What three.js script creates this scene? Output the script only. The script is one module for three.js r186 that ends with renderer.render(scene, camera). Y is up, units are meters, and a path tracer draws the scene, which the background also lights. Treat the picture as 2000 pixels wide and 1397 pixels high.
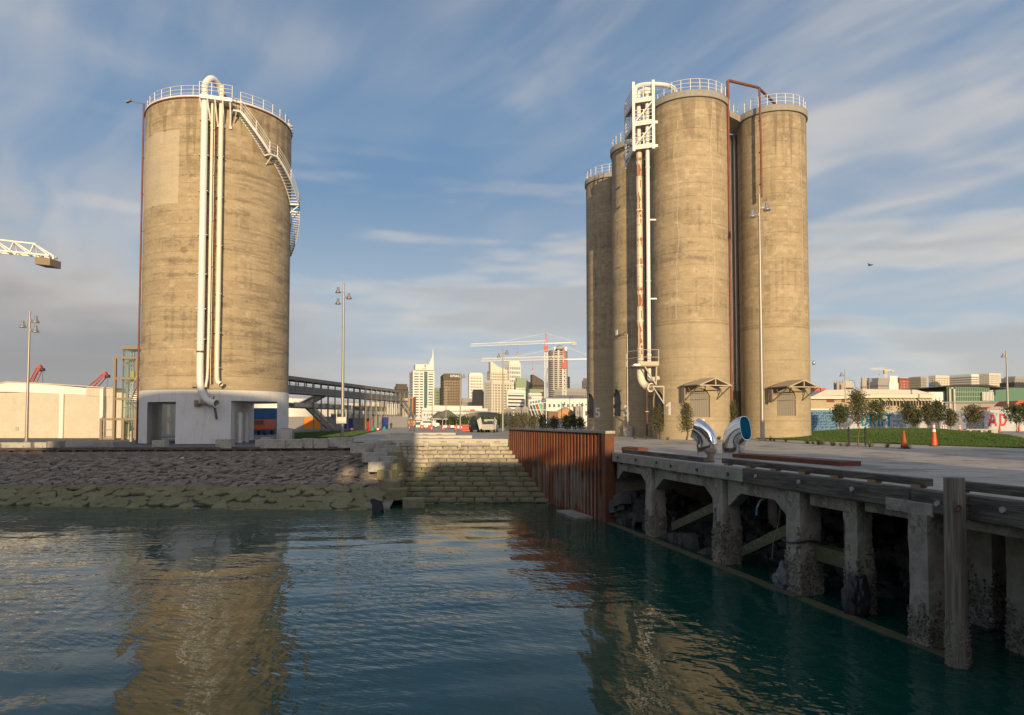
import * as THREE from 'three';
import { mergeGeometries } from 'three/addons/utils/BufferGeometryUtils.js';
import { FontLoader } from 'three/addons/loaders/FontLoader.js';
import { TextGeometry } from 'three/addons/geometries/TextGeometry.js';
import { Brush, Evaluator, SUBTRACTION } from 'three-bvh-csg';

// ---------------------------------------------------------------- camera
const scene = new THREE.Scene();
const F = 1400, EYE = 1.65, PY = 766, TILT = Math.atan(56 / F);   // focal length in photo pixels, lens shifted upwards
const camera = new THREE.PerspectiveCamera(2 * Math.atan(PY / F) * 180 / Math.PI, 2000 / (2 * PY), 0.3, 6000);
camera.setViewOffset(2000, 2 * PY, 0, 0, 2000, 1397);
camera.position.set(0, EYE, 0);
camera.rotation.x = TILT;
camera.updateProjectionMatrix();
const renderer = new THREE.WebGLRenderer({ antialias: true });
renderer.setSize(1024, 715);
renderer.toneMapping = THREE.LinearToneMapping;
renderer.toneMappingExposure = 1.0;
renderer.shadowMap.enabled = true;

// ---------------------------------------------------------------- random numbers and noise
let seed = 12345;
function rnd() { seed |= 0; seed = seed + 0x6D2B79F5 | 0; let t = Math.imul(seed ^ seed >>> 15, 1 | seed); t = t + Math.imul(t ^ t >>> 7, 61 | t) ^ t; return ((t ^ t >>> 14) >>> 0) / 4294967296; }
const rr = (a, b) => a + (b - a) * rnd();
function hash(x, y, s) { let h = Math.imul(x, 374761393) + Math.imul(y, 668265263) + Math.imul(s, 1274126177) | 0; h = Math.imul(h ^ h >>> 13, 1103515245); h ^= h >>> 16; return (h >>> 0) / 4294967296; }
function noise(x, y, s = 0, wx = 0, wy = 0) {       // value noise, periodic when wx / wy are given
  let xi = Math.floor(x), yi = Math.floor(y); const xf = x - xi, yf = y - yi;
  let x1 = xi + 1, y1 = yi + 1;
  if (wx) { xi = ((xi % wx) + wx) % wx; x1 = ((x1 % wx) + wx) % wx; }
  if (wy) { yi = ((yi % wy) + wy) % wy; y1 = ((y1 % wy) + wy) % wy; }
  const u = xf * xf * (3 - 2 * xf), v = yf * yf * (3 - 2 * yf);
  const a = hash(xi, yi, s), b = hash(x1, yi, s), c = hash(xi, y1, s), d = hash(x1, y1, s);
  return a + (b - a) * u + (c - a) * v + (a - b - c + d) * u * v;
}
function fbm(x, y, o = 4, s = 0, wx = 0, wy = 0) { let f = 0, a = .5, n = 0; for (let i = 0; i < o; i++) { f += a * noise(x, y, s + i * 17, wx, wy); n += a; a *= .5; x *= 2; y *= 2; wx *= 2; wy *= 2; } return f / n; }
const clamp = (x, a = 0, b = 1) => x < a ? a : x > b ? b : x;
const sstep = (a, b, x) => { const t = clamp((x - a) / (b - a)); return t * t * (3 - 2 * t); };
const mix = (a, b, t) => a + (b - a) * t;
const mix3 = (a, b, t) => [mix(a[0], b[0], t), mix(a[1], b[1], t), mix(a[2], b[2], t)];
const lin = c => c <= .04045 ? c / 12.92 : ((c + .055) / 1.055) ** 2.4;
const srgb = c => c <= .0031308 ? 12.92 * c : 1.055 * c ** (1 / 2.4) - .055;
const L3 = (r, g, b) => [lin(r / 255), lin(g / 255), lin(b / 255)];

// ---------------------------------------------------------------- sky and sun
const SUN_AZ = 7.5 * Math.PI / 180, SUN_EL = 9 * Math.PI / 180;      // low sun behind the camera, a little to the right
const sunDir = new THREE.Vector3(Math.sin(SUN_AZ) * Math.cos(SUN_EL), Math.sin(SUN_EL), Math.cos(SUN_AZ) * Math.cos(SUN_EL));
{
  const W = 2048, H = 1024, data = new Float32Array(W * H * 4);
  const zen = L3(66, 102, 145), mid = L3(112, 147, 184), low = L3(172, 190, 205), hor = L3(212, 210, 202);
  const cloudHi = L3(206, 203, 201), cream = L3(222, 216, 206), bank = L3(150, 150, 153), bankTop = L3(196, 190, 186), warm = [1.5, 1.05, .62];
  for (let j = 0; j < H; j++) for (let i = 0; i < W; i++) {
    const el = ((j + .5) / H - .5) * Math.PI, th = ((i + .5) / W - .5) * 2 * Math.PI;
    const y = Math.sin(el), ch = Math.cos(el), x = ch * Math.cos(th), z = ch * Math.sin(th), e = Math.max(el, 0) * 180 / Math.PI;
    const az = Math.atan2(x, -z) * 180 / Math.PI;                    // degrees right of the view
    let c = e < 6 ? mix3(hor, low, e / 6) : e < 20 ? mix3(low, mid, sstep(6, 20, e)) : mix3(mid, zen, sstep(19, 44, e));
    // high thin cirrus: fibres drawn out along the wind, broken by a coarse mask
    const k = 1 / (y + .14), px = x * k, pz = z * k;
    const wx = px + .5 * (fbm(px * .8, pz * .8, 4, 5) - .5), wz = pz + .5 * (fbm(px * .8 + 9, pz * .8, 4, 8) - .5);
    const u = wx * .55 + wz * .83, v = wx * .83 - wz * .55;
    const fib = fbm(u * 1.1, v * 6.5, 6, 21), fib2 = fbm(u * 3 + v * .8, v * 15 - u, 5, 27), mask = fbm(wx * .75 + 3.3, wz * .75 + 1.7, 4, 33), puff = fbm(wx * 3.2, wz * 2.6, 6, 51);
    let a = sstep(.43, .74, mask) * (.25 + .95 * sstep(.36, .7, fib * .65 + fib2 * .35)) + .55 * sstep(.55, .75, mask * .5 + puff * .5);
    a *= sstep(1, 9, e);
    c = mix3(c, cloudHi, clamp(a * .5));
    // long low streaks, lit from the side
    const q = fbm(az * .05 + 40, e * .5 + az * .016, 6, 77), q2 = fbm(az * .3, e * 2.4, 4, 79), b2 = sstep(.47, .66, q * .8 + q2 * .2) * sstep(0, 2.5, e) * (1 - sstep(12, 24, e));
    c = mix3(c, mix3(cream, bank, sstep(.58, .72, q) * .55), b2 * .55);
    // grey bank low on one side of the sky, ragged upper edge
    const edge = 5.0 - az * .19 + 4 * (fbm(az * .06 + 100, 3, 4, 91) - .5) + 7 * (fbm(az * .13, e * .35, 5, 95) - .5) + 2 * (fbm(az * .6, e * 1.4, 4, 97) - .5);
    const side = sstep(-4, -26, az) * sstep(-150, -70, az);
    const t = sstep(edge + 2.6, edge - 2.6, e) * side;
    c = mix3(c, mix3(bank, bankTop, sstep(edge - 7, edge, e) * .9), t * .9);
    // the western sky round the low sun
    const cs = x * sunDir.x + y * sunDir.y + z * sunDir.z, g = Math.max(cs, 0);
    const lowSky = sstep(60, 8, e); c = [c[0] * (1 + .5 * g) + warm[0] * (g ** 3 * .5 * lowSky + g ** 14 * .5), c[1] * (1 + .45 * g) + warm[1] * (g ** 3 * .5 * lowSky + g ** 14 * .5), c[2] * (1 + .4 * g) + warm[2] * (g ** 3 * .5 * lowSky + g ** 14 * .5)];
    if (el < 0) c = mix3(c, [.2, .19, .18], sstep(0, -.1, el));
    const o = (j * W + i) * 4; data[o] = c[0]; data[o + 1] = c[1]; data[o + 2] = c[2]; data[o + 3] = 1;
  }
  const sky = new THREE.DataTexture(data, W, H, THREE.RGBAFormat, THREE.FloatType);
  sky.mapping = THREE.EquirectangularReflectionMapping; sky.magFilter = sky.minFilter = THREE.LinearFilter; sky.wrapS = THREE.RepeatWrapping; sky.needsUpdate = true;
  scene.background = sky; scene.environment = sky;
}
const sun = new THREE.DirectionalLight(new THREE.Color().setRGB(1, .76, .445), 5);
sun.position.copy(sunDir).multiplyScalar(300); sun.castShadow = true;
sun.shadow.camera.left = -200; sun.shadow.camera.right = 200; sun.shadow.camera.top = 150; sun.shadow.camera.bottom = -150; sun.shadow.camera.far = 1500; sun.shadow.mapSize.set(4096, 4096);
scene.add(sun, sun.target);

// ---------------------------------------------------------------- photo pixel -> place
const V = (x, y, z) => new THREE.Vector3(x, y, z);
const cT = Math.cos(TILT), sT = Math.sin(TILT);
function ray(px, py) { const a = (px - 1000) / F, b = -(py - PY) / F; return V(a, b * cT + sT, b * sT - cT); }
function onY(px, py, y) { const d = ray(px, py), t = (y - EYE) / d.y; return V(d.x * t, y, d.z * t); }          // meets the level y
function onZ(px, py, D) { const d = ray(px, py), t = -D / d.z; return V(d.x * t, EYE + d.y * t, -D); }           // at a known depth D
const hAt = (py, D) => onZ(1000, py, D).y;
const xAt = (px, D, py = 800) => onZ(px, py, D).x;

// ---------------------------------------------------------------- textures
function tex(w, h, fn, { rep = [1, 1], color = true } = {}) {
  const d = new Uint8Array(w * h * 4);
  for (let j = 0; j < h; j++) for (let i = 0; i < w; i++) {
    const c = fn((i + .5) / w, (j + .5) / h), o = (j * w + i) * 4;
    for (let k = 0; k < 3; k++) { const v = typeof c === 'number' ? c : c[k]; d[o + k] = 255 * clamp(color ? srgb(clamp(v)) : v) + .5; }
    d[o + 3] = 255;
  }
  const t = new THREE.DataTexture(d, w, h); if (color) t.colorSpace = THREE.SRGBColorSpace;
  t.wrapS = t.wrapT = THREE.RepeatWrapping; t.magFilter = THREE.LinearFilter; t.minFilter = THREE.LinearMipmapLinearFilter; t.generateMipmaps = true; t.repeat.set(...rep); t.needsUpdate = true; return t;
}
const rep = (t, x, y = x) => { const c = t.clone(); c.repeat.set(x, y); c.needsUpdate = true; return c; };
const col = c => new THREE.Color().setRGB(...c);
// a mottled surface: base colour, a second and a dirt colour, one tile = m metres
function mottle(a, b, dirt, o = {}) {
  const n = o.n || 512, f = o.f || 6, fy = o.fy || f, s = o.s || 1;
  return tex(n, n, (u, v) => {
    const p = fbm(u * f, v * fy, 5, s, f, fy), q = fbm(u * f * 4, v * fy * 4, 4, s + 50, f * 4, fy * 4), r = fbm(u * f / 2, v * fy / 2, 4, s + 99, f / 2, fy / 2), g = hash(u * n | 0, v * n | 0, s);
    let c = mix3(a, b, sstep(.3, .7, p * .65 + q * .35)); c = mix3(c, dirt, sstep(.52, .75, r * .6 + q * .4) * (o.d ?? .6));
    const k = 1 + (g - .5) * (o.g ?? .16); return [c[0] * k, c[1] * k, c[2] * k];
  }, { rep: [1 / (o.m || 2), 1 / (o.m || 2)] });
}
const grainTex = tex(512, 512, (u, v) => fbm(u * 16, v * 16, 6, 7, 16, 16), { color: false });
const std = (o) => new THREE.MeshStandardMaterial({ roughness: .85, ...o });
const flat = (c, o = {}) => std({ color: col(c), ...o });
const M = {};
M.white = std({ map: mottle([.74, .73, .69], [.68, .66, .61], [.5, .44, .36], { m: 3, d: .35, g: .05, s: 3 }), roughness: .45 });
M.creamPaint = std({ map: mottle([.74, .70, .58], [.68, .62, .48], [.42, .26, .12], { m: 2.5, d: .3, g: .05, s: 4 }), roughness: .5 });
M.rustPaint = std({ map: tex(256, 1024, (u, v) => { const p = fbm(u * 5, v * 14, 5, 60, 5, 14), q = fbm(u * 12, v * 60, 3, 61, 12, 60); return mix3([.66, .57, .42], [.27, .085, .03], sstep(.5, .58, p * .7 + q * .3)); }, { rep: [.6, .085] }), roughness: .65 });
M.redOxide = std({ map: mottle([.15, .045, .026], [.19, .06, .032], [.09, .034, .024], { m: 2, s: 8 }), roughness: .6 });
M.basePaint = std({ map: tex(1024, 512, (u, v) => { const p = fbm(u * 8, v * 4, 5, 70, 8, 4), q = fbm(u * 60, v * 3, 4, 71, 60, 3), g = fbm(u * 128, v * 64, 2, 72, 128, 64); let c = mix3([.74, .72, .69], [.68, .66, .63], p); c = mix3(c, [.52, .49, .44], sstep(.56, .78, q * .6 + p * .4) * .5); const k = .95 + .1 * g; return [c[0] * k, c[1] * k, c[2] * k]; }, { rep: [.1, .2] }), roughness: .6 });
M.concrete = std({ map: mottle([.34, .31, .26], [.28, .26, .22], [.17, .155, .13], { m: 2.4, s: 11, g: .2 }), bumpMap: rep(grainTex, .5), bumpScale: .012 });
M.concretePale = std({ map: mottle([.46, .43, .37], [.37, .345, .29], [.24, .22, .185], { m: 2, s: 12, g: .2 }), bumpMap: rep(grainTex, .6), bumpScale: .012 });
M.pileConc = std({ map: mottle([.36, .33, .27], [.27, .245, .195], [.14, .13, .09], { m: 2.2, s: 13, d: .85, g: .22 }), bumpMap: rep(grainTex, .5), bumpScale: .03 });
M.stone = std({ map: mottle([.40, .355, .27], [.32, .285, .21], [.2, .18, .13], { m: 1.7, s: 14, g: .2 }), bumpMap: rep(grainTex, .8), bumpScale: .02 });
M.stoneB = std({ map: mottle([.47, .42, .33], [.38, .34, .26], [.26, .22, .16], { m: 1.5, s: 15, g: .2 }), bumpMap: rep(grainTex, .8), bumpScale: .02 });
M.algaeStone = std({ map: mottle([.22, .20, .105], [.175, .17, .08], [.09, .10, .04], { m: 1.6, s: 16, g: .25, d: .7 }), bumpMap: rep(grainTex, .8), bumpScale: .02 });
M.algaeStoneB = std({ map: mottle([.26, .235, .14], [.20, .185, .10], [.10, .11, .045], { m: 1.9, s: 17, g: .25 }), bumpMap: rep(grainTex, .8), bumpScale: .02 });
M.wetStone = std({ map: mottle([.045, .046, .032], [.032, .034, .024], [.02, .022, .014], { m: 1.4, s: 18, g: .3 }), roughness: .4 });
M.rockGrey = std({ map: mottle([.3, .245, .19], [.22, .18, .14], [.13, .108, .086], { m: 1.3, s: 19, g: .3, d: .8 }), bumpMap: rep(grainTex, 1.1), bumpScale: .05 });
M.rockGreyB = std({ map: mottle([.37, .305, .24], [.265, .217, .172], [.15, .125, .1], { m: 1.1, s: 20, g: .3, d: .7 }), bumpMap: rep(grainTex, 1.1), bumpScale: .05 });
M.rockOlive = std({ map: mottle([.235, .21, .1], [.175, .16, .068], [.095, .1, .034], { m: 1.2, s: 22, g: .3, d: .7 }), bumpMap: rep(grainTex, 1), bumpScale: .035 });
M.rockOliveB = std({ map: mottle([.28, .245, .135], [.21, .19, .09], [.115, .116, .042], { m: 1.2, s: 23, g: .3 }), bumpMap: rep(grainTex, 1), bumpScale: .035 });
M.asphalt = std({ map: mottle([.155, .15, .142], [.115, .112, .11], [.085, .082, .08], { n: 1024, m: 9, f: 12, s: 24, g: .3, d: .5 }), roughness: .9 });
M.deck = std({ map: tex(1024, 1024, (u, v) => { const p = fbm(u * 8, v * 40, 4, 80, 8, 40), q = fbm(u * 10, v * 10, 5, 81, 10, 10), g = hash(u * 1024 | 0, v * 1024 | 0, 2); let c = mix3([.5, .44, .355], [.37, .325, .265], sstep(.32, .68, p * .55 + q * .45)); c = mix3(c, [.2, .18, .155], sstep(.55, .72, q) * .65); c = mix3(c, [.15, .14, .125], sstep(.63, .7, fbm(u * 30, v * 60, 4, 89, 30, 60)) * .45); const k = .88 + .24 * g; return c.map(x => x * k); }, { rep: [1 / 14, 1 / 14] }), roughness: .9 });
M.path = std({ map: mottle([.5, .47, .42], [.43, .40, .36], [.22, .205, .18], { m: 4, s: 26 }), roughness: .9 });
M.gravel = std({ map: mottle([.28, .26, .225], [.19, .175, .15], [.11, .1, .085], { m: .9, f: 24, s: 27, g: .5 }) });
M.grassSoil = std({ map: mottle([.05, .085, .018], [.035, .062, .014], [.07, .075, .025], { m: 3, f: 16, s: 28, g: .5 }) });
M.darkRubble = std({ map: mottle([.075, .07, .062], [.05, .047, .043], [.03, .03, .026], { m: 1.1, s: 36, g: .3 }) });  // one dark tone for all the rubble under the deck
M.sill = std({ map: mottle([.12, .108, .055], [.09, .084, .04], [.05, .052, .024], { m: 1.2, s: 37, g: .3 }), roughness: .6 });
M.corten = std({ map: mottle([.15, .05, .024], [.11, .038, .019], [.06, .025, .016], { m: 1.2, s: 29, fy: 4, g: .15 }), roughness: .75 });
M.timber = std({ map: tex(512, 512, (u, v) => { const p = fbm(u * 6, v * 48, 5, 82, 6, 48), q = fbm(u * 3, v * 6, 4, 83, 3, 6), g = fbm(u * 40, v * 128, 2, 84, 40, 128); let c = mix3([.15, .13, .105], [.075, .064, .054], sstep(.3, .72, p)); c = mix3(c, [.04, .036, .032], sstep(.55, .75, q) * .6); return c.map(x => x * (.75 + .5 * g)); }, { rep: [.4, 1] }), bumpMap: tex(256, 256, (u, v) => fbm(u * 6, v * 64, 4, 85, 6, 64), { color: false, rep: [.4, 1] }), bumpScale: .015 });
M.timberPost = std({ map: tex(512, 512, (u, v) => { const p = fbm(u * 48, v * 5, 5, 86, 48, 5), q = fbm(u * 5, v * 4, 4, 87, 5, 4); let c = mix3([.27, .235, .18], [.15, .128, .1], sstep(.3, .7, p)); c = mix3(c, [.1, .087, .07], sstep(.5, .72, q) * .55); return c; }, { rep: [1, .4] }), bumpMap: tex(256, 256, (u, v) => fbm(u * 48, v * 4, 4, 88, 48, 4), { color: false, rep: [1, .4] }), bumpScale: .03 });
M.freshTimber = flat([.34, .21, .09], { roughness: .8 });
M.bleachedTimber = std({ map: mottle([.56, .52, .43], [.46, .42, .34], [.3, .27, .21], { m: 1.4, f: 4, fy: 24, s: 31 }) });
M.dark = flat([.02, .02, .022]); M.steelDark = flat([.045, .045, .05], { roughness: .5 }); M.steelGrey = flat([.2, .2, .2], { roughness: .45, metalness: .3 });
M.galv = std({ color: col([.48, .47, .45]), roughness: .38, metalness: .75 });
M.polePaint = flat([.30, .27, .225], { roughness: .4, metalness: .3 });
M.bridgeSteel = flat([.21, .185, .145], { roughness: .6 });
M.louvre = flat([.165, .15, .125], { roughness: .55 });
M.tanSteel = flat([.25, .19, .125], { roughness: .5 });
M.chrome = std({ color: col([.82, .82, .82]), roughness: .06, metalness: 1 });
M.blueEnamel = std({ color: col([.004, .07, .19]), roughness: .12, metalness: .2 });
M.glassDark = std({ color: col([.03, .035, .04]), roughness: .1, metalness: .1 });
M.orange = flat([.62, .085, .012], { roughness: .5 }); M.reflect = flat([.75, .75, .72], { roughness: .4 });
M.redOrange = flat([.5, .065, .02], { roughness: .55 }); M.red = flat([.42, .02, .02], { roughness: .5 }); M.blackRubber = flat([.012, .012, .013], { roughness: .7 });
M.digit = std({ map: mottle([.74, .72, .66], [.64, .62, .56], [.35, .33, .28], { m: .8, s: 34 }) });

// ---------------------------------------------------------------- mesh builder
const used = {};
function numbered(n) { const k = used[n] = (used[n] ?? -1) + 1; return k ? `${n}_${String(k).padStart(3, '0')}` : n; }
const q0 = new THREE.Quaternion(), m0 = new THREE.Matrix4();
const boxG = new THREE.BoxGeometry(1, 1, 1).toNonIndexed();
function tri(geo) { let g = geo.index ? geo.toNonIndexed() : geo.clone(); for (const k of Object.keys(g.attributes)) if (!['position', 'normal'].includes(k)) g.deleteAttribute(k); if (!g.attributes.normal) g.computeVertexNormals(); g.clearGroups?.(); return g; }
function metreUV(g) {          // uv in metres, taken from the face direction
  const p = g.attributes.position, n = g.attributes.normal, uv = new Float32Array(p.count * 2);
  for (let i = 0; i < p.count; i++) { const ax = Math.abs(n.getX(i)), ay = Math.abs(n.getY(i)), az = Math.abs(n.getZ(i)), x = p.getX(i), y = p.getY(i), z = p.getZ(i); if (ay > ax && ay > az) { uv[2 * i] = x; uv[2 * i + 1] = z; } else if (ax > az) { uv[2 * i] = z; uv[2 * i + 1] = y; } else { uv[2 * i] = x; uv[2 * i + 1] = y; } }
  g.setAttribute('uv', new THREE.BufferAttribute(uv, 2)); return g;
}
class MB {
  constructor() { this.g = []; }
  geo(g, m) { g = tri(g); if (m) g.applyMatrix4(m); this.g.push(g); return this; }
  box(x, y, z, sx, sy, sz, ry = 0, rx = 0, rz = 0) { return this.geo(boxG, m0.compose(V(x, y, z), q0.setFromEuler(new THREE.Euler(rx, ry, rz)), V(sx, sy, sz))); }
  span(x0, x1, y0, y1, z0, z1) { return this.box((x0 + x1) / 2, (y0 + y1) / 2, (z0 + z1) / 2, Math.abs(x1 - x0), Math.abs(y1 - y0), Math.abs(z1 - z0)); }
  bar(a, b, w, h = w) {       // square bar from a to b
    const d = b.clone().sub(a), l = d.length(), z = d.normalize(), up = Math.abs(z.y) > .98 ? V(1, 0, 0) : V(0, 1, 0), x = up.clone().cross(z).normalize(), y = z.clone().cross(x);
    const m = new THREE.Matrix4().makeBasis(x.multiplyScalar(w), y.multiplyScalar(h), z.clone().multiplyScalar(l)).setPosition(a.clone().add(b).multiplyScalar(.5)); return this.geo(boxG, m);
  }
  tube(a, b, r, r2 = r, seg = 8) {
    const d = b.clone().sub(a), l = d.length(), g = new THREE.CylinderGeometry(r2, r, l, seg, 1); q0.setFromUnitVectors(V(0, 1, 0), d.normalize());
    return this.geo(g, m0.compose(a.clone().add(b).multiplyScalar(.5), q0, V(1, 1, 1)));
  }
  path(pts, r, seg = 8, n = 0, curved = true) { const c = curved ? new THREE.CatmullRomCurve3(pts, false, 'centripetal') : poly(pts); return this.geo(new THREE.TubeGeometry(c, n || pts.length * 6, r, seg, false)); }
  ring(c, d, r, t) { q0.setFromUnitVectors(V(0, 0, 1), d); return this.geo(new THREE.TorusGeometry(r, t, 8, 22), m0.compose(c, q0, V(1, 1, 1))); }
  lathe(pts, x, y, z, seg = 12) { return this.geo(new THREE.LatheGeometry(pts.map(p => new THREE.Vector2(p[0], p[1])), seg), m0.makeTranslation(x, y, z)); }
  ext(pts, depth, m, bevel = 0) { const s = new THREE.Shape(pts.map(p => new THREE.Vector2(p[0], p[1]))); return this.geo(new THREE.ExtrudeGeometry(s, { depth, bevelEnabled: bevel > 0, bevelSize: bevel, bevelThickness: bevel, bevelSegments: 1, steps: 1 }), m); }
  raw() { const g = metreUV(mergeGeometries(this.g)); this.g = []; return g; }
  build(name, mat, parent, kind) { const g = this.raw(); return mesh(name, g, mat, parent, kind); }
}
function poly(pts) { const c = new THREE.CurvePath(); for (let i = 1; i < pts.length; i++) c.add(new THREE.LineCurve3(pts[i - 1], pts[i])); return c; }
function mesh(name, g, mat, parent, kind) { const m = new THREE.Mesh(g, mat); m.name = parent ? name : numbered(name); m.castShadow = m.receiveShadow = true; if (kind) m.userData.kind = kind; (parent || scene).add(m); return m; }
function tag(o, label, category, group) { o.userData.kind = 'thing'; o.userData.label = label; o.userData.category = category; if (group) o.userData.group = group; return o; }
function thing(name, label, category, pos, turn = 0, group) { const g = new THREE.Group(); g.name = numbered(name); if (pos) g.position.copy(pos); g.rotation.y = turn; scene.add(g); return tag(g, label, category, group); }
function copy(o, pos, turn, label, scale) { const c = o.clone(); c.name = numbered(o.name.replace(/_\d{3}$/, '')); c.userData = { ...o.userData }; if (label) c.userData.label = label; c.position.copy(pos); if (turn !== undefined) c.rotation.y = turn; if (scale) c.scale.copy(scale); scene.add(c); return c; }
const struct = (name, g, mat) => mesh(name, g, mat, null, 'structure');
const font = await new FontLoader().loadAsync('fonts/droid/droid_sans_bold.typeface.json');
const evaluator = new Evaluator(); evaluator.attributes = ['position', 'normal', 'uv']; evaluator.useGroups = false;
function cut(geo, tools) { let a = new Brush(geo); a.updateMatrixWorld(); for (const t of tools) { const b = new Brush(t); b.updateMatrixWorld(); a = evaluator.evaluate(a, b, SUBTRACTION); } return a.geometry; }
// ================================================================ SETTING: land, water, quays
const WATER = -3.5, GL = -0.4;
const edgeX = z => 6.2 + .225 * (32.3 + z);                     // front line of the wharf, z negative
const pileX = z => 0 - (-54.3 - z) * .2857;                      // line of the sheet pile wall
function sheet(pts, y, holes = []) { const s = new THREE.Shape(pts.map(p => new THREE.Vector2(p[0], -p[1]))); for (const h of holes) s.holes.push(new THREE.Path(h.map(p => new THREE.Vector2(p[0], -p[1])))); const g = new THREE.ShapeGeometry(s).rotateX(-Math.PI / 2).translate(0, y, 0); return metreUV(tri(g)); }
function slab(pts, y0, y1) { const s = new THREE.Shape(pts.map(p => new THREE.Vector2(p[0], -p[1]))); const g = new THREE.ExtrudeGeometry(s, { depth: y1 - y0, bevelEnabled: false }).rotateX(-Math.PI / 2).translate(0, y0, 0); return metreUV(tri(g)); }
const wallTop = x => -52 - 3 * clamp((x + 37) / 25.5, -4, 1);     // plan line of the seawall crest
const basin = [[-300, 5], [-300, wallTop(-300) - .4], [-120, wallTop(-120) - .4], [-37, -52.4], [-11.5, -55.4], [-10, -54.6], [0, -54.6], [5.05, -36.9], [15.5, -36.9], [24, 5]];
struct('ground', sheet([[-3000, -3000], [3000, -3000], [3000, 800], [-3000, 800]], GL, [basin]), M.asphalt);
struct('plaza', slab([[-10, -54.62], [-.05, -54.62], [5.1, -36.8], [edgeX(-36.8) + .05, -36.5], [edgeX(5), 5], [420, 5], [420, -420], [-60, -420], [-23, -128], [-14.4, -58], [-12.4, -56.6]], -.36, 0), M.deck);
{ // harbour floor, so that the water has a bed
  struct('harbour_bed', sheet([[-305, 6], [-305, -60], [30, -60], [30, 6]], -6.5), M.wetStone);
}
{ // ---- water: long waves as shape, ripples as relief
  const xs = [], zs = []; for (let x = -300; x < -48; x += 12) xs.push(x); for (let x = -48; x <= 16; x += .16) xs.push(x); for (let x = 17; x < 26; x += 2) xs.push(x);
  for (let z = -57; z <= -9; z += .16) zs.push(z); for (let z = -8; z <= 5; z += 1.5) zs.push(z);
  const waves = []; for (let i = 0; i < 14; i++) { const a = -1.0 + (hash(i, 3, 9) - .5) * 1.9, l = .9 + 2.6 * hash(i, 4, 9); waves.push([Math.cos(a) * 6.283 / l, Math.sin(a) * 6.283 / l, hash(i, 5, 9) * 6.283, (.0011) * l]); }
  const pos = new Float32Array(xs.length * zs.length * 3), uv = new Float32Array(xs.length * zs.length * 2), idx = [];
  zs.forEach((z, j) => xs.forEach((x, i) => { let h = 0; const patch = .35 + 1.1 * fbm(x * .07 + 50, z * .1 + 50, 3, 14); for (const w of waves) h += w[3] * Math.sin(x * w[0] + z * w[1] + w[2]); const o = j * xs.length + i; pos[3 * o] = x; pos[3 * o + 1] = WATER + h * patch; pos[3 * o + 2] = z; uv[2 * o] = x + .35 * z; uv[2 * o + 1] = z - .22 * x; }));
  for (let j = 0; j < zs.length - 1; j++) for (let i = 0; i < xs.length - 1; i++) { const a = j * xs.length + i, b = a + 1, c = a + xs.length, d = c + 1; idx.push(a, c, b, b, c, d); }
  const g = new THREE.BufferGeometry(); g.setAttribute('position', new THREE.BufferAttribute(pos, 3)); g.setAttribute('uv', new THREE.BufferAttribute(uv, 2)); g.setIndex(idx); g.computeVertexNormals();
  const N = 2048, S = 23, acc = new Float32Array(N * N), tb = new Float32Array(4096); for (let i = 0; i < 4096; i++) tb[i] = Math.sin(i / 4096 * 6.283185);
  for (let k = 0; k < 48; k++) { const l = .11 * Math.pow(10, hash(k, 1, 3) * .85), a = -1.25 + (hash(k, 2, 3) - .5) * 2.1, kx = Math.round(Math.cos(a) * S / l), ky = Math.round(Math.sin(a) * S / l), ph = hash(k, 7, 3) * 4096, am = l ** .92; for (let j = 0; j < N; j++) for (let i = 0; i < N; i++) acc[j * N + i] += am * tb[(Math.floor((kx * i + ky * j) / N * 4096 + ph) % 4096 + 4096) % 4096]; }
  let mx = 0; for (const a of acc) mx = Math.max(mx, Math.abs(a));
  const ripple = tex(N, N, (u, v) => { const calm = .3 + 1.15 * sstep(.3, .68, fbm(u * 5, v * 7, 4, 111, 5, 7)), a = .5 + .42 * calm * acc[(v * N | 0) * N + (u * N | 0)] / mx; return clamp(a); }, { color: false, rep: [1 / S, 1 / S] });
  const wm = new THREE.MeshPhysicalMaterial({ color: col([.005, .054, .037]), roughness: .05, ior: 1.33, bumpMap: ripple, bumpScale: .023 });
  struct('water', g, wm);
}
// ---- stones: a few shapes shared by all
const stoneShapes = [];
for (let k = 0; k < 8; k++) {
  const n = 5 + (k % 3), p = []; for (let i = 0; i < n; i++) { const a = (i + rr(-.36, .36)) / n * 6.283, r = rr(.86, 1.16); p.push([Math.cos(a) * r, Math.sin(a) * r]); }
  const t = [], P = (i, s, h) => [p[i % n][0] * s, h, p[i % n][1] * s], h1 = p.map(() => rr(.62, .9)), c = [rr(-.15, .15), rr(.78, 1), rr(-.15, .15)];
  for (let i = 0; i < n; i++) { const j = (i + 1) % n, a = P(i, 1, -.5), b = P(j, 1, -.5), a2 = P(i, 1.0, h1[i] * .5), b2 = P(j, 1.0, h1[j] * .5), a3 = P(i, .93, h1[i]), b3 = P(j, .93, h1[j]); t.push(a, a2, b, b, a2, b2, a2, a3, b2, b2, a3, b3, a3, c, b3); }
  const g = new THREE.BufferGeometry(); g.setAttribute('position', new THREE.Float32BufferAttribute(t.flat(), 3)); g.computeVertexNormals(); stoneShapes.push(metreUV(g));
}
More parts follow.
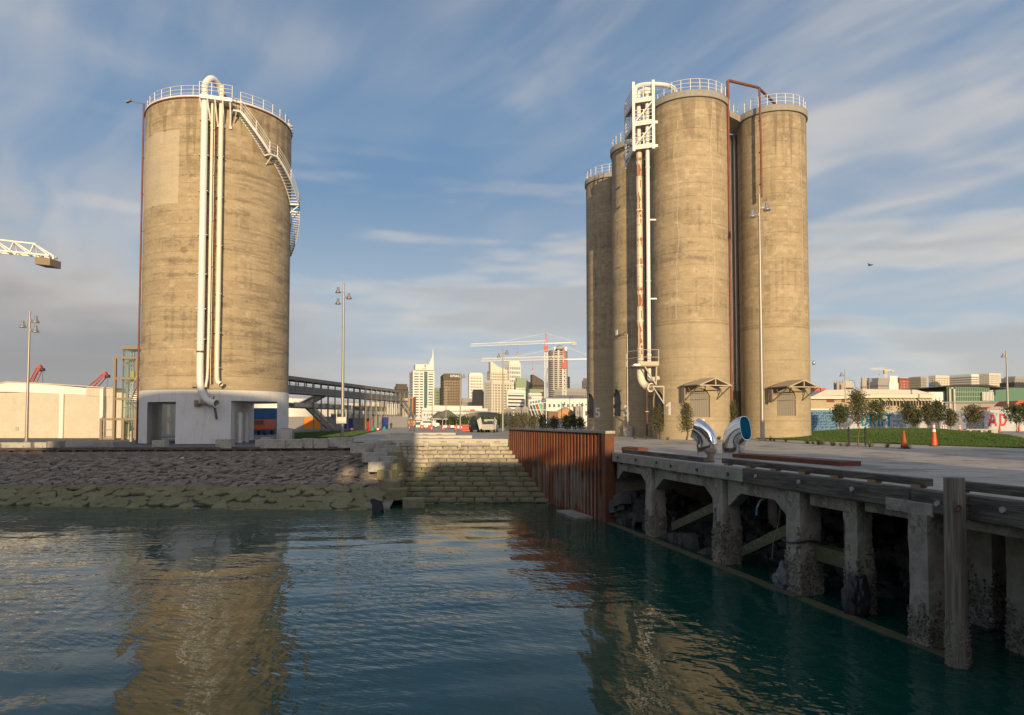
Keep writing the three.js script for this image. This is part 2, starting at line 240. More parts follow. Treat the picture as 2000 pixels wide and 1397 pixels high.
// ---- seawall revetment
{
  const rev = thing('stone_revetment', 'sloping seawall of pitched stone, dark grey rubble above and olive algae below', 'seawall');
  const bot = x => [-42.9 + 2.6 * clamp((x + 31) / 22.4, -4, 1.2)];
  const P = (x, t) => { const z0 = wallTop(x) + .1, z1 = bot(x)[0] + 1.2; const r = sstep(-12.5, -8, x); return V(x, mix(-.98, -3.98, t) - .25 * Math.sin(t * 3.1) * .6, mix(z0 + r * 1.6, z1, t)); };
  const mb = [], NX = 150, NT = 16, pos = []; for (let j = 0; j <= NT; j++) for (let i = 0; i <= NX; i++) { const x = i < 20 ? mix(-150, -48, i / 20) : mix(-48, -7.2, (i - 20) / (NX - 20)), p = P(x, j / NT); p.y += .2 * (fbm(x * 1.3, j * .7, 3, 41) - .5) - .14; pos.push(p.x, p.y, p.z); }
  const idx = []; for (let j = 0; j < NT; j++) for (let i = 0; i < NX; i++) { const a = j * (NX + 1) + i, b = a + 1, c = a + NX + 1, d = c + 1; idx.push(a, c, b, b, c, d); }
  const g = new THREE.BufferGeometry(); g.setAttribute('position', new THREE.Float32BufferAttribute(pos, 3)); g.setIndex(idx); mesh('core', metreUV(tri(g)), M.rockGrey, rev);
  const all = [], N = V(0, .95, .31).normalize();
  const put = (x, t, sx, sz, h, mats) => { const p = P(x, t); all.push({ p, sx, sz, h, mat: mats[rnd() * mats.length | 0], k: rnd() * 8 | 0, ry: t < .5 ? rr(.05, .85) : rr(-1.4, 1.4), rx: rr(-.06, .06) * (t < .5 ? 5 : 1), rz: rr(-.05, .05) * (t < .5 ? 4 : 1), t, x }); };
  for (let t = .54, row = 0; t < 1.0; t += .078, row++) for (let x = -47; x < -7.6; x += rr(.66, 1.12)) { const tt = t + rr(-.034, .034); const wet = tt > .925 + .03 * fbm(x * .9, 2, 3, 8); put(x, tt, rr(.46, .74), rr(.46, .62), rr(.07, .13), wet ? [M.wetStone] : [M.rockOlive, M.rockOliveB, M.rockOlive]); }
  for (let t = .02; t < .55; t += .034) for (let x = -47; x < -8.6; x += rr(.3, .7)) { const tt = t + rr(-.022, .022), ol = tt > .5 + .12 * (fbm(x * .5, 7, 3, 9) - .5); put(x, tt, rr(.22, .62), rr(.1, .24), rr(.05, .13), ol ? [M.rockOlive, M.rockOlive, M.rockGrey] : [M.rockGrey, M.rockGreyB, M.rockGrey]); }
  const eu = new THREE.Euler(), scl = V(), tiltQ = new THREE.Quaternion().setFromUnitVectors(V(0, 1, 0), N);
  const place = s => m0.clone().compose(s.p, tiltQ.clone().multiply(q0.clone().setFromEuler(eu.set(s.rx, s.ry, s.rz))), scl.set(s.sx, s.h, s.sz).clone());
  const sorted = all.filter(s => s.x > -36 && s.t < .97).sort((a, b) => b.sx * b.sz - a.sx * a.sz), own = new Set(sorted.slice(0, 290)), rest = new Map();
  for (const s of all) if (own.has(s)) { const m = mesh('stone', stoneShapes[s.k], s.mat, rev); m.applyMatrix4(place(s)); } else { if (!rest.has(s.mat)) rest.set(s.mat, new MB()); rest.get(s.mat).geo(stoneShapes[s.k], place(s)); }
  for (const [mat, b] of rest) b.build('rubble', mat, rev, 'stuff');
}
// ---- quay edge above it
{
  const q = thing('quay_edge_beam', 'long grey timber edge beam on spacer blocks along the seawall crest', 'quay edge');
  const seg = (x0, x1) => [V(x0, 0, wallTop(x0)), V(x1, 0, wallTop(x1))];
  for (let x = -118; x < -12; x += 6.05) { const [a, b] = seg(x, Math.min(x + 6.02, -11.9)); a.y = b.y = -.41; new MB().bar(a, b, .34, .2).build('beam', M.timber, q); }
  for (let x = -60; x < -12; x += 1.12) { const p = seg(x, x)[0]; new MB().box(p.x, -.57, p.z, .26, .115, .3).build('spacer_block', M.timber, q); }
  const l = new MB(); { const [a, b] = seg(-118, -11.6); a.y = b.y = -.82; a.z += .06; b.z += .06; l.bar(a, b, .42, .38); } l.build('ledge', M.rockGrey, q);
  { const [a, b] = seg(-118, -11.5); a.y = b.y = -.72; a.z -= .3; b.z -= .3; new MB().bar(a, b, .1, .6).build('backing', M.rockGrey, q); }
  for (let x = -58; x < -13; x += 3.25) { const p = seg(x, x)[0]; new MB().box(p.x, -.76, p.z + .285, .34, .075, .02).build('marker_plate', M.concretePale, q); }
}
// ---- stone steps down to the water
{
  const st = thing('stone_steps', 'wide flight of pale stone block steps, lower rows green with algae', 'steps');
  const RISE = .268, TREAD = .8; let n = 0;
  const bevel = (w, h, d) => { const g = new THREE.BoxGeometry(w, h, d, 4, 2, 2), p = g.attributes.position; for (let i = 0; i < p.count; i++) { const x = p.getX(i) / w * 2, y = p.getY(i) / h * 2, z = p.getZ(i) / d * 2; const r = (Math.abs(x) > .9 ? 1 : 0) + (Math.abs(y) > .9 ? 1 : 0) + (Math.abs(z) > .9 ? 1 : 0); const k = r >= 2 ? .03 * rr(.3, 1.3) : 0; p.setXYZ(i, p.getX(i) - Math.sign(x) * k * (Math.abs(x) > .9) + rr(-.008, .008), p.getY(i) - Math.sign(y) * k * (Math.abs(y) > .9) + rr(-.008, .008), p.getZ(i) - Math.sign(z) * k * (Math.abs(z) > .9) + rr(-.01, .01)); } g.computeVertexNormals(); return metreUV(tri(g)); };
  const widths = [.78, .95, 1.12, 1.3], shapes = widths.map(w => [0, 1, 2].map(() => bevel(w - .014, RISE - .006, TREAD + .2)));
  for (let i = 0; i < 13; i++) {
    const top = -.28 - RISE * i, z = -54 + TREAD * i, xl = mix(-10.2, -6.5, i / 12), xr = pileX(z + .3) - .12, mats = i < 4 ? [M.stone, M.stoneB, M.stoneB] : i === 4 ? [M.stone, M.algaeStoneB] : i === 12 ? [M.wetStone, M.algaeStone] : i === 5 ? [M.algaeStone, M.algaeStone, M.algaeStoneB] : [M.algaeStoneB, M.algaeStone, M.algaeStoneB];
    for (let x = xr; x > xl;) { const k = rnd() < .6 ? 2 : rnd() * 4 | 0, m = mesh('block', shapes[k][rnd() * 3 | 0], mats[rnd() * mats.length | 0], st); m.position.set(x - widths[k] / 2, top - RISE / 2 + rr(-.018, .012), z - (TREAD + .2) / 2 + rr(-.05, .05)); m.rotation.y = rr(-.015, .015); x -= widths[k]; }
  }
  // solid body below the blocks
  const c = new MB(); for (let i = 0; i < 13; i++) { const z = -54 + TREAD * i; c.span(mix(-10.4, -6.7, i / 12), pileX(z) - .2, -5, -.28 - RISE * i - .02 - RISE * .5, z - .12, z - TREAD - .3); } c.build('core', M.stone, st);
  // timber slatted riser at the head of the steps
  const r = thing('slatted_riser', 'low slatted timber riser with dark gaps at the head of the stone steps', 'riser', V(0, 0, -54.75));
  for (const [a, b] of [[-8.4, -6.6], [-6.2, -4.1], [-3.8, -1.7]]) for (const y of [-.13, -.22]) new MB().box((a + b) / 2, y, .62, b - a, .035, .05).build('slat', M.bleachedTimber, r);
  for (const x of [-8.6, -6.4, -3.95, -1.55]) new MB().box(x, -.17, .5, .22, .26, .3).build('post', M.bleachedTimber, r);
  new MB().span(-9.9, -.2, -.28, -.02, .05, .25).build('backing', M.bleachedTimber, r);
}
// ---- timber terraces above the steps
const terraceAt = [[742, 1000, 858, 866, 54.4, 'broad pale timber terrace edge right above the stone steps'], [752, 922, 851, 857.5, 62, 'second pale timber terrace edge behind the steps, with a row of slots'], [762, 890, 845.6, 849.6, 71, 'narrow pale timber terrace edge farthest behind the steps']];
for (const [a, b, y0, y1, D, label] of terraceAt) {
  const t = thing('timber_terrace', label, 'terrace', V(0, 0, -D)), xa = xAt(a, D), xb = xAt(b, D), top = hAt(y0, D), bt = hAt(y1, D);
  new MB().span(xa, xb, top - .1, top, -2.4, .06).build('deck_board', M.bleachedTimber, t); const md = (top + bt) / 2 - .06; new MB().span(xa, xb, bt, md - .02, -.1, .03).build('fascia', M.bleachedTimber, t); new MB().span(xa, xb, md + .02, top - .101, -.1, .03).build('fascia', M.bleachedTimber, t); { let px = xa; for (let x = xa + .8; x < xb - .5; x += 1.35) { new MB().span(px, x - .25, md - .019, md + .019, -.09, .028).build('packer', M.bleachedTimber, t); px = x + .25; } new MB().span(px, xb, md - .019, md + .019, -.09, .028).build('packer', M.bleachedTimber, t); }
  new MB().span(xa + .1, xb - .1, 0, bt - .01, -2.2, -.15).build('base', M.concrete, t);
}
// ---- sheet pile wall
{
  const A = V(0, 0, -54.3), B = V(5, 0, -36.8), dir = B.clone().sub(A).normalize(), LEN = A.distanceTo(B), nrm = V(-dir.z, 0, dir.x); if (nrm.x > 0) nrm.negate();
  const wallTex = tex(1024, 512, (u, v) => {   // u along the wall, v height -4.2 .. 1.05
    const y = -4.2 + 5.25 * v, s = u * LEN, p = fbm(s * 3, y * .5, 4, 101), q = fbm(s * 9, y * 2.2, 4, 102);
    let c = mix3([.29, .088, .026], [.19, .055, .02], sstep(.3, .7, p * .6 + q * .4));
    const tide = y + .9 + .5 * (fbm(s * 2, 1, 3, 103) - .5);
    c = mix3(c, [.04, .02, .015], sstep(.4, .05, Math.abs(tide + .35)) * .9);
    c = mix3(c, [.115, .045, .024], sstep(.0, -.5, tide) * .7);
    const band = hash(Math.floor(s / .5), 3, 5), pale = sstep(.48, .62, fbm(s * 6, y * .35 + band * 9, 3, 104) + (s > 9 && s < 16.5 ? .1 : -.04));
    if (band > .2 && s > 6) c = mix3(c, [.25, .215, .165], pale * sstep(-.3, -1.2, y + .9 * band - .2) * sstep(-3.75 - .3 * q, -3.2, y) * .8);
    c = mix3(c, [.2, .05, .02], sstep(-2.9, -3.4, y) * sstep(.45, .6, q)); return c;
  });
  const mat = std({ map: wallTex, bumpMap: rep(grainTex, 4, 2), bumpScale: .01, roughness: .78 });
  const t = thing('sheet_pile_wall', 'rusty brown steel sheet pile wall beside the steps', 'retaining wall');
  const NP = 36, w = LEN / NP, prof = [[0, 0], [.3, 0], [.42, .3], [.88, .3], [1, 0]];
  for (let i = 0; i < NP; i++) {
    const ps = [], us = []; for (let k = 0; k < prof.length - 1; k++) { const c = (q, y) => { const s = (i + q[0]) * w, p = A.clone().addScaledVector(dir, s).addScaledVector(nrm, .02 + q[1]); return [[p.x, y, p.z], [s / LEN, (y + 4.2) / 5.25]]; }; const a = c(prof[k], -4.2), b = c(prof[k + 1], -4.2), a2 = c(prof[k], 1.0), b2 = c(prof[k + 1], 1.0); for (const v of [a, b, a2, b, b2, a2]) { ps.push(...v[0]); us.push(...v[1]); } }
    const g = new THREE.BufferGeometry(); g.setAttribute('position', new THREE.Float32BufferAttribute(ps, 3)); g.setAttribute('uv', new THREE.Float32BufferAttribute(us, 2)); g.computeVertexNormals(); mesh('sheet_pile', g, mat, t);
  }
  const mid = A.clone().add(B).multiplyScalar(.5), ang = Math.atan2(-dir.z, dir.x);
  const e = B.clone().addScaledVector(dir, .12).addScaledVector(nrm, .15); new MB().box(e.x, -1.6, e.z, .46, 5.2, .5, ang).build('end_pile', std({ map: mottle([.15, .052, .022], [.115, .04, .02], [.2, .17, .13], { m: 2.6, s: 44, d: .7 }), roughness: .75 }), t);
  const c1 = A.clone().addScaledVector(nrm, .16), c2 = B.clone().addScaledVector(nrm, .16).addScaledVector(dir, .42); c1.y = c2.y = 1.06; new MB().bar(c1, c2, .5, .12).build('capping', M.steelGrey, t);
  const pl = B.clone().addScaledVector(dir, .44).addScaledVector(nrm, .16); new MB().box(pl.x, 1.06, pl.z, .05, .15, .53, ang).build('end_plate', M.concretePale, t);
  const f = A.clone().addScaledVector(dir, 15.2).addScaledVector(nrm, .8); const k = new MB(); k.box(f.x, -3.55, f.z, 3.2, .28, .9, ang); tag(k.build('concrete_footing', M.pileConc), 'pale concrete footing awash at the foot of the rusty sheet piles', 'footing');
  const back = new MB(); back.geo(slab([[0.05, -54.5], [5.1, -36.95], [15.5, -36.95], [15.5, -54.5]], -6, -.38)); back.build('quay_fill', M.rockGrey).userData.kind = 'structure';
}
// ---- big concrete blocks stepping down beside the flight
{
  const lab = ['pale concrete block at the top corner between quay edge and steps'];
  const g = new THREE.BoxGeometry(1, 1, 1, 3, 2, 2); const mk = (name, label, px, py, D, w, h, d, turn, mat) => { const t = thing(name, label, 'block', onZ(px, py, D), turn, 'concrete blocks stepping down beside the stone steps'); t.position.y -= h; const s = new THREE.Shape([[-w / 2, 0], [w / 2, 0], [w / 2, h], [-w / 2, h]].map(p => new THREE.Vector2(...p))); new MB().geo(new THREE.ExtrudeGeometry(s, { depth: d - .08, bevelEnabled: true, bevelSize: .03, bevelThickness: .04, bevelSegments: 2 }).translate(0, .0, -d)).build('body', mat, t); return t; };
  const share = 'rounded concrete block in the stepped rows between revetment and stone steps';
  const rows = [[699, 868, 51.2, 1.25, .62], [722, 865, 52.3, 1.0, .6], [740, 862, 53.6, 1.0, .6], [757, 860, 55, 1.0, .6], [722, 886, 49.6, 1.2, .6], [742, 878, 51.4, 1.0, .6], [757, 872, 53, .95, .6], [734, 904, 48, 1.15, .6], [751, 893, 49.6, .9, .6], [763, 884, 51.3, .9, .6], [750, 920, 46.9, 1.0, .6], [763, 907, 48.6, .8, .6], [771, 897, 50, .8, .6]];
  rows.forEach(([px, py, D, w, h], i) => mk('concrete_block', share, px, py, D, w, h, 1.1, -.25 + rr(-.06, .06), i > 8 ? M.algaeStoneB : M.concretePale));
  mk('concrete_block', 'algae green concrete block below the stepped rows, above two fallen blocks', 762, 939, 45.4, 1.15, .62, 1.2, -.1, M.algaeStoneB);
  mk('concrete_block', 'brownish block lying second from the water beside the steps', 774, 957, 44, 1.2, .62, 1.2, .1, M.algaeStone);
  mk('concrete_block', 'lowest block, half in the water at the foot of the steps', 808, 976, 42.6, 1.25, .62, 1.1, .12, M.algaeStoneB);
  const fl = thing('outfall_void', 'black body standing in for the dark outfall hole and flap in the algae covered stones', 'outfall', onZ(736, 1000, 41)); fl.scale.setScalar(.72);
  new MB().ext([[-.1, .9], [.25, .75], [.42, .5], [.5, 0], [-.25, -.3], [-.35, .5], [-.55, .85], [-.4, 1.0]], .25, m0.makeRotationX(-.5), .05).build('flap', M.blackRubber, fl);  // near-black colour stands for the darkness of the hole behind the flap
}
// ================================================================ SILOS
// concrete of the silos: s = metres round the drum, y = height, drawn for one drum
function siloTex(R, H, sd, extra) {
  const circ = 2 * Math.PI * R, wx = Math.round(circ);
  return tex(1024, 1024, (u, v) => {
    const s = u * wx, y = v * H;
    const yl = y + .12 * (fbm(s * .25, 2, 3, sd + 2, Math.round(wx * .25), 0) - .5), lift = Math.floor(yl / 1.2), lf = yl / 1.2 - lift, tone = hash(lift, 1, sd);
    const st = fbm(s * .4, y * 1.6, 6, sd, Math.round(wx * .4), 0), fine = fbm(s * 2, y * 4, 5, sd + 3, wx * 2, 0), vert = fbm(s * 3, y * .2, 5, sd + 7, wx * 3, 0), big = fbm(s * .12, y * .15, 4, sd + 11, Math.round(wx * .12), 0), grit = fbm(s * 7, y * 9, 3, sd + 15, wx * 7, 0);
    let c = mix3([.40, .315, .2], [.325, .252, .157], clamp(tone * .6 + big * .6 - .15));
    c = mix3(c, [.48, .395, .27], sstep(.5, .72, vert * .5 + fine * .5) * .6);                                    // laitance
    c = mix3(c, [.17, .128, .08], sstep(.48, .7, vert * .55 + st * .3 + grit * .15) * .5);                          // rain runs
    c = mix3(c, [.125, .098, .066], sstep(.53, .68, st * .42 + fine * .3 + grit * .28) * sstep(.34, .56, big) * .52);  // lichen, in patches
    const top = H - y, run = 7 * Math.pow(noise(s * 2.6, 3, sd + 31, Math.round(wx * 2.6), 0), 2.2); if (top < run) c = mix3(c, [.15, .112, .074], .45 * sstep(0, .6, run - top));
    const ln = lf < .03 + .03 * noise(s * .8, lift, sd) ? .74 : lf > .5 && lf < .515 ? .93 : 1;
    c = c.map(x => x * ln * (.82 + .36 * fine) * (.9 + .2 * grit) * (.94 + .12 * hash(u * 1024 | 0, v * 1024 | 0, sd)));
    return extra ? extra(c, u, s, y, fine, st) : c;
  });
}
function railing(parent, C, R, y, h, a0, a1, n, mat, rails = 3) {      // curved guard rail on a drum top, angles in three.js cylinder sense
  const P = (a, r, yy) => V(C.x + Math.sin(a) * r, yy, C.z + Math.cos(a) * r);
  const g = thing('guard_rail', parent.label, 'railing');
  for (let i = 0; i <= n; i++) { const a = mix(a0, a1, i / n); new MB().tube(P(a, R, y), P(a, R, y + h), .035, .035, 6).build('post', mat, g); }
  for (let k = 1; k <= rails; k++) { const pts = []; for (let i = 0; i <= 40; i++) pts.push(P(mix(a0, a1, i / 40), R, y + h * k / rails)); new MB().path(pts, .024, 5, 60).build('rail', mat, g); }
  return g;
}
// -------------------------------------------------------------- the single wide silo
const C7 = V(xAt(422.5, 68), GL, -68), R7 = 6.5, H7 = 29.8, Y7 = 4.3;
const A7 = Math.atan2(-C7.x, -C7.z);                               // direction to the camera
const P7 = (deg, r, y) => V(C7.x + Math.sin(A7 + deg * Math.PI / 180) * r, y, C7.z + Math.cos(A7 + deg * Math.PI / 180) * r);
{
  const t = thing('concrete_silo', 'single wide concrete silo on an open white painted base', 'silo', V(C7.x, 0, C7.z));
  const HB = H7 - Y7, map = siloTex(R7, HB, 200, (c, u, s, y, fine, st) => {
    let a = u * 360 - A7 * 180 / Math.PI; a = ((a + 540) % 360) - 180; const yy = y + Y7;
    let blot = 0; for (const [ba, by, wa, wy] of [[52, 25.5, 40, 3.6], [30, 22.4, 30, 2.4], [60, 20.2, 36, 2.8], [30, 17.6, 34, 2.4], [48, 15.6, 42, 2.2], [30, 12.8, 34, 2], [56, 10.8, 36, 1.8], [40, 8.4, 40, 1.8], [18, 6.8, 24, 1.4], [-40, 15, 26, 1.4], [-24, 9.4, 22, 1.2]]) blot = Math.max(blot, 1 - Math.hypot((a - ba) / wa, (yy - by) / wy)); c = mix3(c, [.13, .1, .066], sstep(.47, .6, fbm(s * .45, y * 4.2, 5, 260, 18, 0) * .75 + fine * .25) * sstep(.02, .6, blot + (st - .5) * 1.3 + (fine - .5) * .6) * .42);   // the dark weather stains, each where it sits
    const pv = .25 * (fine - .5);
    if (a > -98 && a < -31 + pv * 6 && yy > 20.6 + pv && yy < 27.1 + pv) c = mix3(c, [.5, .43, .31], .6);           // patch of paler render
    if (Math.hypot((a + 26) * .11, yy - 16.4) < .3 + .3 * (fine - .5)) c = mix3(c, [.19, .1, .05], .6);                   // small rusty spot
    if (yy < 5.5) c = mix3(c, [.42, .34, .225], .3);
    return c;
  });
  const body = new THREE.CylinderGeometry(R7, R7, HB, 128, 1, false).translate(0, Y7 + HB / 2, 0);
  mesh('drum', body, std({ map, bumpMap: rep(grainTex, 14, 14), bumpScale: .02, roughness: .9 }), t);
  // base with two passages right through
  const bh = Y7 - GL + .12, base = new THREE.CylinderGeometry(R7 + .05, R7 + .05, bh, 128, 1).translate(0, GL - .1 + bh / 2, 0);
  const hit = px => { const k = (px - 1000) / F, A = 1 + k * k, B = -2 * (k * C7.x - C7.z), Cc = C7.x * C7.x + C7.z * C7.z - (R7 + .05) ** 2, D = (-B - Math.sqrt(Math.max(0, B * B - 4 * A * Cc))) / (2 * A); return [k * D - C7.x, -D - C7.z]; };   // where a photo column meets the drum
  const tun = (pxa, pxb, top, turn) => { const r = [Math.cos(turn), -Math.sin(turn)], la = hit(pxa).reduce((s, v, i) => s + v * r[i], 0), lb = hit(pxb).reduce((s, v, i) => s + v * r[i], 0); return new THREE.BoxGeometry(lb - la, 6, 20).translate((la + lb) / 2, top - 3, 0).rotateY(turn); };
  const bg = cut(base, [tun(287.5, 343, hAt(786, 63.5), .30), tun(451, 541, hAt(783.5, 63.5), .19)]);
  mesh('base', metreUV(tri(bg)), M.basePaint, t);
  const mf = new MB(); mf.geo(new THREE.CylinderGeometry(R7 + .3, R7 + .3, .05, 64)); const fl = mf.build('floor_slab', M.asphalt, t); fl.position.y = GL + .035;
  new MB().lathe([[R7 - .3, H7 - .02], [R7 + .06, H7 - .02], [R7 + .06, H7 + .12], [R7 - .3, H7 + .12], [R7 - .3, H7 - .02]], 0, 0, 0, 96).build('rim', M.redOxide, t);
  new MB().lathe([[R7 - .2, H7 + .12], [R7 + .02, H7 + .12], [R7 + .02, H7 + .3], [R7 - .2, H7 + .3], [R7 - .2, H7 + .12]], 0, 0, 0, 96).build('kerb_plate', M.white, t);
  // inner partition fins in the wide passage
  for (const [px, D] of [[470, 64.5], [483, 66.5]]) { const p = onZ(px, 830, D); new MB().box(p.x - C7.x, 1.0, p.z - C7.z, .25, 2.8, .35).build('partition', M.basePaint, t); }
}
{
  const rl = railing({ label: 'white curved guard rail round the top of the single wide silo' }, C7, R7 - .15, H7 + .2, 1.0, A7 + .25, A7 + 2 * Math.PI - .2, 34, M.white);
  const w = M.white, d2r = Math.PI / 180;
  // head platform
  const p = thing('silo_platform', 'white steel platform bracketed to the rim of the single wide silo', 'platform', V(0, 0, 0));
  const yP = hAt(188, 60.5), a0 = -13, a1 = 5.2; const q = (a, r, y) => P7(a, r, y);
  const o1 = q(a0, R7 + 1.35, yP), o2 = q(a1 + 1, R7 + 1.35, yP), i1 = q(a0 - 3, R7 - .1, yP), i2 = q(a1 + 3, R7 - .1, yP);
  { const g = new THREE.BufferGeometry(), f = [], up = V(0, .18, 0), quad = (a, b, c, d) => f.push(a, b, c, a, c, d); const T = [o1, o2, i2, i1].map(v => v.clone().add(V(0, .12, 0))), B = [o1, o2, i2, i1].map(v => v.clone().add(V(0, -.2, 0))); quad(T[0], T[1], T[2], T[3]); quad(B[3], B[2], B[1], B[0]); for (let k = 0; k < 4; k++) { const n = (k + 1) % 4; quad(B[k], B[n], T[n], T[k]); } g.setFromPoints(f); g.computeVertexNormals(); mesh('floor', metreUV(g), w, p); }
  for (let k = 0; k <= 4; k++) { const a = mix(a0, a1, k / 4), s = q(a, R7 + 1.2, yP - .2), e = q(a + 1.5, R7 + .12, yP - 2.0); new MB().bar(s, e, .12, .1).build('bracket', w, p); new MB().box(e.x, e.y, e.z, .2, .3, .12, A7).build('wall_plate', w, p); }
  const cor = [i1, o1, o2, i2].map(v => v.clone().add(V(0, .12, 0)));
  for (const v of [o1, o1.clone().lerp(o2, .37), o1.clone().lerp(o2, .72), o2]) new MB().tube(v.clone().add(V(0, .1, 0)), v.clone().add(V(0, 1.2, 0)), .035, .035, 6).build('post', w, p);
  for (const h of [.42, .74, 1.08]) new MB().path(cor.map(v => v.clone().add(V(0, h, 0))), .026, 5, 24, false).build('rail', w, p);
  // three downpipes
  const zf = a => a;
  const pipe = (name, label, a, off, r, top, bot, mat, bends) => {
    const t = thing(name, label, 'pipe'); const pts = bends || [q(a, R7 + off, bot), q(a, R7 + off, top)];
    new MB().path(pts, r, 14, pts.length * 10, !!bends).build('pipe', mat, t); return t; };
  const aBig = -10.6, aRet = 0, offB = .75;
  { // large white pipe: over the top, down, elbow at the foot
    const t = thing('white_pipe', 'thick white pipe arching over the rim of the wide silo, ending in an open elbow', 'pipe'), yA = hAt(150, 61.6);
    const s = [q(1.5, R7 - 1.2, H7 + .4), q(1, R7 - 1.1, yA - 1.2), q(-2, R7 - .8, yA - .4), q(-7, R7 + .1, yA - .15), q(aBig, R7 + offB - .05, yA - 1.0), q(aBig, R7 + offB, yA - 2.0), q(aBig, R7 + offB, 20), q(aBig, R7 + offB, 10), q(aBig, R7 + offB, 5.4), q(aBig + .7, R7 + offB + .02, 4.4), q(aBig + 3.4, R7 + offB + .15, 3.6), q(aBig + 7, R7 + offB + .45, 3.25), q(aBig + 10.5, R7 + offB + 1.05, 3.1)];
    new MB().path(s, .29, 16, 150).build('pipe', M.white, t);
    const e = s[s.length - 1], d = e.clone().sub(s[s.length - 2]).normalize(); new MB().ring(e, d, .32, .06).build('flange', M.creamPaint, t);
    for (const y of [H7 - 2.2, 24.5, 21.4, 17.6, 14.2, 11.2, 8.6]) new MB().box(...q(aBig, R7 + offB * .55, y).toArray(), .8, .07, offB + .2, A7 + aBig * d2r).build('clamp', M.steelGrey, t);
    new MB().tube(q(aBig, R7 + offB, 7.45), q(aBig, R7 + offB, 7.6), .32, .32, 16).build('rusty_collar', M.redOxide, t);
  }
  { const t = thing('white_pipe', 'cream pipe with an open foot, beside the rusty conduit on the wide silo', 'pipe'), yb = hAt(751, 61.5), s = [q(aRet, R7 + .62, yP + 1.3), q(aRet, R7 + .62, 12), q(aRet, R7 + .62, yb + .7), q(aRet + .4, R7 + .65, yb + .25), q(aRet + 2.4, R7 + .95, yb)];
    new MB().path(s, .2, 14, 70).build('pipe', M.creamPaint, t); const e = s[4], d = e.clone().sub(s[3]).normalize(); new MB().ring(e, d, .22, .045).build('flange', M.creamPaint, t);
    for (const y of [24.6, 21.0, 16.8, 12.6, 9.2, 6.2]) new MB().box(...q(aRet, R7 + .35, y).toArray(), .55, .06, .8, A7 + aRet * d2r).build('clamp', M.steelGrey, t); }
  { const t = thing('white_pipe', 'thin cream pipe between the two thicker ones on the wide silo', 'pipe'); new MB().path([q(-6, R7 + .5, yP - .2), q(-6, R7 + .5, 7), q(-6.4, R7 + .5, 5.2), q(-7.2, R7 + .55, 4.5)], .12, 10, 30).build('pipe', M.creamPaint, t); for (const y of [27, 23, 19, 15, 11, 8]) new MB().box(...q(-6, R7 + .28, y).toArray(), .3, .05, .6, A7).build('clamp', M.steelGrey, t); }
  { const t = thing('cable_conduit', 'rusty ladder-like cable conduit between the pipes on the wide silo', 'conduit'); for (const da of [0, 1.1]) new MB().tube(q(-4.4 + da, R7 + .3, 4.8), q(-4.4 + da, R7 + .3, yP - .2), .035, .035, 6).build('conduit', da ? M.redOxide : M.creamPaint, t); for (let y = 5.5; y < yP; y += .62) new MB().box(...q(-3.85, R7 + .16, y).toArray(), .22, .03, .32, A7).build('rung', M.redOxide, t); }
  { const t = thing('valve', 'orange red valve housing on the wide silo platform', 'valve', q(1.5, R7 - .2, yP + .15)); new MB().lathe([[.0, 0], [.14, 0], [.14, .15], [.3, .25], [.34, .5], [.26, .72], [.1, .8], [0, .8]], 0, 0, 0, 14).build('housing', M.redOrange, t); new MB().tube(V(0, .78, 0), V(0, 1.05, 0), .06).build('stem', M.redOxide, t); }
  // bracket frame under the elbow
  { const t = thing('pipe_bracket', 'weathered steel bracket frame holding the pipe elbow on the white base', 'bracket'); const yb = hAt(788, 61); const a = q(-13, R7 + .22, yb), b = q(-2, R7 + .22, yb), a2 = q(-11.5, R7 + .8, yb), b2 = q(-1.6, R7 + .95, yb);
    for (const [u, v] of [[a, a2], [b, b2], [a2, b2], [a, b]]) new MB().bar(u, v, .12, .14).build('beam', M.tanSteel, t); new MB().box(a.x, a.y, a.z, .5, .55, .22, A7).build('bracket_block', M.tanSteel, t); new MB().box(b.x, b.y, b.z, .3, .5, .22, A7).build('bracket_block', M.steelDark, t);
    new MB().bar(b2.clone().add(V(0, .1, 0)), q(.3, R7 + .5, yb - 1.35), .2, .1).build('strut', M.steelGrey, t); new MB().bar(a2.clone().lerp(b2, .35), q(-4, R7 + 1.0, yb + .62), .05).build('brace', M.tanSteel, t); new MB().bar(a2.clone().lerp(b2, .9), q(-1.5, R7 + 1.2, yb + .62), .07).build('brace', M.steelGrey, t); new MB().tube(q(-11.2, R7 + .3, yb), q(-11.2, R7 + .3, yb + 1.1), .1, .1).build('leg', M.white, t); }
  { const b = new MB(), c = q(-14.5, R7 + .15, hAt(752, 61.8)); b.box(c.x, c.y, c.z, .62, .42, .5, A7); tag(b.build('junction_box', M.tanSteel), 'small brown steel box on the drum beside the pipe elbow', 'box'); }
  // winding stair
  const st = thing('winding_stair', 'white steel stair winding round the single wide silo from its platform', 'stair');
  const flight = (aa, ya, ab, yb) => { const n = Math.max(6, Math.round(Math.abs(yb - ya) / .2)), ri = R7 + .1, ro = R7 + .85;
    for (const [r, h] of [[ri, .22], [ro, .24]]) { const f = new MB(); for (let i = 0; i < n; i++) f.bar(q(mix(aa, ab, i / n), r, mix(ya, yb, i / n)), q(mix(aa, ab, (i + 1) / n), r, mix(ya, yb, (i + 1) / n)), .06, h); f.build('stringer', w, st); }
    for (let i = 0; i < n; i++) { const a = mix(aa, ab, (i + .5) / n), y = mix(ya, yb, (i + .5) / n); new MB().box(...q(a, (ri + ro) / 2, y).toArray(), .26, .035, ro - ri - .05, A7 + a * d2r).build('tread', M.galv, st); }
    const m = Math.max(2, Math.round(n / 8)); for (let i = 0; i <= m; i++) { const a = mix(aa, ab, i / m), y = mix(ya, yb, i / m); new MB().bar(q(a, ro, y), q(a, ro, y + 1.05), .06).build('post', w, st); }
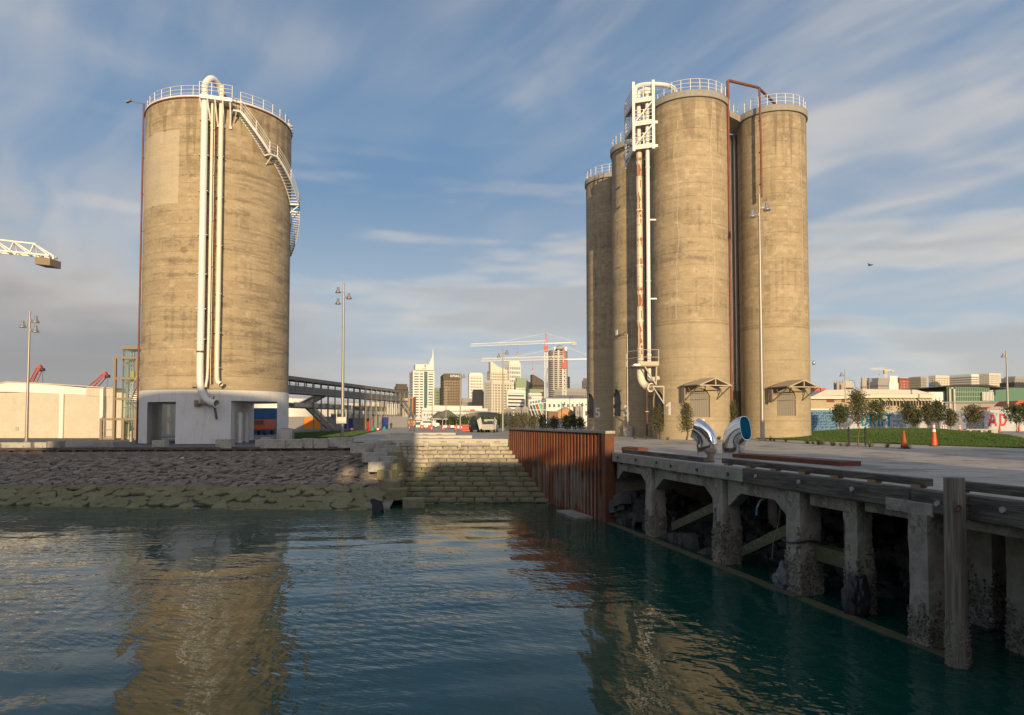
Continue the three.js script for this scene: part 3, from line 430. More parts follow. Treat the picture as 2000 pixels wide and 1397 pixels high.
    for (const h of [.42, .74, 1.05]) { const pts = []; for (let i = 0; i <= 10; i++) pts.push(q(mix(aa, ab, i / 10), ro, mix(ya, yb, i / 10) + h)); new MB().path(pts, .024, 5, 16).build('rail', w, st); } };
  const landing = (aa, ab, y) => { const f = new MB(), n = 4; for (let i = 0; i < n; i++) { const a = mix(aa, ab, (i + .5) / n); f.box(...q(a, R7 + .48, y).toArray(), (ab - aa) * d2r * (R7 + .9) / n + .02, .14, .82, A7 + a * d2r); } f.build('landing', w, st); for (const h of [.45, .76, 1.08]) { const pts = []; for (let i = 0; i <= 6; i++) pts.push(q(mix(aa, ab, i / 6), R7 + .85, y + h)); new MB().path(pts, .024, 5, 8).build('rail', w, st); } new MB().bar(q(aa + 2, R7 + .8, y - .1), q(aa + 2, R7 + .05, y - .75), .08).build('bracket', w, st); };
  const y1 = hAt(209, 61), y2 = hAt(293, 63), y3 = hAt(392, 67.5), y4 = hAt(488, 70.5);
  landing(7.5, 12.5, y1); flight(12.5, y1, 34, y2 + .1); landing(34, 41, y2); flight(41, y2, 73, y3 + .1); landing(73, 81, y3); flight(82, y3 - .1, 112, y4); landing(112, 119, y4); flight(119, y4, 160, y4 - 7.4); landing(160, 167, y4 - 7.4); flight(167, y4 - 7.4, 214, 8.0); landing(214, 221, 8.0); flight(221, 8.0, 266, hAt(787, 66)); landing(266, 272, hAt(787, 66));
  // head frame on the far rim
  { const t = thing('vent_post', 'white vent post behind the guard rail at the right of the wide silo top', 'vent', P7(97, R7 - .2, H7 + .25)); new MB().box(0, .75, 0, .45, 1.5, .35).build('post', M.white, t); for (let k = 0; k < 4; k++) new MB().box(.35, .3 + .3 * k, 0, .3, .05, .4).build('rung', M.white, t); }
  // rust red pipe and lamp at the left
  { const t = thing('red_drain_pipe', 'thin rust red pipe standing off the left side of the wide silo', 'pipe'); const P = y => P7(-84, R7 + .14, y); new MB().path([P(GL), P(10), P(20), P(hAt(222, 67))], .085, 8, 30).build('pipe', M.redOxide, t); for (let y = 2; y < 27; y += 3.4) { const a = P(y), b = P7(-86, R7, y); new MB().bar(a, b, .05).build('bracket', M.steelDark, t); }
    const l = thing('flood_lamp', 'small flood lamp on a thin arm at the top of the red pipe', 'lamp', P(hAt(222, 67))); new MB().path([V(0, -.05, 0), V(-.6, .08, .05), V(-1.15, .2, .1)], .04, 6).build('arm', M.steelGrey, l); new MB().box(-1.35, .18, .1, .5, .16, .25, 0, 0, .35).build('lamp_head', M.steelGrey, l); }
}
// -------------------------------------------------------------- the row of narrow silos
const arch = (w, h, d) => { const s = new THREE.Shape(); s.moveTo(-w / 2, 0); s.lineTo(w / 2, 0); s.lineTo(w / 2, h - w / 2); s.absarc(0, h - w / 2, w / 2, 0, Math.PI); s.lineTo(-w / 2, 0); return new THREE.ExtrudeGeometry(s, { depth: d, bevelEnabled: false, curveSegments: 10 }); };
const S6 = [
  { px: 1350.5, D: 66, R: 3.5, label: 'narrow concrete silo marked 1, with pipe gantry and arched doors' },
  { px: 1515, D: 68.5, R: 3.12, label: 'narrow concrete silo beside the lamp post, with a canopied arched door' },
  { px: 1262, D: 76.6, R: 3.5, label: 'shaded narrow concrete silo marked 3, behind the pipe gantry' },
  { px: 1203, D: 87, R: 3.5, label: 'shaded narrow concrete silo marked 5, last of its row' }];
const H6 = 31;
const narrowTex = [300, 340].map((sd, v) => siloTex(3.5, H6, sd, (c, u, s, y, fine, st) => {
  for (const [k, w] of v ? [[2.2, .05], [4.1, .06], [16.5, .05], [19.3, .05]] : [[1.3, .05], [3.4, .06], [6.3, .04], [12.2, .05], [20, .05]]) { const d = Math.abs(s - k - .8 * (fbm(y * .35, k, 3, 31) - .5) - .15 * (fine - .5)); if (d < w && y > 11 && y < 28.5) c = mix3(c, [.5, .43, .32], sstep(w, w * .3, d) * .6); }    // lime trickles
  if (y < 10.6 + .35 * (fine - .5)) c = mix3(c, [.41, .335, .22], .45); if (Math.abs(y - 10.6) < .05 + .06 * fine || Math.abs(y - 7.6) < .04 || Math.abs(y - 5.6) < .04 || Math.abs(y - 2.1) < .035) c = c.map(x => x * .78);
  if (y > H6 - .95) c = mix3(c, [.235, .2, .15], .55); return c;
}));
const narrow = S6.map((s, k) => {
  const C = V(xAt(s.px, s.D), 0, -s.D), A = Math.atan2(-C.x, s.D); Object.assign(s, { C, A });
  s.P = (deg, r, y) => V(C.x + Math.sin(A + deg * Math.PI / 180) * r, y, C.z + Math.cos(A + deg * Math.PI / 180) * r);
  const t = s.t = thing('concrete_silo', s.label, 'silo', C);
  // doors: [angle from the camera direction, sill, width, height]
  s.doors = [[[12.5, 1.95, 1.72, 2.55], [-60, 1.2, 2.0, 3.2]], [[18, 2.1, 1.68, 2.55]], [[-64, 2.1, 1.9, 2.9]], [[-64, 2.0, 1.9, 2.9]]][k];
  let body = new THREE.CylinderGeometry(s.R, s.R, H6 + .5, 96, 1).translate(0, H6 / 2 - .25, 0);
  body = cut(body, s.doors.map(([a, y, w, h]) => arch(w, h, 2).translate(0, y, s.R - .3).rotateY(A + a * Math.PI / 180)));
  mesh('drum', body, std({ map: narrowTex[k % 2], bumpMap: rep(grainTex, 9, 14), bumpScale: .02, roughness: .9 }), t);
  new MB().lathe([[s.R - .3, H6 - .62], [s.R + .14, H6 - .62], [s.R + .16, H6 - .55], [s.R + .16, H6], [s.R - .3, H6], [s.R - .3, H6 - .62]], 0, 0, 0, 96).build('rim', M.concrete, t);
  s.doors.forEach(([a, y, w, h], i) => { const front = a > -30, d = new MB(); d.geo(arch(w - .02, h - .02, .04), m0.makeTranslation(0, y, s.R - .29)); if (front) for (let x = -w / 2 + .12; x < w / 2 - .05; x += .19) { const hh = h - w / 2 + Math.sqrt(Math.max(0, (w / 2) ** 2 - x * x)) - .06; d.box(x, y + hh / 2, s.R - .24, .05, hh, .05); } const m = d.build('door', front ? M.tanGrey ??= flat([.185, .16, .125], { roughness: .6 }) : M.steelDark, t); m.rotation.y = A + a * Math.PI / 180; });
  return t;
});
{ // painted numerals
  const bend = (txt, k, deg, y, size) => { const s = S6[k], g = new TextGeometry(txt, { font, size, depth: .012, curveSegments: 6 }); g.computeBoundingBox(); const w = g.boundingBox.max.x; const p = g.attributes.position; for (let i = 0; i < p.count; i++) { const a = s.A + deg * Math.PI / 180 + (p.getX(i) - w / 2) / s.R, r = s.R + .008 + p.getZ(i); p.setXYZ(i, Math.sin(a) * r, y + p.getY(i), Math.cos(a) * r); } g.computeVertexNormals(); const m = mesh('numeral', metreUV(tri(g)), M.digit, s.t); m.userData.label = `painted white numeral ${txt}`; };
  bend('1', 0, -35.5, 2.15, 1.15); bend('3', 2, -35, 2.1, 1.15); bend('5', 3, -38, 2.05, 1.15);
}
{
  const s1 = S6[0], s2 = S6[1], s3 = S6[2], s5 = S6[3], w = M.white;
  const A = k => S6[k].A;
  railing({ label: 'white curved guard rail on top of silo 1' }, s1.C, s1.R - .05, H6, 1.05, A(0) - 1.15, A(0) + 1.5, 11, w);
  railing({ label: 'white curved guard rail on top of the silo beside the lamp post' }, s2.C, s2.R - .05, H6, 1.05, A(1) - .9, A(1) + 2, 11, w);
  railing({ label: 'white curved guard rail on top of the shaded silo marked 3' }, s3.C, s3.R - .05, H6, 1.05, A(2) - 2, A(2) + .2, 9, w);
  railing({ label: 'white curved guard rail on top of the last silo, marked 5' }, s5.C, s5.R - .05, H6, 1.05, A(3) - 2, A(3) + .6, 10, w);
  // link slab and infill between silo 1 and its neighbour
  const a = s1.P(62, s1.R, 0), b = s2.P(-66, s2.R, 0);
  { const t = thing('link_slab', 'concrete slab bridging the tops of the two sunlit silos', 'slab'); const g = slab([[a.x - 1.2, a.z - .6], [b.x + 1.1, b.z - .6], [b.x + 1.1, b.z - 3.5], [a.x - 1.2, a.z - 3.5]], H6 - .62, H6 - .02); mesh('slab', g, M.concrete, t);
    for (let i = 0; i <= 4; i++) { const x = mix(a.x, b.x, i / 4), z = mix(a.z, b.z, i / 4) - .75; new MB().tube(V(x, H6 - .02, z), V(x, H6 + 1.05, z), .035).build('post', w, t); } for (const h of [.35, .7, 1.05]) new MB().tube(V(a.x, H6 + h, a.z - .75), V(b.x, H6 + h, b.z - .75), .024, .024, 6).build('rail', w, t); }
  { const t = thing('corrugated_infill', 'tall corrugated steel sheeting closing the gap between the two sunlit silos', 'cladding'), z = -70.6, x0 = s1.C.x + 2.2, x1 = s2.C.x - 2.0; for (const [ya, yb, mat] of [[4.6, 30.2, M.galv], [0, 4.6, flat([.2, .175, .14], { roughness: .6 })]]) for (let x = x0; x < x1; x += .42) { const g = new THREE.CylinderGeometry(.21, .21, yb - ya, 8, 1, true, -Math.PI / 2, Math.PI); const m = mesh('sheet', metreUV(tri(g)), mat, t); m.scale.z = .35; m.position.set(x + .21, (ya + yb) / 2, z); } }
  // rust red pipes
  { const t = thing('red_pipe', 'rust red pipe running down the gap beside silo 1 and across to the next roof', 'pipe'), zf = -s1.D + 1.2, y = hAt(163, 65), xx = xAt(1424.5, 64.4, 400); const p0 = V(xx, 3.4, zf + .4), p1 = V(xx, y, zf + .4), r0 = V(xAt(1481, 65.6, 170), y - .1, -65.6), r1 = V(xAt(1530, 69, 185), y - .5, -69.5), r2 = V(xAt(1530, 69, 185), H6, -69.5);
    new MB().path([p0, p1, r0, r1, r2], .13, 10, 200, false).build('pipe', M.redOxide, t); for (let yy = 5; yy < 30; yy += 4.2) new MB().box(p0.x - .15, yy, p0.z, .5, .06, .12).build('clamp', M.steelDark, t);
    const u = thing('red_pipe', 'rust red pipe down the upper front of the canopied silo, above the lamp post', 'pipe'); const q0_ = V(r0.x, y - .3, -65.1); new MB().path([V(r0.x, y - .35, -65.3), V(r0.x, 27, -65.1), V(r0.x, hAt(384, 65), -65.1)], .1, 10, 40).build('pipe', M.redOxide, u); for (let yy = 23.5; yy < 30; yy += 3) new MB().box(r0.x, yy, -65.35, .08, .06, .6).build('clamp', M.steelDark, u); }
  { const t = thing('red_pipe', 'rust red pipe lying on the roof of silo 1', 'pipe'); new MB().path([V(s1.C.x - 2.6, H6 + .35, -64.4), V(s1.C.x - .6, H6 + .75, -65), V(s1.C.x + 1.0, H6 + 1.35, -66), V(s1.C.x + 1.2, H6 + .1, -66.2)], .13, 8, 40, false).build('pipe', M.redOxide, t); new MB().box(s1.C.x - .6, H6 + .45, -65.6, 2.2, .9, 1.6, .2, 0, .12).build('hatch', M.concretePale, t); }
  { const t = thing('red_pipe', 'thin rust red pipe in the shaded gap between silo 1 and silo 3', 'pipe'); const p = y => V(xAt(1261, 70, 500), y, -70); new MB().path([p(.1), p(15), p(28)], .09, 8, 20).build('pipe', M.redOxide, t); for (let y = 4; y < 28; y += 6) new MB().box(p(y).x + .25, y, p(y).z, .55, .06, .06).build('clamp', M.steelDark, t); }
  // white pipe gantry at the head of silo 1
  { const t = thing('pipe_gantry', 'white steel pipe gantry with three decks hung on the left of silo 1', 'gantry');
    const fl = onZ(1237.5, 225, 63.2), fr = onZ(1276, 225, 62.6), bl = onZ(1221, 225, 66.2), br = V(fr.x + bl.x - fl.x, 0, bl.z + .6), y0 = hAt(292, 63), y1 = hAt(161, 63.2), ds = [hAt(291, 63), hAt(245, 63), hAt(200, 63)];
    const at = (p, y) => V(p.x, y, p.z); for (const [p, ya, yb, r] of [[fl, y0 - .1, y1, .15], [fr, y0 - .1, y1 - .1, .15], [bl, y0 - .6, ds[2] + 1.3, .09], [br, y0, ds[2] + 1.2, .09]]) new MB().bar(at(p, ya), at(p, yb), r * 1.6).build('post', w, t);
    for (const y of ds) { for (const [p, q] of [[fl, fr], [bl, fl], [bl, br], [fr, br]]) new MB().bar(at(p, y + .2), at(q, y + .2), .1, .42).build('deck_beam', w, t); const g = slab([[fl.x, fl.z], [fr.x, fr.z], [br.x, br.z], [bl.x, bl.z]], y + .3, y + .35); mesh('deck', g, M.galv, t);
      const top = y === ds[2]; for (const h of [.75, 1.08, 1.4]) for (const [p, q] of [[fl, fr], [bl, fl], [bl, br]]) new MB().tube(at(p, y + h), at(q, y + h), .03, .03, 6).build('rail', w, t); for (const f of [.5]) for (const [p, q] of [[fl, fr], [bl, fl]]) { const m = p.clone().lerp(q, f); new MB().bar(at(m, y + .3), at(m, y + 1.42), .06).build('rail_post', w, t); }
    }
    for (let k = 0; k < 2; k++) { new MB().bar(at(fl, ds[k] + .45).lerp(at(fr, ds[k] + .45), .12), at(fr, ds[k + 1]), .12).build('diagonal', w, t); new MB().bar(at(bl, ds[k + 1] - .1), at(fl, ds[k] + .5), .1).build('diagonal', w, t); }
    new MB().bar(at(bl, y0 - .5), at(fl, y0 + .1), .1).build('strut', w, t); for (const y of [ds[0] + .2, ds[1] + .2]) new MB().box(fr.x + .22, y, fr.z - .2, .4, .24, .16).build('wall_bracket', w, t);
    // pipes within and below
    const pa = V(xAt(1248.5, 63.6, 300), 0, -63.7), pb = V(xAt(1266, 62.9, 300), 0, -63.2), yl = hAt(706, 62.8);
    const L = thing('rusty_pipe', 'thick cream pipe streaked with rust, below the gantry of silo 1', 'pipe'); new MB().path([at(pa, yl - .2), at(pa, 12), at(pa, 20), at(pa, y0 + .3)], .27, 14, 60).build('pipe', M.rustPaint, L); for (const y of [10.5, 15.5, 20.5]) new MB().tube(at(pa, y), at(pa, y + .1), .31, .31, 14).build('collar', M.creamPaint, L);
    const eb = [at(pa, yl - .3), at(pa, yl - 1.1), at(pa, yl - 1.7).add(V(.1, 0, .1)), at(pa, yl - 2.15).add(V(.42, 0, .35)), at(pa, yl - 2.3).add(V(.75, 0, .85))]; new MB().path(eb, .33, 14, 40).build('elbow', M.creamPaint, L); { const d = eb[4].clone().sub(eb[3]).normalize(), e = eb[4]; new MB().ring(e, d, .37, .06).build('flange', M.creamPaint, L); }
    const U = thing('white_pipe', 'slimmer clean white pipe below the gantry of silo 1', 'pipe'); new MB().path([at(pb, yl - 1.5), at(pb, 12), at(pb, 20), at(pb, y0 + .3)], .18, 12, 60).build('pipe', M.white, U); for (const y of [7.4, 14, 24.2]) new MB().tube(at(pb, y), at(pb, y + .1), .23, .23, 12).build('collar', M.white, U); const e2 = [at(pb, yl - 1.4), at(pb, yl - 1.55).add(V(.1, 0, .05)), at(pb, yl - 1.45).add(V(.75, 0, .5))]; new MB().path(e2, .2, 12, 20).build('elbow', M.white, U); for (const y of [19.6, 12.5]) new MB().box(pb.x + .4, y, pb.z - .2, .7, .12, .12).build('wall_bracket', w, U);
    for (const [p, r] of [[pa, .2], [pb, .18]]) new MB().tube(at(p, y0 + .35), at(p, ds[2] + 1.0), r, r, 12).build('riser_pipe', w, t);
    const yt = ds[2] + 1.9; new MB().path([at(fl, yt - 1.4).add(V(.3, 0, -.6)), at(fl, yt - .25).add(V(.3, 0, -.6)), at(fl, yt).add(V(.6, 0, -.6)), at(fr, yt - .1).add(V(.4, 0, -.7)), s1.P(-30, s1.R - 1, H6 + .9), s1.P(-30, s1.R - 1.4, H6)], .2, 10, 60).build('head_pipe', w, t);
    new MB().path([at(pa, ds[2] + .9), at(pa, ds[2] + 1.25).add(V(.1, 0, 0)), at(pa, ds[2] + 1.35).add(V(.4, 0, 0)), at(pb, ds[2] + 1.3).add(V(.3, 0, 0))], .2, 10, 30).build('head_pipe', w, t); new MB().box(pb.x + .1, ds[2] + 1.1, pb.z, .7, .5, .5).build('diverter_box', w, t);
    // lower platform
    const D = thing('outlet_platform', 'small cream steel platform at the pipe outlets of silo 1', 'platform'), yp = hAt(714, 62.6), x0 = xAt(1228, 63), x1 = xAt(1285.5, 62.6), z0 = -62.2, z1 = -64.2; const cp = M.creamSteel ??= flat([.42, .36, .26], { roughness: .55 });
    new MB().span(x0 + .35, x1, yp, yp + .08, z1, z0).build('deck', M.galv, D); new MB().span(x0 + .9, x1 + .02, yp - .02, yp + .32, z0 - .04, z0 + .04).build('edge_beam', cp, D); new MB().span(x0 + .2, x1, yp - .1, yp - .02, z1 - .5, z0).build('deck_frame', M.tanSteel, D);
    for (const x of [x0, x0 + .95, (x0 + .95 + x1) / 2, x1]) new MB().bar(V(x, yp, x === x0 ? z1 : z0), V(x, yp + 1.35, x === x0 ? z1 : z0), .06).build('post', cp, D); for (const h of [.7, 1.35]) { new MB().tube(V(x0 + .95, yp + h, z0), V(x1, yp + h, z0), .03).build('rail', cp, D); new MB().tube(V(x0 - .3, yp + h * .93, z1), V(x0 + .95, yp + h, z0), .03).build('rail', cp, D); }
    new MB().bar(V(x1 - .15, yp - .05, z0 - .2), V(x1 - .15, yp - 1.7, z0 - .45), .12).build('leg', cp, D); new MB().bar(V(x0 + 1.3, yp - .1, z0 - .1), V(x1 - .2, yp - 1.65, z0 - .3), .12).build('brace', cp, D);
    new MB().bar(V(x1 - .5, yp - 1.85, z0 - .3), V(x1 + .5, yp - 1.85, z0 - .3), .12).build('beam', cp, D); new MB().bar(V(x1 + .5, yp - 1.8, z0 - .35), V(x1 + .5, yp - 3.35, z0 - .55), .12).build('leg', cp, D); new MB().bar(V(x1 - .45, yp - 1.9, z0 - .3), V(x1 + .5, yp - 3.3, z0 - .5), .1).build('brace', cp, D);
    const rp = thing('drip_pipe', 'thin rusty drip pipe hanging below the outlet elbow of silo 1', 'pipe'); const dx = xAt(1264, 62.6); new MB().tube(V(dx, hAt(757, 62.6), -62.7), V(dx, hAt(829, 62.6), -62.7), .055).build('pipe', M.redOxide, rp); new MB().box(dx, hAt(804, 62.6), -62.7, .28, .08, .28).build('flange', M.concretePale, rp); }
  // canopies
  const canopy = (k, deg, label) => { const s = S6[k], t = thing('door_canopy', label, 'canopy', s.P(deg, s.R, 4.55), s.A + deg * Math.PI / 180 + .35, 'gabled canopies over the arched silo doors'), st = M.canopy ??= flat([.23, .19, .145], { roughness: .55 }); const W = 1.55, Dp = 2.3, ap = .72;
    for (const sx of [-1, 1]) { const g = new MB(); g.bar(V(0, ap, Dp / 2 - .3), V(sx * (W + .18), .1, Dp / 2 - .3), Dp + .5, .06); g.build('roof_panel', st, t); for (let z = .1; z < Dp; z += .28) new MB().bar(V(0, ap + .045, z), V(sx * (W + .18), .145, z), .03, .03).build('roof_rib', st, t); new MB().bar(V(sx * W, .1, -.5), V(sx * W, .1, Dp), .1).build('eaves_beam', st, t); new MB().bar(V(sx * W, .08, Dp), V(0, ap - .02, Dp), .1).build('rafter', M.creamSteel, t); new MB().bar(V(sx * W, .05, Dp - .1), V(sx * W, -1.2, -.1), .08).build('brace', st, t); new MB().bar(V(sx * W, .05, .5), V(sx * W, -.6, 1), .05).build('brace', st, t); new MB().box(sx * W, -.55, -.22, .14, 1.4, .5).build('wall_post', st, t); }
    new MB().bar(V(-W, .08, Dp), V(W, .08, Dp), .09).build('tie_beam', M.creamSteel, t); new MB().bar(V(0, .1, Dp), V(0, ap, Dp), .09).build('king_post', M.creamSteel, t); for (const y of [-.45, -1.0]) new MB().bar(V(-W, y, .05), V(W, y, .05), .03).build('tie_rod', st, t); new MB().bar(V(-W, .1, .1), V(W, .1, .1), .06).build('tie_beam', st, t); return t; };
  canopy(0, 12.5, 'gabled steel canopy over the arched door of silo 1'); canopy(1, 18, 'gabled steel canopy on the silo beside the lamp post, jutting past its side');
  { const m = new MB(), p = s1.P(15, s1.R + .02, 1.62); m.box(p.x, p.y, p.z, .38, .3, .03, s1.A + .26); tag(m.build('door_notice', M.white), 'small white notice below the arched door of silo 1', 'notice'); }
  { const t = thing('drain_pipe', 'thin white drain pipe on a concrete plinth at silo 3', 'pipe', s3.P(-31, s3.R + .1, 0)); new MB().tube(V(0, 1.1, 0), V(0, 10.6, 0), .06).build('pipe', w, t); new MB().box(0, .55, .1, .9, 1.1, .7, s3.A).build('plinth', M.concretePale, t); const u = thing('notice_board', 'small pale notice board high on shaded silo 3', 'notice', s3.P(-58, s3.R + .04, 10.9), s3.A - 1); new MB().box(0, 0, 0, .35, .6, .06).build('board', M.white, u); new MB().bar(V(0, -.5, .1), V(2.2, -.1, .1), .06).build('arm', M.steelGrey, u); }
  { const t = thing('wall_lamp', 'small lamp on the right flank of the canopied silo', 'lamp', s2.P(86, s2.R, hAt(710, 68))); new MB().bar(V(-.1, 0, 0), V(.3, 0, 0), .06).build('arm', M.steelGrey, t); new MB().lathe([[0, -.2], [.12, -.2], [.16, .05], [.06, .2], [0, .2]], .34, 0, 0, 10).build('lamp_head', M.galv, t); }
}
// ================================================================ WHARF
const WT = -Math.atan2(1, .225);                                   // local x runs along the wharf edge towards the camera, local z out over the water
const WF = V(.225, 0, 1).normalize(), WN = V(-1, 0, .225).normalize();
const E = (z, out = 0, y = 0) => V(edgeX(z), y, z).addScaledVector(WN, out);
const wl = (za, zb) => Math.hypot(zb - za, edgeX(zb) - edgeX(za));
// edge beams
[[-36.3, -30.5, M.pileConc, 'pale concrete edge beam of the wharf, next to the rusty sheet piles'], [-30.45, -24.3, M.pileConc, 'concrete edge beam of the wharf below the two steel sculptures'], [-24.25, -17.1, M.timber, 'weathered timber edge beam of the wharf, streaked pale and dark'], [-17.02, -15.45, M.timber, 'short checked timber edge beam with rusty bolt holes, beside the fender pile'], [-15.4, -4, M.timber, 'dark timber edge beam of the wharf with a round bolt head']].forEach(([za, zb, mat, label], i) => {
  const t = thing('wharf_edge_beam', label, 'edge beam', E((za + zb) / 2, .1), WT), L = wl(za, zb), h = .38 + .02 * i;
  new MB().ext([[-L / 2, -h], [L / 2, -h], [L / 2, .03], [-L / 2, .03]], .26, m0.makeTranslation(0, 0, -.13), .025).build('beam', mat, t);
  for (let x = -L / 2 + .8; x < L / 2; x += 2.3) new MB().geo(new THREE.CylinderGeometry(.06, .07, .06, 12).rotateX(Math.PI / 2).translate(x, -.15 - .06 * (i % 2), .17)).build('bolt', i < 2 ? M.steelDark : M.concretePale, t);
  if (i < 2) for (let x = -L / 2 + .5; x < L / 2 - .3; x += 1.05) { const m = m0.makeTranslation(x - .09, 0, .1).multiply(new THREE.Matrix4().makeRotationY(-Math.PI / 2).multiply(new THREE.Matrix4().makeTranslation(0, 0, -.18))); new MB().ext([[0, -.36], [-.75, -.36], [-.75, -.95]], .16, m).build('corbel', M.pileConc, t); }
});
// kerb rails
const rail = (za, zb, yTop, h, inn, label, blocks, mat = M.timber) => { const t = thing('kerb_rail', label, 'kerb rail', E((za + zb) / 2, -inn), WT), L = wl(za, zb); new MB().ext([[-L / 2, yTop - h], [L / 2, yTop - h], [L / 2, yTop], [-L / 2, yTop]], .2, m0.makeTranslation(0, 0, -.1), .015).build('rail', mat, t); for (let i = 0; i < blocks; i++) { const x = mix(-L / 2 + .3, L / 2 - .3, blocks > 1 ? i / (blocks - 1) : .5); new MB().box(x, (yTop - h) / 2 + .02, .02, .3, yTop - h - .03, .2).build('packing_block', M.freshTimber, t); } return t; };
rail(-36.2, -27.9, .2, .17, .35, 'old split kerb rail of the wharf close to the sheet piles', 5);
rail(-26.3, -17.0, .26, .15, .25, 'long timber kerb rail on fresh yellow packing blocks, ending at a gap', 7);
rail(-16.45, -4, .28, .17, .3, 'dark kerb rail behind the round fender pile', 5);
// piles
const barn = [new THREE.OctahedronGeometry(1, 0), new THREE.TetrahedronGeometry(1.2, 0)];
const shellMat = [std({ map: mottle([.3, .27, .215], [.2, .18, .14], [.1, .088, .066], { m: .5, s: 130, g: .4 }) }), flat([.12, .105, .08])];
function pile(label, z, out, w, top, crust, o = {}) {
  const p = o.pos || E(z, out), t = thing('wharf_pile', label, 'pile', V(p.x, 0, p.z), WT + (o.turn || 0)), g = new THREE.BoxGeometry(w, top - WATER + 1.2, o.d || w, 5, 40, 5), q = g.attributes.position, H = top - WATER + 1.2;
  for (let i = 0; i < q.count; i++) { let x = q.getX(i), y = q.getY(i), zz = q.getZ(i); const ch = Math.abs(x) > w * .49 && Math.abs(zz) > (o.d || w) * .49 ? .93 : 1, n = .05 * (fbm(x * 3 + z * 7, y * 2 + zz * 3, 4, 55) - .5), k = 1 - .06 * (y / H) * (o.taper ?? 1); q.setXYZ(i, x * ch * k + n * (o.rough || 1) * Math.sign(x), y + top - H / 2, zz * ch * k + n * (o.rough || 1) * Math.sign(zz)); }
  g.computeVertexNormals(); mesh('shaft', metreUV(tri(g)), M.pileConc, t);
  const b = [new MB(), new MB()], n = (o.n || 520) * 2, d = o.d || w;
  for (let i = 0; i < n; i++) { const f = rnd() * 4 | 0, s = rr(-.5, .5), yy = WATER + crust * Math.pow(rnd(), .9) * (.25 + 1.35 * fbm(s * 5 + 9, f * 3 + z, 3, 66)), x = f < 2 ? s * w : (f === 2 ? -1 : 1) * w * .5, zz = f < 2 ? (f ? -1 : 1) * d * .5 : s * d, r = rr(.018, .05) * (o.big || 1); b[rnd() < .62 ? 0 : 1].geo(barn[i & 1], m0.compose(V(x, yy, zz), q0.setFromEuler(new THREE.Euler(rnd() * 6, rnd() * 6, 0)), V(r, r * rr(.7, 1.6), r))); }
  b[0].build('barnacles', shellMat[0], t, 'stuff'); b[1].build('mussels', shellMat[1], t, 'stuff'); return t;
}
pile('concrete pile next to the rusty sheet piles, footed in oysters', -32.3, -.25, .72, -.36, 1.3);
pile('thick concrete pile between the two chamfered openings, oysters on its lower half', -26.2, -.25, .76, -.36, 1.75, { n: 800 });
pile('concrete pile with a rope round it and a grey sheet at its foot', -21.7, -.2, .76, -.4, 1.5, { n: 700 });
pile('slim spalled concrete pile with a split corner', -19.4, -.25, .54, -.4, 1.7, { rough: 2.4, n: 520 });
pile('pale square concrete pile below the short cap beam', -16.75, .05, .62, -.5, .95, { n: 620, taper: .3 });
pile('dark concrete pile standing back under the deck', 0, 0, .8, -.3, 1.6, { pos: onY(1940, 1222, WATER), n: 600 });
pile('concrete pile at the near end of the wharf', 0, 0, .6, -.4, 1.1, { pos: onY(2012, 1276, WATER), n: 500 });
for (let i = 0; i < 4; i++) pile('concrete pile in the dark inner row under the deck', 0, 0, .7, -.36, 1.2, { pos: E(-33.5 + i * 4.6, -4.2), n: 160 }).userData.group = 'inner piles under the wharf deck';
{ // round timber fender pile
  const p = onY(1872, 1300, WATER), t = thing('fender_pile', 'round weathered timber fender pile with a ring bolt near its top', 'pile', V(p.x, 0, p.z), 0), g = new THREE.CylinderGeometry(.2, .225, 5, 24, 40, false), q = g.attributes.position; for (let i = 0; i < q.count; i++) { const a = Math.atan2(q.getZ(i), q.getX(i)), y = q.getY(i), k = 1 + .12 * (fbm((a + 4) * 2.2, y * .35, 4, 61) - .5); q.setXYZ(i, q.getX(i) * k, y - 2.06, q.getZ(i) * k); } g.computeVertexNormals(); mesh('shaft', g, M.timberPostR = (() => { const m = M.timberPost.clone(); m.map = rep(M.timberPost.map, 1, 1.2); m.bumpMap = rep(M.timberPost.bumpMap, 1, 1.2); return m; })(), t);
  new MB().geo(new THREE.TorusGeometry(.065, .016, 6, 14).translate(-.06, -.18, .225)).build('ring_bolt', M.redOxide, t); const b = new MB(); for (let i = 0; i < 420; i++) { const a = rnd() * 6.283, r = rr(.014, .035); b.geo(barn[i & 1], m0.compose(V(Math.cos(a) * .23, WATER + .95 * rnd() ** 1.3, Math.sin(a) * .23), q0, V(r, r, r))); } b.build('barnacles', shellMat[0], t, 'stuff');
}
// beams with chamfered haunches between piles
const haunch = (za, zb, label, bot, drop, cw) => { const L = wl(za, zb), t = thing('haunched_beam', label, 'beam', E((za + zb) / 2, -.28), WT), h = L / 2; new MB().ext([[-h, -.4], [-h, bot - drop], [-h + .08, bot - drop], [-h + cw, bot], [h - cw, bot], [h - .08, bot - drop], [h, bot - drop], [h, -.4]], .42, m0.makeTranslation(0, 0, -.21), .02).build('beam', M.pileConc, t); };
haunch(-36.4, -32.7, 'concrete beam with chamfered haunch between sheet piles and first pile', -.82, .45, .75); haunch(-31.9, -26.6, 'long concrete beam with chamfered haunches over the rubble', -.84, .5, .85); haunch(-25.75, -22.1, 'concrete beam with chamfered haunches above the dangling hose', -.86, .5, .85);
const plain = (za, zb, y0, y1, inn, label, mat = M.pileConc) => { const t = thing('under_beam', label, 'beam', E((za + zb) / 2, -inn), WT); new MB().ext([[-wl(za, zb) / 2, y0], [wl(za, zb) / 2, y0], [wl(za, zb) / 2, y1], [-wl(za, zb) / 2, y1]], .4, m0.makeTranslation(0, 0, -.2), .02).build('beam', mat, t); };
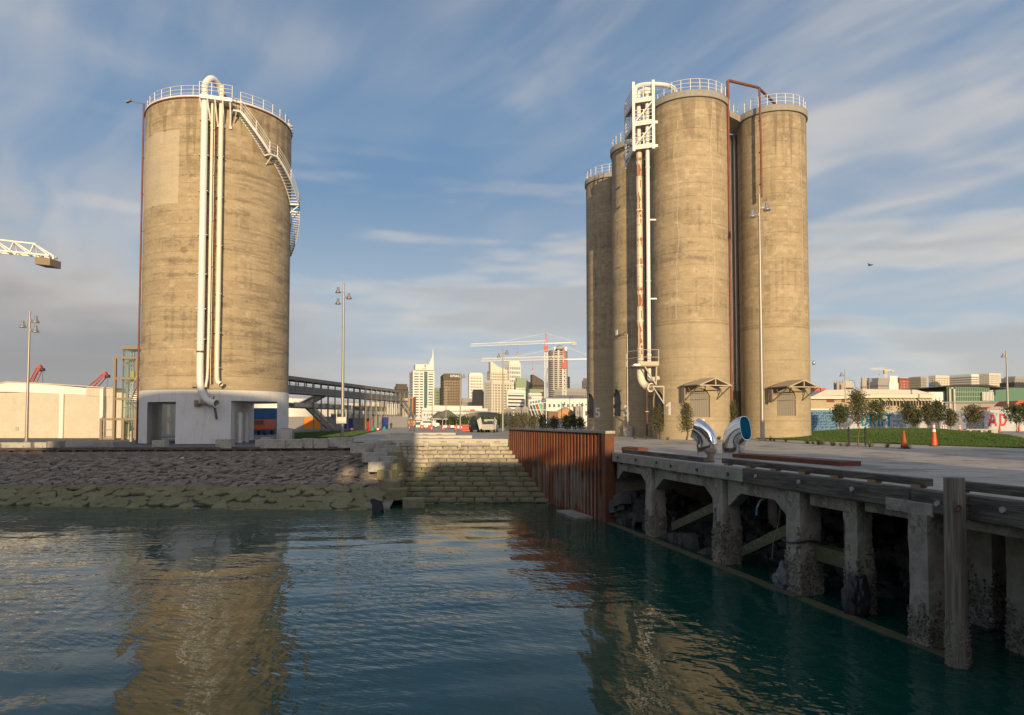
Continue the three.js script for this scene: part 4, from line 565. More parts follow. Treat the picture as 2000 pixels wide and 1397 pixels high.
plain(-21.2, -19.7, -.82, -.46, .3, 'pale short beam between the roped pile and the spalled pile'); plain(-19.0, -17.2, -.72, -.44, .35, 'shallow grey beam beside the spalled pile'); plain(-17.8, -16.4, -.52, -.25, -.05, 'short pile cap beam on the pale square pile'); plain(-15.9, -4, -.72, -.46, .3, 'long beam under the near edge of the wharf');
plain(-21.3, -19.6, -2.45, -2.05, .5, 'low cross beam between the roped pile and the spalled pile', M.sill);
// braces, sills, ropes, sheets
for (const [a, b, label] of [[onZ(1300, 1030, 31.3), onZ(1392, 986, 26.6), 'oyster crusted brace rising to the thick pile'], [onZ(1432, 1080, 25.8), onZ(1538, 1028, 22), 'oyster crusted brace rising to the roped pile']]) { const t = thing('pile_brace', label, 'brace'); a.addScaledVector(WN, -.45); b.addScaledVector(WN, -.45); new MB().bar(a, b, .34, .34).build('brace', M.sill, t); const m = new MB(), d = b.clone().sub(a); for (let i = 0; i < 420; i++) { const s = rnd(), p = a.clone().addScaledVector(d, s), r = rr(.018, .045), an = rnd() * 6.28; m.geo(barn[i & 1], m0.compose(p.add(V(Math.cos(an) * .19, Math.sin(an) * .19, .1 * Math.cos(an))), q0, V(r, r, r))); } m.build('barnacles', shellMat[0], t, 'stuff'); }
[[-36.5, -27, 'olive sill beam awash, from the sheet piles past the first pile'], [-26.9, -21.2, 'olive sill beam awash in front of the roped pile'], [-21.1, -15.6, 'olive sill beam awash by the spalled pile']].forEach(([za, zb, label]) => { const t = thing('sill_beam', label, 'beam', E((za + zb) / 2, .35, WATER), WT); new MB().box(0, -.09, 0, wl(za, zb), .26, .3).build('beam', M.sill, t); });
{ const t = thing('pile_rope', 'dark rope tied round a concrete pile', 'rope', E(-21.7, -.2, -1.95), WT); const pts = []; for (let i = 0; i <= 24; i++) { const a = i / 24 * 6.283, c = Math.cos(a), s = Math.sin(a), k = .43 / Math.max(Math.abs(c), Math.abs(s)); pts.push(V(c * k, .06 * Math.sin(a * 2 + 1), s * k)); } new MB().path(pts, .03, 6, 60).build('rope', M.steelDark, t); }
const crumple = (label, pos, sx, sy, sz, mat, sd) => { const g = new THREE.IcosahedronGeometry(1, 4), q = g.attributes.position; for (let i = 0; i < q.count; i++) { const v = V(q.getX(i), q.getY(i), q.getZ(i)), n = fbm(v.x * 2.2 + 9 + sd, v.y * 2.2 + v.z * 2.8 + 9, 4, sd), f = Math.abs(fbm(v.x * 3 + v.z * 2 + 20, v.y * 1.2 + 20, 3, sd + 4) - .5); v.multiplyScalar(.62 + .65 * n - .5 * f); q.setXYZ(i, v.x * sx, v.y * sy, v.z * sz); } g.computeVertexNormals(); const m = mesh('plastic_sheet', metreUV(tri(g)), mat); m.position.copy(pos); return tag(m, label, 'sheet'); };
crumple('crumpled grey plastic sheet floating at the foot of the roped pile', onY(1540, 1150, WATER).add(V(0, .3, 0)), .48, .55, .4, flat([.11, .115, .13], { roughness: .5 }), 70);
crumple('black plastic sheet wrapped round the foot of the spalled pile', E(-19.2, .0, WATER + .45), .34, .75, .34, flat([.018, .02, .024], { roughness: .45 }), 75);
{ const t = thing('dangling_hose', 'pale hose with a blue end hanging in the second opening of the wharf', 'hose'); const D = 24; new MB().path([onZ(1498, 972, D), onZ(1486, 978, D), onZ(1479, 992, D)], .035, 8, 20).build('hose', M.concretePale, t); new MB().tube(onZ(1479, 991, D), onZ(1477.5, 1007, D), .04, .04).build('hose_end', flat([.05, .25, .4]), t); const u = thing('dangling_cable', 'thin grey cable hanging before the roped pile', 'cable'); new MB().path([onZ(1525, 978, 23), onZ(1521, 1020, 23), onZ(1511, 1060, 23), onZ(1508, 1092, 23)], .015, 6, 24).build('cable', M.steelGrey, u); }
// rubble bank under the deck
{ const t = thing('rubble_bank', 'dark bank of rubble and boulders under the wharf deck', 'rubble'), mb = [new MB(), new MB()]; const P = (z, u) => E(z, -mix(2.2, 8.2, u), mix(-3.9, -.5, u));
  const pos = [], idx = []; for (let i = 0; i <= 40; i++) for (let j = 0; j <= 4; j++) { const p = P(mix(-37, 4, i / 40), j / 4); pos.push(p.x, p.y - .2, p.z); if (i < 40 && j < 4) { const a = i * 5 + j; idx.push(a, a + 5, a + 1, a + 1, a + 5, a + 6); } } const g = new THREE.BufferGeometry(); g.setAttribute('position', new THREE.Float32BufferAttribute(pos, 3)); g.setIndex(idx); mesh('core', metreUV(tri(g)), M.darkRubble, t);
  for (let i = 0; i < 900; i++) { const z = rr(-36.8, -8), u = rnd() ** 1.3, p = P(z, u), s = rr(.15, .5); mb[i & 1].geo(stoneShapes[i % 8], m0.compose(p, q0.setFromEuler(new THREE.Euler(rr(-.5, .5), rnd() * 6, rr(-.5, .5))), V(s, s * .9, s))); }
  for (let i = 0; i < 160; i++) { const z = rr(-36.4, -27.5), p = E(z, -rr(.4, 2.6), rr(-3.75, -3.3) + .25 * Math.max(0, -33 - z)), s = rr(.15, .42); mb[i & 1].geo(stoneShapes[i % 8], m0.compose(p, q0.setFromEuler(new THREE.Euler(rr(-.6, .6), rnd() * 6, rr(-.6, .6))), V(s, s, s))); }
  for (let i = 0; i < 90; i++) { const z = rr(-37, -35.6), p = E(z, -rr(0, 3.2), 0), s = rr(.2, .5); p.y = rr(-3.7, -2.2); mb[0].geo(stoneShapes[i % 8], m0.compose(p, q0.setFromEuler(new THREE.Euler(rr(-.6, .6), rnd() * 6, 0)), V(s, s, s))); }
  mb[0].build('rubble', M.darkRubble, t, 'stuff'); mb[1].build('rubble', M.darkRubble, t, 'stuff'); }
// deck furniture
{ const bench = (label, pts, h) => { const t = thing('corten_upstand', label, 'steel bench'); mesh('plate', slab(pts, .004, h), M.corten, t); };
  const a = onY(1427, 893.5, 0), b = onY(1641, 911, 0), d = b.clone().sub(a).normalize(), n = V(-d.z, 0, d.x); if (n.x < 0) n.negate(); bench('long low rusty steel bench along the wharf behind the kerb rail', [[a.x, a.z], [b.x, b.z], [b.x + n.x * .95, b.z + n.z * .95], [a.x + n.x * .95, a.z + n.z * .95]], .17);
  const c = onY(1214, 879.5, 0), e = onY(1246, 881.8, 0), f = onY(1266, 881.2, 0); bench('short low rusty steel bench near the sheet pile wall', [[c.x, c.z], [e.x, e.z], [f.x, f.z], [f.x + c.x - e.x, f.z + c.z - e.z - 1]], .17);
  const p = onY(1388, 903, 0), t = thing('mooring_bollard', 'rust stained mooring bollard in front of a mirrored tube', 'bollard', p); new MB().lathe([[0, 0], [.17, 0], [.15, .08], [.13, .3], [.2, .36], [.23, .44], [.21, .52], [.1, .56], [0, .56]], 0, 0, 0, 18).build('body', std({ map: mottle([.26, .2, .14], [.3, .25, .19], [.2, .07, .03], { m: .5, s: 140 }) }), t); }
// mirrored tube sculptures
function tubeSculpture(label, base, head, bend, s0, rho, a, b) {
  const t = thing('tube_sculpture', label, 'sculpture', base, 0, 'mirrored bent tube sculptures'), h = V(Math.sin(head), 0, Math.cos(head)), side = V(h.z, 0, -h.x), NU = 40, NV = 36;
  const prof = k => { const th = k / NU * 6.2832, c = Math.cos(th), s = Math.sin(th), e = .72; return [Math.sign(c) * Math.abs(c) ** e, Math.sign(s) * Math.abs(s) ** e]; };
  const surf = (scale, v0) => { const pos = [], idx = []; for (let j = 0; j <= NV; j++) { const s = mix(v0, 1, j / NV) * (s0 + rho * bend), ph = Math.max(0, s - s0) / rho, ctr = V(0, Math.min(s, s0), 0).add(V(0, rho * Math.sin(ph), 0)).addScaledVector(h, rho * (1 - Math.cos(ph))), nn = h.clone().multiplyScalar(Math.cos(ph)).add(V(0, -Math.sin(ph), 0)); const grow = mix(.93, 1, j / NV); for (let k = 0; k <= NU; k++) { const [c, q] = prof(k); const p = ctr.clone().addScaledVector(nn, c * a * scale * grow).addScaledVector(side, q * b * scale * grow); pos.push(p.x, p.y, p.z); if (j < NV && k < NU) { const A = j * (NU + 1) + k; idx.push(A, A + NU + 1, A + 1, A + 1, A + NU + 1, A + NU + 2); } } } const g = new THREE.BufferGeometry(); g.setAttribute('position', new THREE.Float32BufferAttribute(pos, 3)); g.setIndex(idx); g.computeVertexNormals(); return { g, pos }; };
  const o = surf(1, 0), i = surf(.95, .35); mesh('outer_skin', o.g, M.chrome, t); mesh('inner_skin', i.g, M.blueEnamel, t);
  const ring = [], L = NV * (NU + 1) * 3; for (let k = 0; k < NU; k++) { const g4 = (P, k) => P.slice(L + k * 3, L + k * 3 + 3), A = g4(o.pos, k), B = g4(o.pos, k + 1), C = g4(i.pos, k), D = g4(i.pos, k + 1); ring.push(...A, ...B, ...C, ...B, ...D, ...C); } const rg = new THREE.BufferGeometry(); rg.setAttribute('position', new THREE.Float32BufferAttribute(ring, 3)); rg.computeVertexNormals(); mesh('lip', rg, M.chrome, t);
  const fl = new MB(); fl.geo(new THREE.CylinderGeometry(.44, .44, .02, 28)); const m = fl.build('foot_plate', M.galv, t); m.position.y = .012; m.rotation.y = head; m.scale.set(1, 1, 1); return t;
}
tubeSculpture('mirror polished bent tube leaning away, its mouth turned from the water', onY(1381, 890, 0), -2.05, 1.22, .5, .86, .5, .38);
tubeSculpture('mirror polished bent tube whose open mouth shows a blue inside', onY(1433, 893, 0), .62, 1.42, .55, .78, .54, .38);
// ================================================================ BACKGROUND
// ---- lamp posts
function lampPost(label, base, h, heads, r = .16) {
  const t = thing('lamp_post', label, 'lamp post', base, 0, 'tall round lamp posts'); new MB().tube(V(0, 0, 0), V(0, h, 0), r, r * .5, 14).build('pole', M.polePaint, t); new MB().lathe([[0, 0], [r * 1.8, 0], [r * 1.7, .1], [r * 1.1, .16], [0, .16]], 0, 0, 0, 14).build('foot', M.polePaint, t);
  for (const [dy, sd] of heads) { const y = h - dy, x = sd * .62; const p = new MB().bar(V(0, y, 0), V(x, y, .05), .07).build('arm', M.steelGrey, t); new MB().lathe([[0, .42], [.13, .42], [.15, .12], [.32, -.16], [.34, -.22], [.29, -.2], [0, -.08]], x, y, .05, 16).build('lamp_head', M.galv, p); new MB().tube(V(sd * .1, y - .12, 0), V(sd * .1, y + .12, 0), .1, .1).build('clamp', M.steelGrey, p); }
  return t;
}
const lampH = (py, D, y) => hAt(py, D) - y;
lampPost('tall lamp post in front of the canopied silo, with two lamp heads', onZ(1489.5, 861, 60).setY(0), lampH(380, 60, 0), [[1.15, 1], [1.75, -1]], .18);
lampPost('tall lamp post between the wide silo and the lawn, with a pale sign box', V(xAt(669, 81), GL, -81), lampH(553, 81, GL), [[.9, -1], [1.6, 1], [2.2, -1]], .2);
lampPost('lamp post in front of the white warehouse wall', V(xAt(53, 68), GL, -68), lampH(608, 68, GL), [[.9, 1], [1.35, -1], [1.8, 1]], .15);
lampPost('lamp post beside the far end of the sheet pile wall', V(xAt(982, 110), 0, -110), lampH(678, 110, 0), [[.9, 1], [1.4, -1]], .16);
lampPost('lamp post standing by the dark car', V(xAt(899, 124), 0, -124), lampH(727, 124, 0), [[.8, 1]], .13);
lampPost('thin lamp post before the brown tower', V(xAt(871, 150), 0, -150), lampH(754, 150, 0), [[.8, 1]], .12); lampPost('thin lamp post at the green awning roof', V(xAt(844, 165), 0, -165), lampH(763, 165, 0), [[.8, -1]], .12); lampPost('short lamp post behind the orange barriers', V(xAt(911, 190), 0, -190), lampH(806, 190, 0), [[.6, 1]], .1);
lampPost('lamp post behind the tall staked tree', V(xAt(1652, 118), 0, -118), lampH(722, 118, 0), [[.9, -1]], .15); lampPost('lamp post before the hoarding with large red letters', V(xAt(1969, 118), 0, -118), lampH(685, 118, 0), [[.9, -1]], .22);
for (const [px, py] of [[1097, 785], [1113, 772], [1132, 786]]) lampPost('slim grey lamp post before the white hipped building', V(xAt(px, 160), 0, -160), lampH(py, 160, 0), [[.5, 1]], .11);
{ const t = thing('sign_box', 'pale upright sign box strapped to a lamp post', 'sign', V(xAt(668, 81), hAt(828, 81), -80.7)); new MB().span(-.56, -.5, 0, 1.6, -.05, .05).build('side', M.white, t); new MB().span(.5, .56, 0, 1.6, -.05, .05).build('side', M.white, t); for (const y of [.02, .78, 1.58]) new MB().box(0, y, 0, 1.1, .04, .08).build('shelf', M.steelGrey, t); new MB().span(-.48, .48, .05, .74, -.02, .02).build('panel', M.galv, t); }
// ---- left: warehouse, red cranes, lift tower
const tan = flat([.56, .5, .4], { roughness: .75 }), tanMap = std({ map: mottle([.56, .5, .395], [.52, .46, .36], [.44, .38, .29], { m: 5, s: 160, g: .04, d: .4 }), roughness: .8 }), brightW = std({ map: mottle([.78, .75, .68], [.72, .69, .62], [.6, .55, .46], { m: 4, s: 161, g: .05, d: .4 }), roughness: .7 });
function extrudeZ(pxpts, D, depth) { const pts = pxpts.map(([x, y]) => { const p = onZ(x, y, D); return [p.x, p.y]; }); return new MB().ext(pts, depth, m0.makeTranslation(0, 0, -D - depth)); }     // a front traced at depth D and given its own thickness
{ const t = thing('warehouse', 'long cream warehouse with a white fascia band under a low roof', 'building'), D = 85, x0 = xAt(-260, D), x1 = xAt(262, D);
  new MB().span(x0, x1, GL, hAt(767, D), -D - 30, -D).build('wall', tanMap, t); extrudeZ([[168, 773], [226, 776], [226, 760], [168, 757]], D - .15, 10).build('wall', tanMap, t); extrudeZ([[-60, 765], [17, 765.5], [168, 771.5], [168, 758], [92, 751], [13, 747]], D - .1, 14).build('fascia', brightW, t); extrudeZ([[-60, 764], [13, 746.6], [92, 750.6], [226, 759.6], [226, 758], [90, 748.6], [12, 745], [-60, 762]], D - .25, 24).build('roof_edge', tanMap, t);
  new MB().span(xAt(118.5, D), xAt(126, D), GL, hAt(770, D), -D, -D + .3).build('pilaster', brightW, t); new MB().span(xAt(198, D), xAt(204, D), hAt(816, D), hAt(760, D), -D + .16, -D + .4).build('downpipe', brightW, t); new MB().span(xAt(31, D), xAt(37.5, D), hAt(841, D), hAt(834, D), -D, -D + .08).build('vent', M.concretePale, t);
  for (const [y, a, b] of [[798, -60, 92], [829, -60, 92]]) new MB().span(xAt(a, D), xAt(b, D), hAt(y + .3, D), hAt(y - .3, D), -D, -D + .03).build('joint_strip', tan, t); }
for (const [px, py, bx, by, D, label] of [[82, 717, 58, 760, 260, 'orange red crane jib beside the lamp post, rising behind the warehouse'], [209, 730, 168, 772, 260, 'orange red crane jib next to the lift tower, rising behind the warehouse']]) { const t = thing('crane_boom', label, 'crane', V(0, 0, 0), 0), a = onZ(bx, by, D), b = onZ(px - 6, py + 4, D), c = onZ(px, py + 1, D), n = V(0, 0, 1.1), up = V(-.6, .9, 0); for (const o of [n, n.clone().negate()]) for (const s of [1, -1]) new MB().bar(a.clone().add(o).addScaledVector(up, s * .8), b.clone().add(o).addScaledVector(up, s * .5), .22).build('chord', M.redOrange, t); for (let i = 0; i < 8; i++) { const p = a.clone().lerp(b, i / 8), q = a.clone().lerp(b, (i + 1) / 8); new MB().bar(p.clone().addScaledVector(up, .7).add(n), q.clone().addScaledVector(up, -.7).add(n), .14).build('lacing', M.redOrange, t); } new MB().bar(b, c, 1.4, 2.0).build('head', M.redOrange, t); new MB().lathe([[0, -.5], [.9, -.5], [.9, .5], [0, .5]], c.x + .5, c.y - .8, c.z + .6, 12).build('sheave', M.steelDark, t); const e = onZ(bx - 8 - (px > 150 ? 8 : 0), by, D); for (const k of [0, .6]) new MB().tube(e.clone().add(V(k, 0, 0)), b.clone().add(V(-.4 + k, .8, 0)), .09, .09, 5).build('stay_rope', M.steelDark, t); new MB().tube(c.clone().add(V(.3, 0, 0)), onZ(px, 775, D), .07, .07, 5).build('hoist_rope', M.steelDark, t); const m = onZ(bx, by, D); new MB().bar(V(m.x - .5, GL, m.z), m, 2).build('mast', M.redOrange, t); }
const pane = new THREE.MeshPhysicalMaterial({ color: col([.9, .95, .9]), roughness: .06, transmission: 1, thickness: 0, ior: 1.5 });
{ const D = 78, t = thing('lift_tower', 'glass lift tower in a tan steel frame beside the wide silo', 'lift tower'), m = M.tanSteel; const X = px => xAt(px, D), Y = py => hAt(py, D);
  for (const [px, y0, dz] of [[223, 698, 0], [266.5, 698, 0], [223, 698, -2.6], [266.5, 698, -2.6], [198.5, 818, 0], [241.5, 818, 0], [198.5, 818, -2.6]]) new MB().span(X(px) - .13, X(px) + .13, GL, Y(y0), -D + dz - .13, -D + dz + .13).build('post', m, t);
  for (const y of [699, 739.5, 779.5, 819]) for (const dz of [0, -2.6]) new MB().span(X(223) + .14, X(266.5) - .14, Y(y) - .12, Y(y) + .12, -D + dz - .1, -D + dz + .1).build('beam', m, t); new MB().span(X(198.5), X(223) - .14, Y(819) - .12, Y(819) + .1, -D - .1, -D + .1).build('beam', m, t); new MB().span(X(231), X(273), Y(680) - .1, Y(677) + .1, -D - 3.1, -D - .3).build('roof', m, t);
  const gx0 = X(233), gx1 = X(271); for (let k = 0; k < 6; k++) { const ya = mix(GL + .3, Y(682), k / 6), yb = mix(GL + .3, Y(682), (k + 1) / 6); for (let c = 0; c < 3; c++) { const p = new MB().span(mix(gx0, gx1, c / 3) + .02, mix(gx0, gx1, (c + 1) / 3) - .02, ya + .03, yb - .03, -D - .52, -D - .5).build('pane', pane, t); } new MB().span(gx0, gx1, yb - .05, yb + .05, -D - .62, -D - .55).build('transom', M.steelGrey, t); new MB().span(gx0 - .04, gx0 - .02, ya, yb, -D - 2.8, -D - .5).build('pane', pane, t); }
  for (const x of [gx0, gx1]) for (const z of [-.6, -2.8]) new MB().span(x - .06, x + .06, GL, Y(680), -D + z - .06, -D + z + .06).build('mullion', M.louvre, t);
  for (const [px, w] of [[238, .12], [243, .1], [252, .16], [257, .1], [262, .2]]) new MB().span(X(px), X(px) + w, GL, Y(684), -D - 1.7, -D - 1.5).build('guide_rail', M.galv, t); const yel = new MB().span(X(244.5), X(250.5), Y(749), Y(724), -D - 1.3, -D - 1.0).build('counterweight', flat([.5, .36, .03]), t); for (const px of [233, 240]) new MB().span(X(px), X(px + 5), GL, Y(828), -D - .9, -D - .8).build('lift_door', M.bleachedTimber, t); for (const y of [840, 853]) new MB().span(X(199), X(222), Y(y) - .04, Y(y) + .04, -D - .04, -D + .04).build('guard_rail', m, t); new MB().span(X(199.5), X(222), GL, Y(855), -D - .1, -D - .05).build('kick_panel', m, t); }
// ---- crane arm reaching in from the left, high up
{ const D = 122, t = thing('crane_counter_jib', 'white lattice crane arm with a slatted grey counterweight, high above the warehouse', 'crane'); const P = (x, y, dz = 0) => onZ(x, y, D).add(V(0, 0, dz)), w = flat([.78, .74, .64], { roughness: .5 });
  for (const dz of [-1.1, 1.1]) { new MB().bar(P(-260, 466, dz), P(104, 502, dz), .26).build('lower_chord', w, t); } new MB().bar(P(-260, 440), P(70, 476.5), .24).build('upper_chord', w, t);
  const lo = x => 466 + (x + 260) * 36 / 364, up = x => 440 + (x + 260) * 36.5 / 330; for (const x of [66, 26.5, -13, -52, -92, -132, -172, -212]) for (const dz of [-1.1, 1.1]) { new MB().bar(P(x, up(x)), P(x, lo(x), dz), .18).build('post', w, t); new MB().bar(P(x, up(x)), P(x + 37, lo(x + 37), dz), .18).build('diagonal', w, t); } for (let x = -250; x < 100; x += 20) new MB().bar(P(x, lo(x), -1.1), P(x + 10, lo(x + 10), 1.1), .12).build('lacing', w, t);
  const cw = thing('counterweight', 'bundle of grey brown counterweight blocks hung on the white crane arm', 'counterweight', V(0, 0, 0)); for (let i = 0; i < 6; i++) { const a = P(79 + i * 4.9, 506 + i * .4), b = P(83.4 + i * 4.9, 519.5 + i * .5); new MB().span(a.x, b.x, b.y, a.y, -D - 1.5, -D + 1.5).build('block', M.tanSteel, cw); } for (const x of [83, 104]) new MB().bar(P(x, 499), P(x, 507), .34).build('hanger', w, cw);
  const mx = P(-262, 466); new MB().bar(V(mx.x, GL, mx.z), V(mx.x, mx.y + 5, mx.z), 2.2).build('mast', w, t); }
// ---- covered footbridge behind the wide silo
{ const t = thing('covered_footbridge', 'long covered steel footbridge on slender columns behind the wide silo', 'footbridge'), A = V(xAt(566, 132), 0, -132), B = V(xAt(787, 196), 0, -196), d = B.clone().sub(A), L = d.length(), u = d.clone().normalize(), n = V(-u.z, 0, u.x); if (n.x < 0) n.negate(); const m = M.bridgeSteel, s0 = -18, NB = 24, P = (s, o, y) => A.clone().addScaledVector(u, s).addScaledVector(n, o).setY(y), top = 9.65, bt = 6.85, w = 1.5;
  for (const o of [-w, w]) { new MB().bar(P(s0, o, top - .3), P(L, o, top - .3), .2, .6).build('top_chord', m, t); new MB().bar(P(s0, o, bt), P(L, o, bt), .2, .35).build('bottom_chord', m, t); new MB().bar(P(s0, o, bt + .75), P(L - 8, o, bt + .75), .06, .95).build('side_panel', M.louvre, t); new MB().bar(P(s0, o, bt + 1.45), P(L, o, bt + 1.45), .06).build('handrail', m, t); }
  new MB().bar(P(s0, 0, top + .03), P(L, 0, top + .03), 2 * w + .3, .06).build('roof', m, t); new MB().bar(P(s0, 0, bt + .2), P(L, 0, bt + .2), 2 * w - .2, .08).build('deck', M.steelGrey, t);
  for (let i = 0; i <= NB; i++) { const s = mix(s0, L, i / NB); for (const o of [-w, w]) { new MB().bar(P(s, o, bt), P(s, o, top - .5), .18).build('post', m, t); if (s > 12 && i % 1 === 0) new MB().bar(P(s, o, -.38), P(s, o, bt - .2), .2).build('column', m, t); } if (i < NB) { const e = mix(s0, L, (i + 1) / NB); new MB().bar(P(s, 0, top - .15), P(e, w, top - .15), .05).build('roof_brace', m, t); } }
  const plat = (sa, sb, y, o) => { new MB().bar(P(sa, o, y), P(sb, o, y), 1.8, .2).build('landing', m, t); for (const oo of [o - .9, o + .9]) { for (const h of [.35, .7, 1.05]) new MB().bar(P(sa, oo, y + h), P(sb, oo, y + h), .04).build('rail', m, t); for (let s = sa; s <= sb + .1; s += (sb - sa) / 6) new MB().bar(P(s, oo, y), P(s, oo, y + 1.1), .06).build('post', m, t); new MB().bar(P(sa, oo, y + .55), P(sb, oo, y + .55), .02, .8).build('mesh_panel', M.galv, t); } }; plat(5, 33, 4.2, -2.6); plat(26, 50, 2.2, -2.6); plat(38, 56, 4.2, -2.6); plat(46, 66, 2.2, -2.6);
  const stair = (sa, ya, sb, yb, o) => { for (const oo of [o - .6, o + .6]) { new MB().bar(P(sa, oo, ya), P(sb, oo, yb), .08, .3).build('stringer', m, t); new MB().bar(P(sa, oo, ya + 1), P(sb, oo, yb + 1), .05).build('handrail', m, t); new MB().bar(P(sa, oo, ya + .5), P(sb, oo, yb + .5), .02, .7).build('mesh_panel', M.galv, t); } for (let i = 0; i < 12; i++) { const f = (i + .5) / 12; new MB().bar(P(mix(sa, sb, f), o - .6, mix(ya, yb, f)), P(mix(sa, sb, f), o + .6, mix(ya, yb, f)), .28, .05).build('tread', m, t); } }; stair(13, 4.2, 24, -.38, -2.6); stair(20, 6.9, 10, 4.3, -2.6); stair(L - 2, 6.9, L + 9, 2.2, 0); plat(L + 7, L + 14, 2.2, 0); }
// ---- white tanks and coloured wall beyond
function tank(label, px, half, pyTop, D, mat, o = {}) { const t = thing('storage_tank', label, 'tank', V(xAt(px, D), GL, -D), 0, o.group), r = half * D / F, h = hAt(pyTop, D) - GL; new MB().geo(new THREE.CylinderGeometry(r, r, h, 48, 1).translate(0, h / 2, 0)).build('shell', mat, t); new MB().geo(new THREE.CylinderGeometry(.1, r + .1, r * .12, 48, 1).translate(0, h + r * .06, 0)).build('roof', mat, t); const n = Math.max(8, r * 3 | 0); for (let i = 0; i < n; i++) { const a = i / n * 6.283; new MB().bar(V(Math.cos(a) * r, h, Math.sin(a) * r), V(Math.cos(a) * r, h + 1, Math.sin(a) * r), .06).build('rail_post', M.tanSteel, t); } for (const y of [.5, 1]) new MB().geo(new THREE.TorusGeometry(r, .03, 4, 48).rotateX(Math.PI / 2).translate(0, h + y, 0)).build('rail', M.tanSteel, t); return t; }
tank('broad white storage tank behind the footbridge, next to the wide silo', 556, 61, 780, 190, brightW);
[[640, 22, 790], [688, 20, 788], [731, 19, 786], [766, 16, 789]].forEach(([px, h, y], i) => tank('upright grey storage tank seen through the footbridge columns', px, h, y, 232, flat([.5, .47, .42]), { group: 'tanks behind the footbridge' }));
{ const t = thing('panel_wall', 'long low wall of grey, orange and blue panels behind the footbridge', 'wall'), D = 178; const g = flat([.22, .22, .22]), or = flat([.62, .2, .02]), bl = flat([.02, .04, .22]), rd = flat([.42, .04, .03]); [[548, 594, g], [594, 628.6, or], [629, 671, g], [671, 690, bl], [690, 708.6, g], [709, 718, or], [718.5, 727, rd], [727.5, 745, g], [745.5, 758, bl], [758.5, 796, g]].forEach(([a, b, m], i) => new MB().span(xAt(a, D) + .03, xAt(b, D) - .03, GL, hAt(815, D), -D - .4, -D + .01 * (i % 3)).build('panel', m, t)); new MB().span(xAt(548, D), xAt(796, D), hAt(815, D) + .01, hAt(814, D), -D - .5, -D + .1).build('coping', M.steelGrey, t); }
// ---- city towers
const W = { cream: flat([.62, .57, .46]), white: flat([.7, .67, .6]), brown: flat([.1, .075, .05]), grey: flat([.3, .28, .25]), green: flat([.24, .3, .2]), tan: flat([.4, .33, .25]), dark: flat([.035, .035, .04]), brick: flat([.3, .09, .05]), stone: flat([.34, .29, .22]), mid: flat([.45, .41, .34]) };
const GLS = { dark: std({ color: col([.03, .035, .04]), roughness: .15 }), teal: std({ color: col([.05, .11, .11]), roughness: .12 }), green: std({ color: col([.10, .19, .12]), roughness: .15 }), bronze: std({ color: col([.16, .115, .06]), roughness: .2, metalness: .3 }), blue: std({ color: col([.08, .13, .22]), roughness: .15 }) };
// two faces meeting at column xc: left edge xl, right edge xr, at depth D; r turns the block
function tower(name, label, xl, xc, xr, top, D, o = {}) {
  const k = p => (p - 1000) / F, X = k(xc) * D, r = (o.turn ?? (xc > xl ? (xc > 1500 ? 18 : 30) : 0)) * Math.PI / 180, wr = (k(xr) * D - X) / (Math.cos(r) - k(xr) * Math.sin(r)), wlf = xc > xl ? (X - k(xl) * D) / (Math.sin(r) + k(xl) * Math.cos(r)) : (o.deep || wr * .8);
  const t = thing(name, label, 'building', V(X, GL, -D), r, o.group), H = hAt(top, D) - GL, fl = o.floors || 10, fh = H / fl, wall = o.wall || W.cream, glass = o.glass || GLS.dark, s = o.solid ?? .45, cr = o.cols || 8, cl = o.colsL || Math.max(2, Math.round(cr * wlf / wr)), q = .35;
  new MB().span(q, wr - q, 0, H - .05, -wlf + q, -q).build('glazing', glass, t);
  const f = new MB(); for (let i = 0; i <= fl; i++) { const h = i === fl ? fh * .6 : fh * s, y = i * fh - (i === fl ? h : 0); f.span(0, wr, Math.max(0, y - h * .2), Math.min(H, y + h), -wlf, 0); } f.build('floor_bands', wall, t, 'stuff');
  if (o.style !== 'bands') { const g = new MB(), pw = o.pier ?? .4; for (let i = 0; i <= cr; i++) { const w = wr / cr * pw, x = clamp(i * wr / cr - w / 2, .02, wr - w - .02); g.span(x, x + w, 0, H - .02, -q - .05, -.04); } for (let i = 0; i <= cl; i++) { const w = wlf / cl * pw, z = -clamp(i * wlf / cl - w / 2, .02, wlf - w - .02); g.span(.04, q + .05, 0, H - .02, z - w, z); } g.build('piers', o.pierMat || wall, t, 'stuff'); }
  else for (const [x, z] of [[0, 0], [wr, 0], [0, -wlf], [wr, -wlf]]) new MB().span(x ? wr - wr * .06 : .02, x ? wr - .02 : wr * .06, 0, H - .02, z ? -wlf + .02 : -wr * .06, z ? -wlf + wr * .06 : -.03).build('corner_pier', wall, t);
  new MB().span(wr * .08, wr * .92, H, H + (o.cap ?? fh * .5), -wlf * .9, -wlf * .1).build('roof_plant', o.capMat || wall, t); t.userData.dim = [wr, wlf, H, fh]; return t;
}
